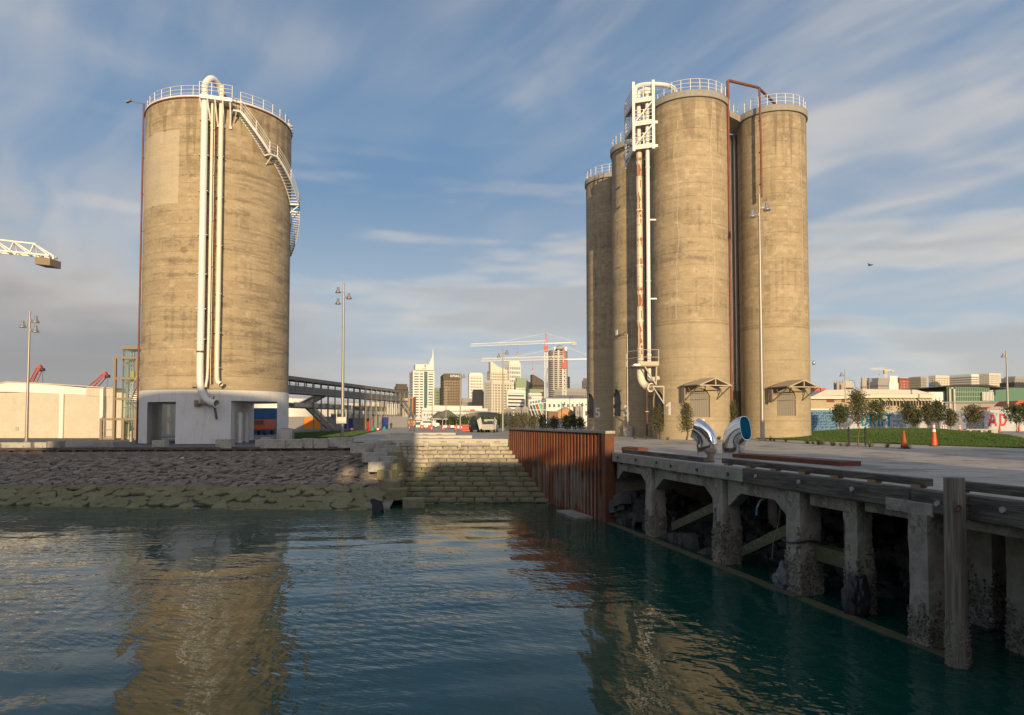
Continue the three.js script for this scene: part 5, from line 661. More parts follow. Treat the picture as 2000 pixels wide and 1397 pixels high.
{ // the white tower with a green glass strip, crown and spire
  const t = tower('office_tower', 'white office tower with a teal glass strip, a raised crown and a spire', 799, 806, 848, 724, 1000, { wall: W.white, glass: GLS.dark, floors: 20, style: 'bands', s: .5, solid: .5, turn: 14, cap: .5 }), [w, wl_, H] = t.userData.dim;
  new MB().span(w * .52, w * .68, 0, H - 1, -.3, .25).build('glass_strip', GLS.teal, t); for (const f of [.3, .5, .7]) new MB().span(w * f - .8, w * f + .8, 0, H - 1, -.3, .15).build('pier', W.white, t); new MB().span(w * .12, w * .95, H + 1, H + 9, -w * .7, -1).build('crown', W.white, t); new MB().ext([[0, 0], [w * .12, 0], [w * .1, 22], [w * .07, 34], [w * .05, 20], [-w * .1, 9]], 2, m0.makeTranslation(w * .86, H + 1, -4)).build('spire', W.white, t); const lg = new MB().ext([[0, 0], [2.6, 0], [1.6, 3.2], [0, 1.4]], .2, m0.makeTranslation(w * .54, H + 5.6, -.95)).build('logo', M.red, t); const sg = new MB(); const tg = new TextGeometry('pwc', { font, size: 2.4, depth: .2 }); sg.geo(tg, m0.makeTranslation(w * .44, H + 2.2, -.95)); sg.build('lettering', flat([.3, .27, .24]), t); }
{ const t = tower('office_tower', 'brown office tower with a gridded bronze facade and white rooftop lettering', 860, 866, 901, 732, 1000, { wall: W.brown, glass: GLS.bronze, floors: 17, cols: 7, pier: .22, solid: .28, turn: 12 }), [w, , H] = t.userData.dim; new MB().span(-.3, w + .3, H - 6.5, H + .5, -20, .4).build('crown', W.brown, t); const tg = new TextGeometry('KPMG', { font, size: 3.4, depth: .3 }); new MB().geo(tg, m0.makeTranslation(w * .36, H - 3.4, .45)).build('lettering', W.white, t); }
tower('apartment_block', 'green balconied block beside the white tower with the spire', 848, 849, 862, 760, 1080, { wall: W.green, floors: 12, cols: 3 });
tower('stepped_tower', 'brown and white tower rising behind the far end of the footbridge', 770, 774, 797, 755, 620, { wall: W.brown, glass: GLS.dark, floors: 7, cols: 4, pier: .5 });
tower('hotel_tower', 'white tower with small chequered windows, behind a black block', 914, 916, 943, 731, 1180, { wall: W.white, floors: 16, cols: 9, pier: .46, solid: .42, turn: 10, glass: flat([.13, .11, .075]) });
tower('office_block', 'black glass block before the chequered white tower', 922, 939, 945, 764, 820, { wall: W.dark, glass: GLS.dark, floors: 9, cols: 4, turn: 60 });
{ const t = tower('residential_tower', 'cream residential tower with a curved pointed crest', 951, 958, 991, 724, 960, { wall: W.cream, floors: 19, cols: 8, pier: .4, solid: .42, turn: 14, glass: flat([.12, .095, .06]) }), [w, , H] = t.userData.dim; new MB().ext([[0, 0], [w, 0], [w, 1], [w * .72, 3], [w * .42, 6], [w * .12, 11.5], [0, 12]], 12, m0.makeTranslation(0, H, -12.2)).build('crest', W.cream, t); }
tower('residential_block', 'lower cream block in front of the crested tower, with a blank white end', 945, 960, 1001, 745, 880, { wall: W.cream, floors: 15, cols: 7, pier: .4, solid: .42, turn: 36, glass: flat([.11, .09, .055]) });
tower('hotel_tower', 'tall white gridded tower beside the crested cream tower', 985, 995, 1017, 708, 1120, { wall: W.white, glass: flat([.12, .1, .085]), floors: 14, cols: 6, pier: .4, solid: .34, turn: 30 });
tower('glass_block', 'pale green glass block below the gridded white tower', 1004, 1007, 1035, 746, 940, { wall: W.green, glass: flat([.42, .44, .32], { roughness: .3 }), floors: 5, cols: 4, pier: .12, solid: .1, turn: 8 });
{ const t = tower('wedge_tower', 'brown tower with a pointed wedge roof', 1033, 1040, 1063, 746, 900, { wall: W.brown, glass: flat([.34, .3, .25]), floors: 6, style: 'bands', solid: .55, turn: 16, cap: .2 }), [w, , H] = t.userData.dim; new MB().ext([[0, 0], [w, 0], [w * .9, 2.4], [w * .08, 9.5], [0, 9]], 8, m0.makeTranslation(0, H, -9)).build('wedge_roof', W.brown, t); }
{ const D = 1500, t = thing('round_tower', 'tall round banded tower with a blue glass top, behind the red and white cranes', 'building', V(xAt(1090, D), GL, -D)), r = 20.5, H = hAt(686, D) - GL; new MB().geo(new THREE.CylinderGeometry(r - .6, r - .6, H, 40).translate(0, H / 2, 0)).build('glazing', GLS.dark, t); const f = new MB(); for (let i = 0; i < 36; i++) f.geo(new THREE.CylinderGeometry(r, r, H / 36 * .5, 40).translate(0, H / 36 * (i + .25), 0)); f.build('floor_bands', W.tan, t, 'stuff'); for (const a of [-.5, -.05, .5]) new MB().box(Math.sin(a) * r, H / 2, Math.cos(a) * r, 3, H, 1.6, a).build('pier', W.mid, t); new MB().span(-8, 19, H - 4, H + 9, -16, -2).build('crown_glass', GLS.blue, t); new MB().lathe([[0, 0], [9, 0], [8, 5], [5, 9], [0, 11]], 4, H + 2, 4, 20).build('dome', W.grey, t); new MB().span(r - 2, r + 5, 0, H * .64, -30, -6).build('side_slab', W.dark, t); }
tower('office_block', 'white mid-rise block with dark strip windows behind the colourful fins', 988, 990, 1026, 764, 640, { wall: W.white, floors: 9, style: 'bands', solid: .5 }); tower('office_block', 'small cream block with a green roof behind the colourful fins', 1031, 1033, 1058, 768, 600, { wall: W.white, floors: 7, cols: 7, pier: .65, solid: .65, capMat: W.green, cap: 3.5 });
tower('office_block', 'grey office block behind the white hipped building', 1080, 1082, 1150, 762, 760, { wall: W.grey, glass: flat([.14, .13, .11]), floors: 8, cols: 16, pier: .35, solid: .45 }); tower('office_tower', 'dark stepped tower half hidden by silo 5', 1137, 1139, 1165, 744, 1000, { wall: flat([.13, .11, .1]), floors: 8, cols: 5 }); tower('office_block', 'grey blue low block between black block and crested tower', 900, 902, 924, 782, 900, { wall: W.grey, floors: 5, cols: 5 });
tower('long_block', 'long low white block below the city towers', 822, 824, 952, 797, 520, { wall: W.white, floors: 3, cols: 40, pier: .45, solid: .5, deep: 30 });
{ const b = [[786, 800, 778, 420, W.tan, 'tan box shaped tower block at the end of the footbridge'], [800, 807, 776, 430, flat([.42, .17, .06]), 'orange brick side of a block by the footbridge']]; for (const [a, c, y, D, m, l] of b) { const t = thing('tower_block', l, 'building'); new MB().span(xAt(a, D), xAt(c, D), GL, hAt(y, D), -D - 12, -D).build('wall', m, t); for (let i = 0; i < 4; i++) new MB().span(xAt(a, D) + .6, xAt(c, D) - .6, hAt(y + 6 + i * 8, D) - .3, hAt(y + 6 + i * 8, D), -D, -D + .06).build('band', M.concrete, t); } }
// ---- nearer low buildings in the middle
{ const D = 300, t = thing('white_hall', 'white two-storey hall with a grey hipped roof next to silo 5', 'building'), X = p => xAt(p, D), Y = p => hAt(p, D), wm = W.white; new MB().span(X(1067), X(1175), GL, Y(780), -D - 18, -D).build('wall', wm, t); new MB().span(X(1066), X(1176), Y(781), Y(779), -D - 18.4, -D + .5).build('cornice', wm, t); { const g = new THREE.CylinderGeometry(8, 26, Y(771.5) - Y(779), 4, 1).rotateY(Math.PI / 4).scale(.62, 1, .5).translate(X(1113), (Y(771.5) + Y(779)) / 2, -D - 9); new MB().geo(g).build('roof', W.grey, t); } for (let i = 0; i < 9; i++) for (const y of [[796, 789]]) { const x = X(1071 + i * 9); const f = new MB().span(x, x + 1.05, Y(y[0]), Y(y[1]), -D, -D + .08).build('window', M.mullionWhite ??= flat([.5, .47, .4]), t); new MB().span(x + .1, x + .95, Y(y[0]) + .1, Y(y[1]) - .1, -D + .08, -D + .1).build('pane', GLS.dark, f); } }
{ const D = 215, t = thing('brick_gable_house', 'orange brick gabled house with a brown side wall', 'building'); extrudeZ([[1090, 838], [1090, 806], [1106, 797], [1122, 806], [1122, 838]], D, 10).build('gable_wall', flat([.5, .24, .09]), t); new MB().span(xAt(1071, D), xAt(1090, D) - .02, GL, hAt(804, D), -D - 9, -D - .2).build('side_wall', flat([.22, .12, .06]), t); extrudeZ([[1071, 804], [1090, 805.4], [1106, 796.4], [1122, 805.4], [1123.5, 805.6], [1106, 794.6], [1089, 803], [1071, 802.6]], D - .2, 11).build('roof', W.grey, t); new MB().span(xAt(1085.5, D), xAt(1088, D), hAt(803, D), hAt(799, D), -D - 4, -D - 3).build('chimney', W.white, t); }
{ const D = 205, t = thing('grey_annex', 'grey and white annex with tall narrow windows next to silo 5', 'building'); new MB().span(xAt(1124, D), xAt(1139, D), GL, hAt(794, D), -D - 8, -D).build('wall', W.grey, t); new MB().span(xAt(1139, D) + .02, xAt(1165, D), GL, hAt(792, D), -D - 8, -D - .1).build('wall', W.white, t); for (const p of [1127, 1130.5, 1134]) new MB().span(xAt(p, D), xAt(p + 1.6, D), hAt(810, D), hAt(803, D), -D, -D + .05).build('window', GLS.dark, t); new MB().span(xAt(1143, D), xAt(1147, D), hAt(812, D), hAt(803, D), -D - .1, -D - .05).build('window', GLS.dark, t); }
{ const D = 175, t = thing('metal_tank', 'pale ribbed metal water tank behind the sheet pile wall', 'tank', V(xAt(1084, D), 0, -D)), r = 1.75, h = hAt(817, D); new MB().geo(new THREE.CylinderGeometry(r, r, h, 36).translate(0, h / 2, 0)).build('shell', M.galv, t); for (let i = 0; i < 5; i++) new MB().geo(new THREE.TorusGeometry(r + .01, .05, 5, 36).rotateX(Math.PI / 2).translate(0, h * (i + .5) / 5, 0)).build('rib', M.galv, t); }
{ const D = 255, t = thing('fin_building', 'white framed building with a row of slanted coloured fins', 'building'), X = p => xAt(p, D), Y = p => hAt(p, D); new MB().span(X(1034), X(1067), GL, Y(790), -D - 12, -D - 1.2).build('wall', flat([.12, .11, .1]), t); [[1034, 1040, 792, flat([.02, .025, .05])], [1039, 1047, 791, flat([.03, .12, .2])], [1045, 1052, 790, flat([.35, .08, .03])], [1051.5, 1059, 788.5, flat([.12, .42, .25])]].forEach(([a, b, y, m], i) => { extrudeZ([[a, y], [b, y - .6], [b + (i === 3 ? .4 : 2.2), 815]], D, .3).build('fin', m, t); const p = onZ(a - .7, y, D - .2), q = onZ(b + 1.5, 817, D - .2); new MB().bar(p, q, .25).build('frame', W.white, t); }); for (const y of [786, 801]) new MB().bar(onZ(1033, y + (y < 790 ? 6 : 0), D - .4), onZ(1067, y, D - .4), .22).build('frame', W.white, t); new MB().bar(onZ(1060.5, 788, D - .4), onZ(1060.5, 830, D - .4), .22).build('frame', W.white, t); for (let i = 0; i < 6; i++) new MB().span(X(1035 + i * 5.4), X(1039 + i * 5.4), Y(788.5 - i * .9), Y(784 - i * .9), -D - 3, -D - 2.6).build('clerestory', GLS.blue, t); }
{ const D = 240, t = thing('grey_cottage_row', 'row of grey gabled cottages left of the coloured fins', 'building'); [[985, 1003], [1004, 1018], [1019, 1033]].forEach(([a, b], i) => { new MB().span(xAt(a, D), xAt(b, D) - .1, GL, hAt(802 - i, D), -D - 7, -D).build('wall', i ? W.stone : W.grey, t); extrudeZ([[a - 1, 802.6 - i], [(a + b) / 2, 794 - i * 1.5], [b + 1, 802.6 - i]], D - .3, 8).build('roof', W.grey, t); for (const k of [.2, .55]) new MB().span(mix(xAt(a, D), xAt(b, D), k), mix(xAt(a, D), xAt(b, D), k + .16), hAt(813, D), hAt(806, D), -D, -D + .05).build('window', GLS.dark, t); }); }
{ const D = 190, t = thing('awning_pavilion', 'open pavilion with a green hipped awning roof', 'pavilion'), X = p => xAt(p, D), Y = p => hAt(p, D); const g = new THREE.CylinderGeometry(.9, 6.2, Y(801) - Y(817), 4, 1).rotateY(Math.PI / 4).scale(.75, 1, .8); new MB().geo(g.translate(X(873), (Y(801) + Y(817)) / 2, -D)).build('roof', flat([.2, .19, .13]), t); const g2 = new THREE.CylinderGeometry(1.8, 5, Y(804) - Y(817), 4, 1).rotateY(Math.PI / 4).scale(.8, 1, .8); new MB().geo(g2.translate(X(858), (Y(804) + Y(817)) / 2, -D - 6)).build('roof', flat([.14, .125, .105]), t); new MB().span(X(838), X(905), Y(819), Y(817), -D - 5, -D + 4).build('eaves', M.steelGrey, t); for (const p of [842, 853, 866, 880, 893, 903]) new MB().span(X(p), X(p) + .18, GL, Y(819), -D + 3, -D + 3.2).build('post', M.steelGrey, t); new MB().span(X(846), X(900), 0, Y(820), -D - 8, -D - 6).build('back_wall', W.stone, t); }
{ const D = 230, t = thing('grey_shed', 'long grey shed with a curved roof and a red box on top', 'building'), pts = []; for (let i = 0; i <= 10; i++) { const a = Math.PI * i / 10; pts.push([945 - 42 * Math.cos(a), 818 - 13 * Math.sin(a) ** .6]); } extrudeZ([...pts.reverse(), [903, 838], [987, 838]].reverse(), D, 16).build('shell', flat([.16, .15, .145]), t); new MB().span(xAt(917, D), xAt(925, D), hAt(803.5, D), hAt(799.5, D), -D - 6, -D - 4).build('roof_box', M.redOrange, t); for (let i = 0; i < 9; i++) new MB().span(xAt(908 + i * 9, D), xAt(913 + i * 9, D), 0, hAt(822, D), -D, -D + .04).build('door', M.steelGrey, t); }
{ const D = 205, t = thing('white_marquee', 'white marquee roofs left of the green awning pavilion', 'tent'); for (const p of [800, 818, 832]) new MB().geo(new THREE.CylinderGeometry(.15, 1.7, 1.7, 4).rotateY(Math.PI / 4).translate(xAt(p, D), hAt(815, D), -D)).build('roof', W.white, t); new MB().span(xAt(792, D), xAt(840, D), hAt(822, D), hAt(819, D), -D - 3, -D - 1).build('valance', W.white, t); for (const p of [794, 806, 820, 838]) new MB().span(xAt(p, D), xAt(p, D) + .12, 0, hAt(820, D), -D - 1, -D - .9).build('post', W.white, t); new MB().span(xAt(785, D), xAt(796, D), 0, hAt(820, D), -D - 1, -D + 1).build('kiosk', flat([.5, .3, .1]), t); }
// ---- tower cranes
function crane(label, mast, top, cabTop, D, jl, jy, jr, jry, colr) { const t = thing('tower_crane', label, 'crane'), X = p => xAt(p, D, 700), Y = p => hAt(p, D), x = X(mast), w = .9, y1 = Y(cabTop + 30); const lat = new MB(); for (const [sx, sz] of [[-1, -1], [1, -1], [-1, 1], [1, 1]]) new MB().bar(V(x + sx * w, 0, -D + sz * w), V(x + sx * w, y1, -D + sz * w), .24).build('mast_leg', W.white, t); for (let y = 1, i = 0; y < y1 - 2; y += 2, i++) for (const sz of [-1, 1]) { lat.bar(V(x - w, y, -D + sz * w), V(x + w, y + 2, -D + sz * w), .16); lat.bar(V(x + w, y, -D + sz * w), V(x - w, y + 2, -D + sz * w), .16); } lat.build('mast_lacing', W.white, t); const rd = colr; new MB().box(x, y1 + 1.6, -D, 2.4, 3.4, 2.4).build('slewing_cab', rd, t); const ya = Y(top); for (const s of [-1, 1]) new MB().bar(V(x + s * 1.1, y1 + 3, -D), V(x, ya, -D), .35).build('apex_leg', rd, t); for (let k = 1; k < 5; k++) new MB().bar(V(x - 1.1 * (1 - k / 5), mix(y1 + 3, ya, k / 5), -D), V(x + 1.1 * (1 - k / 5), mix(y1 + 3, ya, (k + .6) / 5), -D), .2).build('apex_lacing', rd, t);
  const J = (p, y) => V(X(p), Y(y), -D), a = J(jl, jy), b = V(x, Y(jy + (jry - jy) * (mast - jl) / (jr - jl)), -D), c = J(jr, jry), wh = W.white; new MB().bar(a.clone().add(V(0, 0, .5)), b.clone().add(V(0, 0, .5)), .25).build('jib_chord', wh, t); new MB().bar(a.clone().add(V(0, 0, -.5)), b.clone().add(V(0, 0, -.5)), .25).build('jib_chord', wh, t); new MB().bar(a.clone().add(V(1, 1.6, 0)), b.clone().add(V(0, 1.8, 0)), .25).build('jib_chord', wh, t); const jm = new MB(), n = Math.round(a.distanceTo(b) / 1.8); for (let i = 0; i < n; i++) { const p = a.clone().lerp(b, i / n), q = a.clone().lerp(b, (i + .5) / n).add(V(0, 1.7, 0)), r = a.clone().lerp(b, (i + 1) / n); jm.bar(p.add(V(0, 0, .4)), q, .13); jm.bar(q, r.add(V(0, 0, .4)), .13); } jm.build('jib_lacing', wh, t); new MB().bar(b, c, .9, .7).build('counter_jib', wh, t); new MB().box(c.x - 1.5, c.y - .8, c.z, 3, 2.2, 1.4).build('counterweight', W.mid, t); new MB().tube(V(x, ya, -D), a.clone().lerp(b, .35).add(V(0, 1.6, 0)), .09, .09, 5).build('pendant', wh, t); new MB().tube(V(x, ya, -D), c, .09, .09, 5).build('pendant', wh, t); const h = a.clone().lerp(b, .62); new MB().tube(h, h.clone().add(V(0, -4, 0)), .06, .06, 5).build('hoist_rope', M.steelGrey, t); new MB().box(h.x, h.y - 4.6, h.z, .8, 1.2, .5).build('hook_block', M.redOrange, t); return t; }
crane('white tower crane with a red apex and cab, its jib highest over the city', 1066.5, 651, 657, 430, 918, 677, 1126, 669, M.red); crane('white tower crane with a long red head, before the round tower', 1102, 677, 690, 380, 940, 706, 1170, 701, M.red); crane('small yellow tower crane far behind the beige building', 1728.5, 717, 700, 700, 1698, 722.5, 1746, 723.5, flat([.6, .4, .12]));
// ---- right side: beige hall, glass offices, apartments
{ const D = 140, t = thing('beige_hall', 'beige hall with a pale overhanging roof and a row of sunshaded windows', 'building'), X = p => xAt(p, D), Y = p => hAt(p, D), be = std({ map: mottle([.42, .34, .23], [.38, .31, .21], [.3, .24, .16], { m: 6, s: 170, g: .06 }), roughness: .8 }), rf = flat([.62, .56, .45]);
  new MB().span(X(1575), X(1822), 0, Y(776.5), -D - 26, -D).build('wall', be, t); extrudeZ([[1576, 779.5], [1640, 779.5], [1709, 777], [1826, 777.5], [1826, 770.5], [1709, 770], [1640, 773], [1576, 775]], D - 1.1, 28).build('roof_fascia', rf, t); extrudeZ([[1586, 774.6], [1640, 772.4], [1709, 769.6], [1826, 770.2], [1790, 761.5], [1690, 760], [1612, 762]], D + 1, 24).build('roof', flat([.5, .46, .4]), t); new MB().span(X(1575), X(1632), Y(805), Y(798.5), -D - .01, -D + 2).build('porch_roof', rf, t);
  for (const [a, n] of [[1720, 2], [1735, 4], [1762, 4], [1791, 4]]) { const w = n * 6.4; const f = new MB().span(X(a - 8 + 8), X(a + w), Y(792), Y(777.6), -D, -D + .1).build('window_bay', M.dark, t); for (let i = 0; i < n; i++) { new MB().box((X(a + i * 6.4 + .6) + X(a + i * 6.4 + 5.8)) / 2, Y(780.5), -D + .55, X(5.2) - X(0), .07, 1.1, 0, .55).build('sunshade', rf, f); new MB().span(X(a + i * 6.4 + .8), X(a + i * 6.4 + 5.6), Y(791), Y(786.5), -D + .11, -D + .14).build('pane', GLS.dark, f); new MB().span(X(a + i * 6.4), X(a + i * 6.4) + .14, Y(792.4), Y(777.6), -D + .1, -D + .5).build('mullion', be, f); } } for (const [a, b] of [[1615, 1630], [1644, 1651]]) new MB().span(X(a), X(b), Y(786), Y(779.5), -D, -D + .05).build('window', flat([.2, .06, .04]), t); }
{ const D = 200, t = thing('glass_office', 'green glass office building behind the beige hall', 'building'), X = p => xAt(p, D), Y = p => hAt(p, D); new MB().span(X(1852), X(1936), 0, Y(755), -D - 20, -D - .4).build('core', GLS.green, t); for (let i = 0; i < 20; i++) new MB().span(X(1867 + i * 3.4), X(1867 + i * 3.4) + .1, Y(785), Y(757), -D - .4, -D - .2).build('mullion', flat([.24, .32, .25]), t); for (const y of [766, 775, 784]) new MB().span(X(1866), X(1936), Y(y) - .12, Y(y) + .12, -D - .4, -D - .1).build('floor_edge', flat([.22, .3, .22]), t); for (const p of [1856, 1864.5]) new MB().span(X(p) - .25, X(p) + .25, 0, Y(757), -D - .5, -D + .2).build('column', W.mid, t); new MB().span(X(1855), X(1866), Y(758) - .2, Y(757), -D - .5, -D + .2).build('column_head', W.mid, t); extrudeZ([[1770, 762], [1860, 754], [1916, 754.5], [1975, 760], [1928, 751], [1860, 752.5]], D - .6, 24).build('roof', flat([.045, .038, .035]), t); new MB().span(X(1772), X(1852) - .02, 0, Y(764), -D - 16, -D - 1).build('wing', GLS.dark, t); for (let i = 0; i < 8; i++) new MB().span(X(1918 + i * 2.8), X(1918 + i * 2.8) + .22, Y(783), Y(766), -D + .1, -D + .5).build('fin', W.white, t); new MB().span(X(1841), X(1975), Y(787), Y(785), -D - 6, -D + .6).build('podium_edge', M.steelGrey, t); new MB().span(X(1848), X(1960), 0, Y(788), -D - 3, -D - .2).build('podium', flat([.3, .27, .25]), t); }
{ const D = 190, t = thing('white_annex', 'white cubic annex between the beige hall and the glass office', 'building'), X = p => xAt(p, D); new MB().span(X(1815), X(1843), 0, hAt(766, D), -D - 12, -D).build('wall', W.white, t); for (const p of [1820, 1828, 1835]) new MB().span(X(p), X(p + 1.6), hAt(786, D), hAt(776, D), -D, -D + .05).build('window', M.concrete, t); }
tower('brick_apartments', 'red brick apartment block with white balconies', 1748, 1758, 1777, 738, 1008, { wall: W.brick, glass: flat([.5, .46, .4]), floors: 16, cols: 3, pier: .55, solid: .55, turn: 24, cap: 0.4, capMat: W.white }); tower('apartment_block', 'dark brown apartment block with a sunlit tan end wall', 1776, 1800, 1811, 736, 1032, { wall: W.stone, glass: flat([.1, .08, .06]), floors: 18, cols: 3, colsL: 9, pier: .4, solid: .4, turn: 22, cap: .3 }); tower('apartment_block', 'white apartment block with scattered windows and a mast', 1815, 1829, 1857, 733.5, 1056, { wall: W.cream, glass: flat([.12, .1, .07]), floors: 21, cols: 9, pier: .45, solid: .42, turn: 24, cap: .3 }); tower('apartment_block', 'dark facade apartment block with a bright white end wall', 1856, 1899, 1914, 731, 984, { wall: W.white, glass: flat([.11, .09, .07]), pierMat: W.stone, floors: 21, cols: 2, colsL: 15, pier: .6, solid: .3, turn: 20, cap: .2 }); tower('apartment_block', 'cream gridded apartment block, tallest of the row', 1912, 1934, 1957, 729, 1032, { wall: W.cream, glass: flat([.09, .07, .045]), floors: 25, cols: 9, colsL: 7, pier: .4, solid: .4, turn: 24, cap: .2 }); tower('apartment_block', 'grey shaded apartment block with white trim at the far end of the row', 1957, 1984, 2030, 738, 1080, { wall: W.grey, glass: flat([.13, .12, .11]), floors: 14, cols: 8, turn: 20 });
tower('black_office', 'black modern office block below the apartments', 1944, 1980, 2060, 756, 300, { wall: W.dark, glass: GLS.dark, floors: 4, cols: 10, pier: .1, solid: .2, turn: 20 }); tower('glass_hall', 'low green glass hall behind the lamp post and trees', 1930, 1936, 2060, 772, 240, { wall: GLS.green, glass: GLS.green, floors: 2, cols: 18, pier: .08, solid: .1, deep: 14 });
tower('dark_apartments', 'dark low apartment block with a white stair tower, below the yellow crane', 1700, 1716, 1750, 745, 520, { wall: W.grey, glass: GLS.dark, floors: 6, cols: 7 }); tower('blue_grey_block', 'blue grey slab block left of the dark apartments', 1694, 1698, 1708, 743.5, 600, { wall: flat([.2, .23, .28]), glass: GLS.blue, floors: 8, cols: 3 }); tower('small_block', 'small tan block on the skyline by the street lamp', 1682, 1685, 1694, 746, 620, { wall: W.tan, floors: 5, cols: 3 }); tower('parking_deck', 'pale open parking deck on the skyline beside the church tower', 1645, 1647, 1668, 750, 560, { wall: W.mid, floors: 6, style: 'bands' });
tower('white_block', 'white stepped block in front of the dark apartments', 1736, 1738, 1756, 748, 330, { wall: W.white, glass: W.white, floors: 3, cols: 3 });
{ const D = 480, t = thing('church_tower', 'stone church tower with four corner pinnacles', 'tower', V(xAt(1639, D), GL, -D)), h = hAt(749, D) - GL, w = 2.3; new MB().span(-w, w, 0, h, -w, w).build('shaft', W.stone, t); for (const [x, z] of [[-1, -1], [1, -1], [-1, 1], [1, 1]]) new MB().geo(new THREE.CylinderGeometry(.05, .55, 2.6, 6).translate(x * w * .85, h + 1.3, z * w * .85)).build('pinnacle', W.stone, t); new MB().span(-.6, .6, h - 4.5, h - 1, w, w + .06).build('louvre', GLS.dark, t); }
for (const [a, b, y, D, m, l] of [[1592, 1603, 757, 260, M.redOrange, 'pair of orange containers stacked behind the canopied silo'], [1604, 1615, 758, 262, M.redOrange, 'orange container beside the stacked pair behind the canopied silo']]) { const t = thing('shipping_container', l, 'container'); new MB().span(xAt(a, D), xAt(b, D) - .1, hAt(y + 7, D), hAt(y, D), -D - 6, -D).build('box', m, t); new MB().span(xAt(a, D), xAt(b, D) - .1, 0, hAt(y + 7.4, D), -D - 5, -D - .2).build('stack', M.steelDark, t); for (let i = 0; i < 6; i++) new MB().box(mix(xAt(a, D), xAt(b, D), (i + .5) / 6), hAt(y + 3.5, D), -D + .02, .08, hAt(y, D) - hAt(y + 7, D) - .2, .06).build('rib', m, t); }
{ const D = 150, t = thing('orange_canopy', 'orange sloping canopy roof behind the trees', 'canopy'); extrudeZ([[1978, 793], [1990, 783], [2040, 782], [2040, 794]], D, 6).build('roof', M.redOrange, t); extrudeZ([[1920, 800.5], [1934, 795], [1937, 797], [1924, 801]], D, 4).build('roof', M.redOrange, t); for (const p of [1926, 1985, 2010, 2030]) new MB().span(xAt(p, D), xAt(p, D) + .15, 0, hAt(p < 1950 ? 798 : 793, D), -D - 1, -D - .85).build('post', M.steelGrey, t); }
{ const D = 320, t = thing('highway_lamp', 'curved highway lamp over the beige hall roof', 'lamp post'); new MB().path([V(xAt(1671, D), 0, -D), V(xAt(1671, D), hAt(752, D), -D), onZ(1668, 744.5, D), onZ(1662, 743, D)], .12, 6, 40).build('pole', M.steelGrey, t); new MB().box(xAt(1662, D), hAt(743, D), -D, 1, .2, .5).build('lamp_head', M.steelDark, t); }
// ================================================================ GROUND COVER, TREES, SMALL THINGS
{ // paths and lawns
  const fr = [[1478, 857], [1540, 860], [1600, 862.4], [1700, 866], [1800, 869.5], [1900, 873], [2000, 876.5], [2120, 881]].map(([x, y]) => onY(x, y, 0));
  const NX = fr.length - 1, NT = 14, pos = [], idx = [], K = 10; const P = (s, t) => { const i = Math.min(NX - 1, Math.floor(s * NX)), f = s * NX - i, a = fr[i].clone().lerp(fr[i + 1], f), far = V(a.x * 1.0 + 34 * t + 6, 0, mix(a.z, -96, t)); const x = mix(a.x, a.x + 26, t), z = mix(a.z, -98, t); return V(x, .012 + .55 * sstep(0, .35, t) * sstep(0, .08, s) * (.75 + .5 * fbm(x * .08, z * .08, 3, 150)), z); };
  for (let j = 0; j <= NT; j++) for (let i = 0; i <= NX * K; i++) { const p = P(i / (NX * K), j / NT); pos.push(p.x, p.y, p.z); if (i < NX * K && j < NT) { const a = j * (NX * K + 1) + i; idx.push(a, a + 1, a + NX * K + 1, a + 1, a + NX * K + 2, a + NX * K + 1); } }
  const g = new THREE.BufferGeometry(); g.setAttribute('position', new THREE.Float32BufferAttribute(pos, 3)); g.setIndex(idx); struct('lawn_mound', metreUV(tri(g)), M.grassSoil);
  struct('footpath', sheet([...fr.map(p => [p.x, p.z - .05]), ...fr.slice().reverse().map(p => [p.x - .6, p.z + 2.6])], .004), M.path);
  // blades of grass on the mound and the left lawn
  const lg = [[575, 859], [640, 859.5], [668, 856], [752, 841], [640, 842.5], [575, 846]].map(([x, y]) => onY(x, y, GL)); struct('lawn', sheet(lg.map(p => [p.x, p.z]), GL + .006), M.grassSoil);
  const lg2 = onY(150, 866.5, GL), lg3 = onY(272, 864, GL); struct('lawn', sheet([[lg2.x, lg2.z], [lg3.x, lg3.z], [lg3.x, lg3.z - 9], [lg2.x, lg2.z - 4]], GL + .006), M.grassSoil);
  const bl = new THREE.BufferGeometry(); bl.setAttribute('position', new THREE.Float32BufferAttribute([-.012, 0, 0, .012, 0, 0, .004, .09, .02, -.03, 0, .02, -.008, 0, .02, -.035, .075, .0, .02, 0, -.02, .04, 0, -.02, .05, .08, -.03], 3)); bl.computeVertexNormals();
  const gm = flat([.06, .105, .02], { side: THREE.DoubleSide }), put = (n, fn) => { const im = new THREE.InstancedMesh(bl, gm, n), c = new THREE.Color(); for (let i = 0; i < n; i++) { const p = fn(); m0.compose(p, q0.setFromEuler(new THREE.Euler(rr(-.3, .3), rnd() * 6.28, rr(-.3, .3))), V(1.6, rr(.6, 1.3), 1.6)); im.setMatrixAt(i, m0); c.setRGB(rr(.7, 1.35), rr(.8, 1.25), rr(.6, 1.2)); im.setColorAt(i, c); } im.name = numbered('grass'); im.castShadow = im.receiveShadow = true; im.userData = { kind: 'stuff' }; scene.add(im); return im; };
  tag(put(60000, () => P(rnd(), rnd() ** 2.2)), 'short mown grass covering the low mound beside the canopied silo', 'grass').userData.kind = 'stuff';
  const tri2 = [[0, 1, 2], [0, 2, 5], [2, 3, 4], [2, 4, 5]]; tag(put(26000, () => { const [a, b, c] = tri2[rnd() * 4 | 0].map(k => lg[k]); let u = rnd(), v = rnd(); if (u + v > 1) { u = 1 - u; v = 1 - v; } return a.clone().addScaledVector(b.clone().sub(a), u).addScaledVector(c.clone().sub(a), v); }), 'short mown grass of the lawn behind the wide silo', 'grass').userData.kind = 'stuff';
}
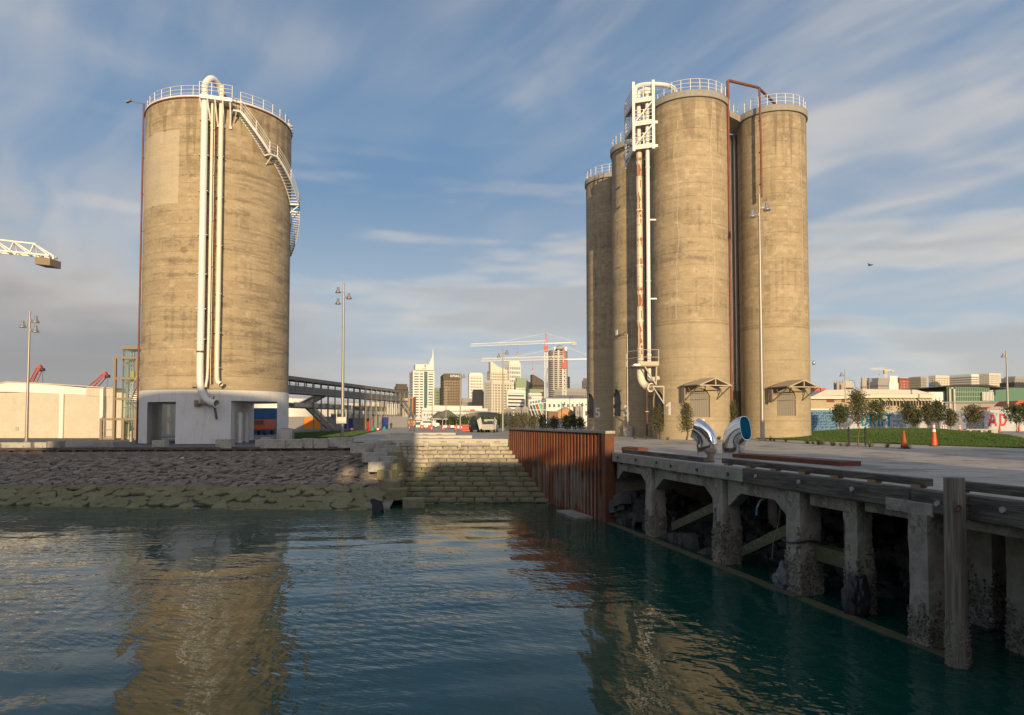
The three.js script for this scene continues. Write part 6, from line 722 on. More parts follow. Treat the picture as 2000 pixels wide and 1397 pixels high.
// ---- trees
const leafMat = [flat([.085, .085, .035], { side: THREE.DoubleSide }), flat([.055, .075, .022], { side: THREE.DoubleSide }), flat([.11, .1, .04], { side: THREE.DoubleSide })], barkM = std({ map: mottle([.16, .12, .085], [.11, .085, .06], [.06, .05, .04], { m: .4, s: 190 }) });
function tree(label, base, h, w, o = {}) {
  const t = thing(o.name || 'young_tree', label, 'tree', base, rnd() * 6.28, o.group), tb = new MB(), tips = [], y0 = o.clear ?? .3, r0 = o.r ?? .02 * h; let p = V(0, 0, 0); const N = 6;
  for (let i = 0; i < N; i++) { const q = V(rr(-.03, .03) * h, h * .92 * (i + 1) / N, rr(-.03, .03) * h); tb.tube(p, q, r0 * (1 - i / N * .8), r0 * (1 - (i + 1) / N * .8), 7); p = q; }
  const nb = o.limbs || 22; for (let i = 0; i < nb; i++) { const f = mix(y0, .92, (i + rnd()) / nb), a = i * 2.4 + rr(-.4, .4), sh = o.shape === 'round' ? Math.sin(Math.PI * clamp((f - y0 + .12) / (1.1 - y0))) : 1.05 - .75 * ((f - y0) / (1 - y0)), l = w * .5 * sh * rr(.7, 1.15), up = o.up ?? .55, s = V(0, f * h, 0), m = V(Math.cos(a) * l * .55, f * h + l * up * .45, Math.sin(a) * l * .55), e = V(Math.cos(a) * l, f * h + l * up * 1.1, Math.sin(a) * l); tb.tube(s, m, r0 * .3, r0 * .2, 5); tb.tube(m, e, r0 * .2, r0 * .06, 4); tips.push([m, .7], [e, 1], [m.clone().lerp(e, .5), 1], [s.clone().lerp(m, .7), .5]); }
  tips.push([V(0, h * .92, 0), 1], [V(0, h * .97, 0), .7]); tb.build('trunk', barkM, t);
  const n = o.leaves || 1500, ls = o.leaf || .1, sp = o.spread || .13 * w, pos = [], nor = [];
  for (let i = 0; i < n; i++) { const [c, k] = tips[rnd() * tips.length | 0]; let d = V(rr(-1, 1), rr(-1, 1), rr(-1, 1)); while (d.lengthSq() > 1) d = V(rr(-1, 1), rr(-1, 1), rr(-1, 1)); const P = c.clone().addScaledVector(d, sp * (1.2 + .3 * k)); if (P.y < .02 * h) continue; const ax = V(rr(-1, 1), rr(-.2, 1), rr(-1, 1)).normalize(), sd = V(rr(-1, 1), rr(-1, 1), rr(-1, 1)).cross(ax).normalize(), L = ls * rr(.6, 1.3), Wd = L * (o.lw || .36), fold = ax.clone().cross(sd).multiplyScalar(Wd * .35), A = P, B = P.clone().addScaledVector(ax, L * .5).addScaledVector(sd, Wd).add(fold), C = P.clone().addScaledVector(ax, L), D = P.clone().addScaledVector(ax, L * .5).addScaledVector(sd, -Wd).add(fold); for (const v of [A, B, C, A, C, D]) pos.push(v.x, v.y, v.z); }
  const g = new THREE.BufferGeometry(); g.setAttribute('position', new THREE.Float32BufferAttribute(pos, 3)); g.computeVertexNormals(); mesh('crown', metreUV(g), leafMat[o.mat || 0], t); return t;
}
const groundTree = (label, px, py, top, w, o) => { const b = o.D ? V(xAt(px, o.D), 0, -o.D) : onY(px, py, 0); if (o.D) py = 822 + F * EYE / o.D; return tree(label, b, (py - top) / F * -b.z, w * -b.z / F, o); };
groundTree('tall staked young tree with upright feathery crown on the promenade', 1676, 871, 765, 44, { leaves: 3600, leaf: .11, clear: .33, limbs: 34, up: 1.2, lw: .24, spread: .2, r: .045 });
{ const b = onY(1676, 871, 0); for (const dx of [-.62, .48]) { const t = thing('tree_stake', dx < 0 ? 'black tree stake beside the tall young tree, strapped to it' : 'second black stake of the tall young tree, facing the cones', 'stake', b.clone().add(V(dx, 0, .05))); new MB().box(0, .62, 0, .1, 1.24, .08).build('post', M.dark, t); new MB().bar(V(0, .68, 0), V(-dx * .95, .6, 0), .05, .02).build('strap', M.timber, t); } }
const s6o = { leaves: 1700, leaf: .14, clear: .12, limbs: 26, up: 1.0, lw: .24, spread: .22 };
groundTree('young olive green tree before the arched side door of silo 1', 1285, 858, 792, 30, s6o); groundTree('young tree with a wispy top left of the first mirrored tube', 1342, 859, 788, 26, { ...s6o, clear: .2 }); groundTree('young tree between the mirrored tubes and the grey lower infill', 1431, 858, 786, 26, { ...s6o, clear: .2 });
[[1288, 2], [1336, 1], [1348, 1]].forEach(([px]) => { const t = thing('tree_stake', 'short black stake beside a young tree at silo 1', 'stake', onY(px, 858, 0), 0, 'tree stakes at silo 1'); new MB().box(0, .55, 0, .07, 1.1, .06).build('post', M.dark, t); });
const row = { D: 104, leaves: 1400, leaf: .24, limbs: 20, spread: .34, lw: .42 };
[[1641, 841, 793, 34, 1, 'small round tree before the blue hoarding panel'], [1711, 841, 785, 44, 1, 'dark round tree before the large teal letters'], [1774, 842, 789, 30, 0, 'slender olive tree right of the small blue writing'], [1788, 842, 802, 28, 1, 'low bushy tree behind the near cones'], [1812, 842, 792, 30, 0, 'wispy brown green tree beside the dense tree at the hoarding'], [1832, 841, 785, 34, 1, 'dense dark green tree above the tall cone'], [1857, 842, 803, 16, 2, 'thin reddish sapling behind the paired cones'], [1901, 841, 795, 40, 2, 'spreading yellow green tree before the grey hoarding'], [1984, 843, 794, 44, 1, 'broad dark tree before the red letters'], [2010, 842, 786, 40, 0, 'tree at the far end of the row by the hoarding']].forEach(([px, py, top, w, m, l]) => groundTree(l, px, py, top, w, { ...row, mat: m, shape: 'round', clear: .32 }));
[[982, 31, 0], [1003, 26, 0], [1020, 30, 2], [1040, 28, 0], [1060, 29, 1], [1083, 24, 0], [1106, 27, 0], [1120, 30, 1], [1133, 24, 0]].forEach(([px, h, m]) => groundTree('small bushy tree in the planted strip behind the sheet pile wall', px, 842, 842 - h, 20, { ...row, D: 0, leaves: 700, mat: m, clear: .1, limbs: 16, group: 'trees behind the sheet pile wall' }));
[[884, 1], [905, 1], [925, 1], [950, 1], [968, 0]].forEach(([px, m]) => groundTree('dark hedge tree in front of the grey shed', px, 838, 816, 26, { ...row, D: 0, leaves: 600, leaf: .32, mat: m, clear: .08, limbs: 14, shape: 'round', group: 'hedge trees before the grey shed' }));
for (const [px, l] of [[1604, 'spiky cabbage palm close to the canopied silo'], [1630, 'spiky cabbage palm before the blue hoarding']]) { const b = onY(px, 841, 0), t = thing('cabbage_palm', l, 'plant', b), m = new MB(); m.tube(V(0, 0, 0), V(0, .7, 0), .08, .06, 6); m.build('trunk', barkM, t); const f = []; for (let i = 0; i < 60; i++) { const a = rnd() * 6.28, e = rr(-.2, 1.3), L = rr(.6, 1.1), d = V(Math.cos(a) * Math.cos(e), Math.sin(e), Math.sin(a) * Math.cos(e)), s = V(-Math.sin(a), 0, Math.cos(a)).multiplyScalar(.03), p = V(0, .7, 0), q = p.clone().addScaledVector(d, L * .6), r = p.clone().addScaledVector(d, L).add(V(0, -.18, 0)); f.push(p.clone().sub(s), p.clone().add(s), q.clone().add(s), p.clone().sub(s), q.clone().add(s), q.clone().sub(s), q.clone().sub(s), q.clone().add(s), r); } const g = new THREE.BufferGeometry().setFromPoints(f); g.computeVertexNormals(); mesh('leaves', metreUV(g), leafMat[2], t); }
// tussock plants along the planting strip
{ let proto; const mk = () => { const f = [], t = thing('tussock', '', 'plant', V(0, 0, 0), 0, 'tussock plants in the strip along the promenade'); for (let i = 0; i < 46; i++) { const a = rnd() * 6.28, e = rr(.55, 1.45), L = rr(.3, .62), d = V(Math.cos(a) * Math.cos(e), Math.sin(e), Math.sin(a) * Math.cos(e)), s = V(-Math.sin(a), 0, Math.cos(a)).multiplyScalar(.012), p = V(rr(-.08, .08), 0, rr(-.08, .08)), q = p.clone().addScaledVector(d, L * .6), r = p.clone().addScaledVector(d, L).add(V(Math.cos(a) * .06, -.04, Math.sin(a) * .06)); f.push(p.clone().sub(s), p.clone().add(s), q.clone().add(s), p.clone().sub(s), q.clone().add(s), q.clone().sub(s), q.clone().sub(s), q.clone().add(s), r); } const g = new THREE.BufferGeometry().setFromPoints(f); g.computeVertexNormals(); mesh('blades', metreUV(g), flat([.12, .125, .04], { side: THREE.DoubleSide }), t); t.userData.label = 'small tussock of upright yellow green blades on the promenade'; return t; };
  [[1505, 861, 1], [1535, 863, .8], [1577, 867, 1.2], [1588, 867.5, .7], [1600, 868.5, 1.3], [1607, 869, 1], [1627, 871, 1.1], [1643, 872, .7], [1655, 872.5, .9], [1701, 873.5, 1.1], [1733, 874.5, .8], [1774, 877, 1], [1240, 858, .7], [1262, 858.5, .8], [1304, 859.5, .8], [1357, 861, .7], [1405, 859, .9], [1512, 862, .7]].forEach(([px, py, s], i) => { const p = onY(px, py, 0); if (!i) { proto = mk(); proto.position.copy(p); } else copy(proto, p, rnd() * 6, null, V(s, s, s)); });
  const a = onY(1500, 863, 0), b = onY(1790, 878, 0); struct('planting_strip', sheet([[a.x, a.z], [b.x, b.z], [b.x + .4, b.z - 1.6], [a.x + .5, a.z - 1.8]], .008), M.gravel); }
// ---- hoarding with lettering
{ const D = 112, y0 = 0, y1 = hAt(803.5, D); const hw = std({ map: mottle([.46, .46, .48], [.42, .42, .44], [.34, .34, .36], { m: 4, s: 200, g: .05 }), roughness: .7 });
  const panel = (name, label, a, b, mat, yt = y1) => { const t = thing(name, label, 'hoarding', V(xAt(a, D), 0, -D)), w = xAt(b, D) - xAt(a, D); for (let x = 0; x < w - .1; x += 2.42) new MB().span(x + .01, Math.min(w, x + 2.4), .02, yt, -.05, 0).build('panel', mat, t); for (let x = .1; x < w; x += 2.42) new MB().span(x, x + .1, 0, yt - .1, -.25, -.06).build('post', M.timber, t); return [t, w, yt]; };
  const word = (t, s, x, y, size, mat, sx = 1, z = .01) => { const g = new TextGeometry(s, { font, size, depth: .012, curveSegments: 4 }).scale(sx, 1, 1); const m = new MB(); m.geo(g, m0.makeTranslation(x, y, z)); m.build('lettering', mat, t); };
  const bp = tex(512, 256, (u, v) => { let c = [.03, .11, .2]; const n = fbm(u * 8, v * 4, 3, 201); c = mix3(c, [.02, .1, .22], n); const gx = u * 14 % 1, gy = v * 7 % 1, k = hash(u * 14 | 0, v * 7 | 0, 4); if ((gx > .82 && k > .35) || (gy > .8 && k < .7) || (Math.abs(gx - gy) < .09 && k > .75)) c = mix3(c, [.3, .42, .5], .6); return c; }, { rep: [.26, .32] });
  const [t1] = panel('hoarding', 'blue hoarding with a pale line pattern beside the canopied silo', 1583, 1635.5, std({ map: bp, roughness: .7 }), hAt(801.5, D));
  const [t2, w2] = panel('hoarding', 'pale hoarding with large teal lettering and small blue writing', 1636, 1842, hw); const teal = flat([.01, .22, .32]), X = p => xAt(p, D) - xAt(1636, D); word(t2, 'D', X(1680), hAt(833, D), 1.95, teal, .7); word(t2, 'R', X(1696), hAt(833, D), 1.95, teal, .7); word(t2, 'I', X(1711.5), hAt(833, D), 1.95, teal, .7); word(t2, 'F', X(1719), hAt(833, D), 1.95, teal, .7); word(t2, 'T', X(1729.5), hAt(833, D), 1.95, teal, .7); const bl = flat([.1, .24, .42]); word(t2, 'into a', X(1743), hAt(816, D), .5, bl); word(t2, 'supe', X(1743), hAt(825, D), .5, bl); word(t2, 'on the', X(1743), hAt(834, D), .5, bl);
  panel('hoarding', 'grey blue hoarding behind the orange cones', 1842.5, 1921, std({ map: mottle([.16, .17, .21], [.22, .23, .27], [.1, .1, .13], { m: 8, f: 3, s: 205, g: .05 }), roughness: .7 }), hAt(803, D)); const [t4] = panel('hoarding', 'white hoarding with large red capital letters', 1921.5, 2090, hw, hAt(801.5, D)); word(t4, 'A', xAt(1929, D) - xAt(1921.5, D), hAt(832.5, D), 1.95, M.red, .82); word(t4, 'D', xAt(1949, D) - xAt(1921.5, D), hAt(832.5, D), 1.95, M.red, .78); }
// ---- cones
{ const mk = (label, p, h, group) => { const t = thing('traffic_cone', label, 'traffic cone', p, 0, group), s = h; new MB().lathe([[0, .045], [.2 * Math.min(1, s), .045], [.19 * Math.min(1, s), .06], [.05, s - .02], [.03, s], [0, s]], 0, 0, 0, 18).build('cone', M.orange, t); new MB().box(0, .025, 0, .46 * Math.min(1, s), .04, .46 * Math.min(1, s)).build('base', M.blackRubber, t); return t; };
  const band = (t, h, f0, f1) => { const r = f => mix(.19 * Math.min(1, h), .05, f); new MB().lathe([[r(f0) + .008, h * f0], [r(f1) + .008, h * f1]], 0, 0, 0, 18).build('reflective_band', M.reflect, t); };
  const dull = mk('faded dull orange cone beside a tussock', onY(1766, 876.5, 0), 1.08); dull.children[0].material = flat([.36, .07, .02], { roughness: .7 });
  const tall = mk('tall orange cone with white bands standing before the lawn mound', onY(1825, 871.5, 0), 1.5); band(tall, 1.5, .62, .74); band(tall, 1.5, .8, .92);
  for (const [px, py, l] of [[1843, 843, 'orange cone behind another cone before the grey hoarding'], [1847.5, 843.5, 'orange cone with two white bands, in front of its pair at the grey hoarding'], [1875, 843.5, 'white banded cone standing alone beside the bench'], [1953, 843.5, 'plain orange cone below the red letters'], [1991, 843, 'orange cone under the broad dark tree']]) { const c = mk(l, onY(px, py + 1.5, 0), 1.2); if (px < 1900) { band(c, 1.2, .45, .6); band(c, 1.2, .7, .85); } }
  [[843, 841.5], [865, 841], [917, 841], [920, 841.4], [922.5, 841.8], [889, 840.4], [968, 842], [800, 840], [824, 839.5], [832, 839]].forEach(([px, py], i) => { const c = mk('orange and white cone among the road works before the city', onY(px, py, 0), .95, 'cones at the road works'); band(c, .95, .4, .58); }); }
// ---- bench, road works, play shapes
{ const t = thing('concrete_bench', 'long concrete slab bench before the hoardings', 'bench', onY(1915, 846, 0)); new MB().box(0, .46, 0, 4.2, .14, .8).build('seat', M.concretePale, t); for (const x of [-1.5, 0, 1.7]) new MB().box(x, .195, 0, x > 1 ? .9 : .3, .39, .7).build('support', M.concretePale, t); const u = thing('concrete_bench', 'timber topped bench under the slender olive tree', 'bench', onY(1745, 844, 0)); new MB().box(0, .45, 0, 2.8, .12, .7).build('seat', M.bleachedTimber, u); for (const x of [-1, 1]) new MB().box(x, .195, 0, .4, .39, .6).build('support', M.concretePale, u); }
{ const b = (label, px, py, w, cols) => { const t = thing('barrier', label, 'barrier', onY(px, py, 0)); const n = 4; for (let i = 0; i < n; i++) new MB().box((i - 1.5) * w / n, .62, 0, w / n - .02, .4, .12).build('board', cols[i % 2], t); for (const s of [-1, 1]) { new MB().bar(V(s * w * .4, 0, .25), V(s * w * .4, .9, 0), .07).build('leg', M.orange, t); new MB().bar(V(s * w * .4, 0, -.25), V(s * w * .4, .9, 0), .07).build('leg', M.orange, t); } }; b('orange and white road barrier beside the dark car', 897, 842, 1.2, [M.orange, M.reflect]); b('white and red road barrier in front of the green awning', 880, 840, 2.6, [M.reflect, M.redOrange]); b('low white and orange barrier left of the awning pavilion', 828, 839, 3, [M.reflect, M.redOrange]); const t = thing('cable_drum', 'orange slatted crate beside the road barriers', 'crate', onY(911, 842, 0)); new MB().box(0, .5, 0, 1.3, 1, 1).build('body', M.redOrange, t); for (const y of [.3, .7]) new MB().box(0, y, .52, 1.34, .08, .04).build('slat', M.redOxide, t); new MB().box(0, 1.03, 0, 1.4, .06, 1.1).build('lid', M.redOxide, t); }
{ const D = 142, teal = flat([.03, .34, .22], { roughness: .6 }), base = px => V(xAt(px, D), GL, -D); const t = thing('play_tent', 'teal conical play tent on the lawn', 'tent', base(751)); new MB().geo(new THREE.CylinderGeometry(.03, .62, 1.05, 5).translate(0, .525, 0)).build('cone', teal, t); const u = thing('play_tent', 'teal rounded play tent next to the red and white seats', 'tent', base(729)); new MB().lathe([[0, .85], [.25, .78], [.45, .55], [.55, .25], [.58, 0], [0, 0]], 0, 0, 0, 16).build('dome', teal, u); [[687, 'red and white bean bag alone on the lawn'], [722, 'red bean bag beside the teal rounded tent'], [738, 'red and white bean bag between the two teal tents']].forEach(([px, l], i) => { const b = thing('bean_bag', l, 'bean bag', base(px)); new MB().lathe([[0, .6], [.3, .55], [.5, .35], [.52, .12], [.4, 0], [0, 0]], 0, 0, 0, 16).build('bag', M.red, b); if (i !== 1) new MB().geo(new THREE.SphereGeometry(.28, 12, 8).translate(.08, .36, .3)).build('panel', M.reflect, b); }); }
// ---- blocks on the left quay
{ const mk = (a, b, top, D, label, mat = M.concretePale, d = .7) => { const t = thing('concrete_barrier', label, 'concrete block', V(xAt((a + b) / 2, D, 870), GL, -D), rr(-.05, .05), 'concrete blocks along the quay edge'), w = xAt(b, D, 870) - xAt(a, D, 870), h = hAt(top, D) - GL; new MB().ext([[-w / 2 + .02, 0], [w / 2 - .02, 0], [w / 2 - .02, h], [-w / 2 + .02, h]], d, m0.makeTranslation(0, 0, -d / 2), .025).build('body', mat, t); for (const x of [-w * .28, w * .28]) new MB().geo(new THREE.CylinderGeometry(.05, .05, .02, 10).rotateX(Math.PI / 2).translate(x, h * .35, d / 2 + .03)).build('lifting_socket', M.steelGrey, t); };
  mk(-20, 5, 867, 53.4, 'sunlit concrete block at the open end of the quay row'); mk(6.5, 66, 864.8, 53.6, 'long sunlit concrete block before the warehouse'); mk(67, 97, 864.5, 54, 'concrete block with a shadowed face behind the long sunlit one', M.concretePale); mk(98, 121.5, 862.4, 53.6, 'grey concrete block under the white pilaster', M.concrete); mk(187, 225.5, 864, 53.4, 'rough grey concrete block standing alone before the lift tower', M.concrete); mk(301, 325.5, 861, 54, 'concrete block before the left opening of the silo base'); mk(424, 455, 858.6, 54, 'block with two square recesses before the white silo base'); mk(512, 530, 855.5, 57.5, 'small block behind the row at the wide opening'); mk(501, 560, 859.4, 54.3, 'long concrete block first in the row beside the wide silo'); mk(560.5, 592, 858.6, 54.5, 'concrete block second in the row beside the wide silo'); mk(592.5, 613, 857, 54.7, 'narrow concrete block third in the row beside the wide silo'); mk(613.5, 642, 857.6, 54.8, 'concrete block before the litter bin, fourth in its row'); mk(642.5, 689, 855.5, 55, 'concrete block at the end of the row next to the lamp post');
  const p = V(xAt(573.5, 68), GL, -66), t = thing('litter_bin', 'silver litter bin beside the wide silo base', 'bin', p); new MB().box(0, .65, 0, .75, 1.3, .75).build('body', M.galv, t); for (let x = -.3; x <= .3; x += .12) new MB().box(x, .65, .385, .03, 1.2, .02).build('slat', M.galv, t); new MB().box(0, 1.33, 0, .8, .05, .8).build('lid', M.steelGrey, t); const b = thing('steel_bollard', 'slim pale bollard beside the silo base and lift tower', 'bollard', V(xAt(256.5, 70), GL, -70)); new MB().lathe([[0, 0], [.11, 0], [.11, 1.0], [.09, 1.04], [0, 1.04]], 0, 0, 0, 14).build('post', M.concretePale, b); }
// ---- things seen through the silo base
{ const t = thing('red_truck', 'red truck parked behind the wide silo, seen through its base', 'truck', V(xAt(512, 105), GL, -105)); new MB().box(0, 1.5, 0, 2.4, 1.5, 5).build('cab', M.redOrange, t); new MB().box(0, .72, 0, 2.4, .2, 5.2).build('chassis', M.steelDark, t); for (const [x, z] of [[-1, 1.6], [1, 1.6], [-1, -1.6], [1, -1.6]]) new MB().geo(new THREE.CylinderGeometry(.45, .45, .3, 20).rotateZ(Math.PI / 2).translate(x, .45, z)).build('wheel', M.blackRubber, t); new MB().box(0, 1.8, 2.52, 2.1, .6, .04).build('windscreen', GLS.dark, t); const u = thing('blue_container', 'blue container behind the red truck', 'container', V(xAt(513, 112), GL, -112)); new MB().box(0, 2, 0, 5, 4, 3).build('box', flat([.03, .1, .24]), u); for (let x = -2.4; x < 2.5; x += .4) new MB().box(x, 2, 1.52, .12, 3.8, .06).build('rib', flat([.03, .1, .24]), u); }
// ---- cars
function car(name, label, pos, turn, paint, o = {}) { const t = thing(name, label, 'car', pos, turn), L = 4.5, prof = o.suv ? [[-2.2, .45], [2.2, .45], [2.25, .85], [2.1, 1.0], [1.1, 1.08], [.55, 1.65], [-1.9, 1.7], [-2.2, 1.05]] : [[-2.3, .5], [2.3, .5], [2.3, .9], [1.5, 1.05], [1.0, 1.7], [-.3, 1.75], [-.4, 1.05], [-2.3, 1.05]]; new MB().ext(prof, 1.56, m0.makeTranslation(0, 0, -.78), .1).build('body', paint, t); for (const [x, z] of [[1.4, .8], [1.4, -.8], [-1.4, .8], [-1.4, -.8]]) { const w = new MB().geo(new THREE.CylinderGeometry(.36, .36, .24, 22).rotateX(Math.PI / 2).translate(x, .36, z)).build('wheel', M.blackRubber, t); new MB().geo(new THREE.CylinderGeometry(.2, .2, .26, 14).rotateX(Math.PI / 2).translate(x, .36, z)).build('rim', M.galv, w); } const gw = o.suv ? [[.45, 1.12], [.3, 1.55], [-1.75, 1.58], [-1.9, 1.12]] : [[1.2, 1.12], [.9, 1.6], [-.15, 1.62], [-.2, 1.12]]; for (const z of [-.9, .88]) new MB().ext(gw, .02, m0.makeTranslation(0, 0, z)).build('side_window', GLS.dark, t); for (const z of [-.65, .65]) { new MB().box(2.33, .8, z, .06, .16, .3).build('headlight', M.reflect, t); new MB().box(-2.31, .9, z, .06, .3, .16).build('tail_light', M.red, t); } new MB().box(-2.2, 1.3, 0, .14, .42, 1.3, 0, 0, -.18).build('rear_window', GLS.dark, t); return t; }
car('parked_car', 'dark blue off-road car parked beside the white pickup', onY(938, 844.5, 0), 1.25, std({ color: col([.02, .03, .045]), roughness: .2, metalness: .3 }), { suv: true });
{ const t = car('pickup_truck', 'white pickup with its rear doors open, loaded with tools', onY(957.5, 844.8, 0), 1.45, std({ color: col([.4, .38, .34]), roughness: .3 })); for (const s of [-1, 1]) new MB().bar(V(-2.35, .6, s * .9), V(-2.9, 1.9, s * 1.15), .08, .9).build('rear_door', M.white, t); new MB().box(-1.4, 1.3, 0, 1.6, .5, 1.4).build('load', M.redOxide, t); new MB().box(-1.9, 1.45, .2, .6, .4, .6).build('load', flat([.05, .12, .3]), t); }
car('parked_car', 'white car parked before the marquee roofs', V(xAt(840, 180), 0, -180), .1, M.white, { suv: true });
// ---- people
function person(label, pos, turn, J, paint) { // joints in metres; each bone a tapered capsule, blended into one skin
  const bones = J, lo = V(-.75, -.05, -.6), n = [50, 62, 40], cs = .032, sd = (p, a, b, r1, r2) => { const ab = b.clone().sub(a), h = clamp(p.clone().sub(a).dot(ab) / ab.lengthSq()); return p.distanceTo(a.clone().addScaledVector(ab, h)) - mix(r1, r2, h); };
  const val = new Float32Array(n[0] * n[1] * n[2]), I = (i, j, k) => (k * n[1] + j) * n[0] + i, p = V(); for (let k = 0; k < n[2]; k++) for (let j = 0; j < n[1]; j++) for (let i = 0; i < n[0]; i++) { p.set(lo.x + i * cs, lo.y + j * cs, lo.z + k * cs); let d = 9; for (const [a, b, r1, r2] of bones) { const e = sd(p, a, b, r1, r2), h = clamp(.5 + .5 * (d - e) / .05); d = mix(d, e, h) - .05 * h * (1 - h); } val[I(i, j, k)] = d; }
  // surface nets
  const vid = new Int32Array(val.length).fill(-1), pos_ = [], idx = []; for (let k = 0; k < n[2] - 1; k++) for (let j = 0; j < n[1] - 1; j++) for (let i = 0; i < n[0] - 1; i++) { let c = 0, x = 0, y = 0, z = 0; for (let e = 0; e < 12; e++) { const ax = e >> 2, u = e & 1, v = e >> 1 & 1, o0 = ax === 0 ? [0, u, v] : ax === 1 ? [u, 0, v] : [u, v, 0], o1 = o0.slice(); o1[ax] = 1; const a = val[I(i + o0[0], j + o0[1], k + o0[2])], b = val[I(i + o1[0], j + o1[1], k + o1[2])]; if (a < 0 !== b < 0) { const t = a / (a - b); x += mix(o0[0], o1[0], t); y += mix(o0[1], o1[1], t); z += mix(o0[2], o1[2], t); c++; } } if (c) { vid[I(i, j, k)] = pos_.length / 3; pos_.push(lo.x + (i + x / c) * cs, lo.y + (j + y / c) * cs, lo.z + (k + z / c) * cs); } }
  const q4 = (a, b, c, d, f) => { if (a < 0 || b < 0 || c < 0 || d < 0) return; f ? idx.push(a, b, c, a, c, d) : idx.push(a, c, b, a, d, c); }; for (let k = 1; k < n[2] - 1; k++) for (let j = 1; j < n[1] - 1; j++) for (let i = 1; i < n[0] - 1; i++) { const s = val[I(i, j, k)] < 0; if (s !== val[I(i + 1, j, k)] < 0) q4(vid[I(i, j - 1, k - 1)], vid[I(i, j, k - 1)], vid[I(i, j, k)], vid[I(i, j - 1, k)], s); if (s !== val[I(i, j + 1, k)] < 0) q4(vid[I(i - 1, j, k - 1)], vid[I(i - 1, j, k)], vid[I(i, j, k)], vid[I(i, j, k - 1)], s); if (s !== val[I(i, j, k + 1)] < 0) q4(vid[I(i - 1, j - 1, k)], vid[I(i, j - 1, k)], vid[I(i, j, k)], vid[I(i - 1, j, k)], s); }
  const g = new THREE.BufferGeometry(); g.setAttribute('position', new THREE.Float32BufferAttribute(pos_, 3)); g.setIndex(idx); g.computeVertexNormals(); const cl = new Float32Array(pos_.length); for (let i = 0; i < pos_.length / 3; i++) { p.set(pos_[3 * i], pos_[3 * i + 1], pos_[3 * i + 2]); let best = 9, bc; bones.forEach(([a, b, r1, r2, c]) => { const e = sd(p, a, b, r1, r2); if (e < best) { best = e; bc = c; } }); cl.set(paint[bc], 3 * i); } g.setAttribute('color', new THREE.BufferAttribute(cl, 3)); const m = mesh('person', g, std({ vertexColors: true })); m.position.copy(pos); m.rotation.y = turn; return tag(m, label, 'person'); }
const stand = (lean, armF) => { const hip = V(0, .92, 0), ch = V(0, .92 + .5 * Math.cos(lean), .5 * Math.sin(lean)), nk = ch.clone().add(V(0, .14 * Math.cos(lean), .14 * Math.sin(lean))), hd = nk.clone().add(V(0, .17 * Math.cos(lean * .7), .17 * Math.sin(lean * .7))), B = []; B.push([hip, ch, .15, .17, 'top'], [ch, nk, .1, .055, 'skin'], [nk.clone().lerp(hd, .5), hd, .075, .1, 'head'], [hd, hd.clone().add(V(0, .07, -.01)), .095, .08, 'hair'], [hd.clone().add(V(0, -.02, .1)), hd.clone().add(V(0, -.04, .115)), .02, .016, 'head']); for (const s of [-1, 1]) { const sh = ch.clone().add(V(s * .19, .04, 0)), el = sh.clone().add(V(s * .05, -.27 * Math.cos(armF), .27 * Math.sin(armF))), wr = el.clone().add(V(-s * .02, -.22 * Math.cos(armF + .5), .22 * Math.sin(armF + .5))); B.push([sh, el, .065, .05, 'top'], [el, wr, .048, .036, 'top'], [wr, wr.clone().add(V(0, -.06, .06)), .04, .03, 'skin'], [wr, wr.clone().add(V(-s * .05, -.02, .05)), .018, .014, 'skin']); const kn = V(s * .12, .48, .04), an = V(s * .14, .09, -.02 + s * .08); B.push([V(s * .09, .9, 0), kn, .1, .07, 'legs'], [kn, an, .068, .048, 'legs'], [an.clone().setY(.05), an.clone().add(V(s * .02, 0, .16)).setY(.04), .05, .04, 'shoe']); } return B; };
const pal = (top, legs) => ({ top, legs, skin: [.4, .25, .18], head: [.4, .25, .18], hair: [.05, .035, .03], shoe: [.03, .03, .03] });
person('person in an orange vest leaning forward at the road works', onY(802, 842, 0), .6, stand(.5, .9), pal([.65, .16, .03], [.12, .12, .15])); person('person in an orange and pale top standing behind the leaning one', onY(809, 842, 0), -.5, stand(.1, .3), pal([.6, .35, .2], [.1, .1, .13])); person('person in dark clothes standing under the footbridge', V(xAt(764, 150), GL, -150), .2, stand(.03, .1), pal([.06, .05, .06], [.04, .04, .05]));
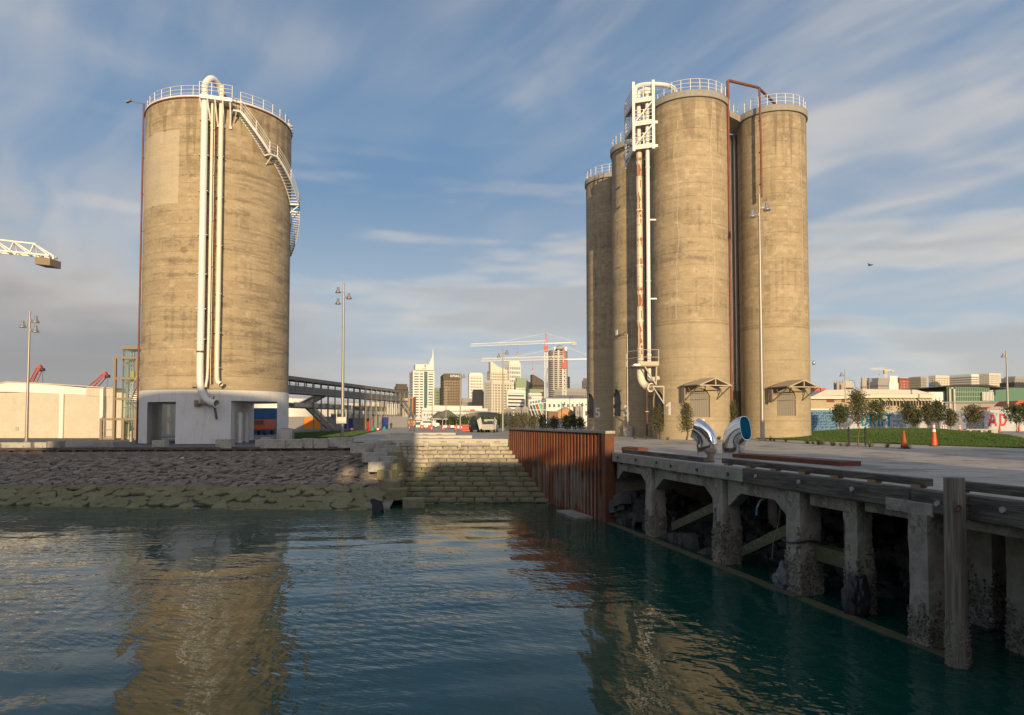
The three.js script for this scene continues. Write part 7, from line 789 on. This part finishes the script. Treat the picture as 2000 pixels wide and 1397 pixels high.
// ---- a gull far up
{ const t = thing('flying_bird', 'small dark bird gliding in the sky right of the silos', 'bird', onZ(1700, 518, 70), .5), g = new THREE.BufferGeometry(), w = [[-.55, .06, -.02], [-.3, .14, .02], [-.06, .05, .06], [-.06, .04, -.1], [-.28, .12, -.12]]; const f = []; for (const s of [1, -1]) { const p = w.map(v => V(v[0] * s, v[1], v[2])); for (const [a, b, c] of [[0, 1, 4], [1, 2, 3], [1, 3, 4]]) f.push(p[a], p[b], p[c]); } g.setFromPoints(f); g.computeVertexNormals(); mesh('wings', metreUV(g), flat([.1, .1, .1], { side: THREE.DoubleSide }), t); new MB().lathe([[0, -.26], [.05, -.2], [.08, 0], [.06, .14], [.03, .22], [0, .25]], 0, 0, 0, 10).build('body', flat([.12, .12, .12]), t).rotation.x = Math.PI / 2; }
scene.fog = new THREE.FogExp2(new THREE.Color().setRGB(.8, .82, .85), .00004);      // thin haze over the city
// ---- sheds across the water behind the camera: their shadows lie on the seawall, the basin and the wharf
{ const bw = flat([.3, .27, .23]), k = Math.tan(SUN_EL) / Math.cos(SUN_AZ), kx = Math.tan(SUN_AZ);
  const shed = (label, x0, x1, z0, z1, h, holes = []) => { const t = thing('dockside_shed', label, 'shed'); const wallAt = (z, sx, grow) => { const hs = holes.map(([a, b, c, d]) => [a + sx - grow, b + sx + grow, c + (z - z0) * k - grow, d + (z - z0) * k + grow]).sort((p, q) => p[0] - q[0]); let x = x0; const m = new MB(); const H = h; for (const [a, b, c, d] of hs) { m.span(x, a, GL, H, z, z + .4); m.span(a, b, GL, c, z, z + .4); m.span(a, b, d, H, z, z + .4); x = b; } m.span(x, x1, GL, H, z, z + .4); m.build('wall', bw, t); }; wallAt(z0, 0, 0); wallAt(z1, (z1 - z0) * kx, .35); for (const x of [x0, x1 - .4]) new MB().span(x, x + .4, GL, h, z0 + .41, z1 - .01).build('end_wall', bw, t); new MB().span(x0 - .3, x1 + .3, h + .01, h + .2, z0 - .3, z1 + .7).build('roof', M.steelGrey, t); for (let x = x0 + 3; x < x1 - 3; x += 6) new MB().span(x, x + 3, GL, 4, z0 - .06, z0 - .01).build('door', M.steelDark, t); };
  shed('tall grey shed across the basin, with openings high in its walls', -23.7, 2.6, 20, 26, 17.1, [[-2.6, -1.7, 8.5, 9.7], [-1, .3, 8.5, 9.7], [1.0, 2.1, 8.5, 9.7]]); shed('middle height grey shed beside the tall one across the basin', 4.2, 10.8, 20, 32, 9.9); shed('low grey shed next to the middle height one across the basin', 11, 22.5, 20, 32, 8.8); shed('low link roof between the two sheds across the basin', 2.7, 4.1, 20, 32, 8.4); shed('long low shed on the far side of the tall one across the basin', -75, -23.9, 20, 25, 10.8); shed('second low grey shed across the basin, set apart', 29.5, 75, 20, 32, 9.9); }
renderer.render(scene, camera);
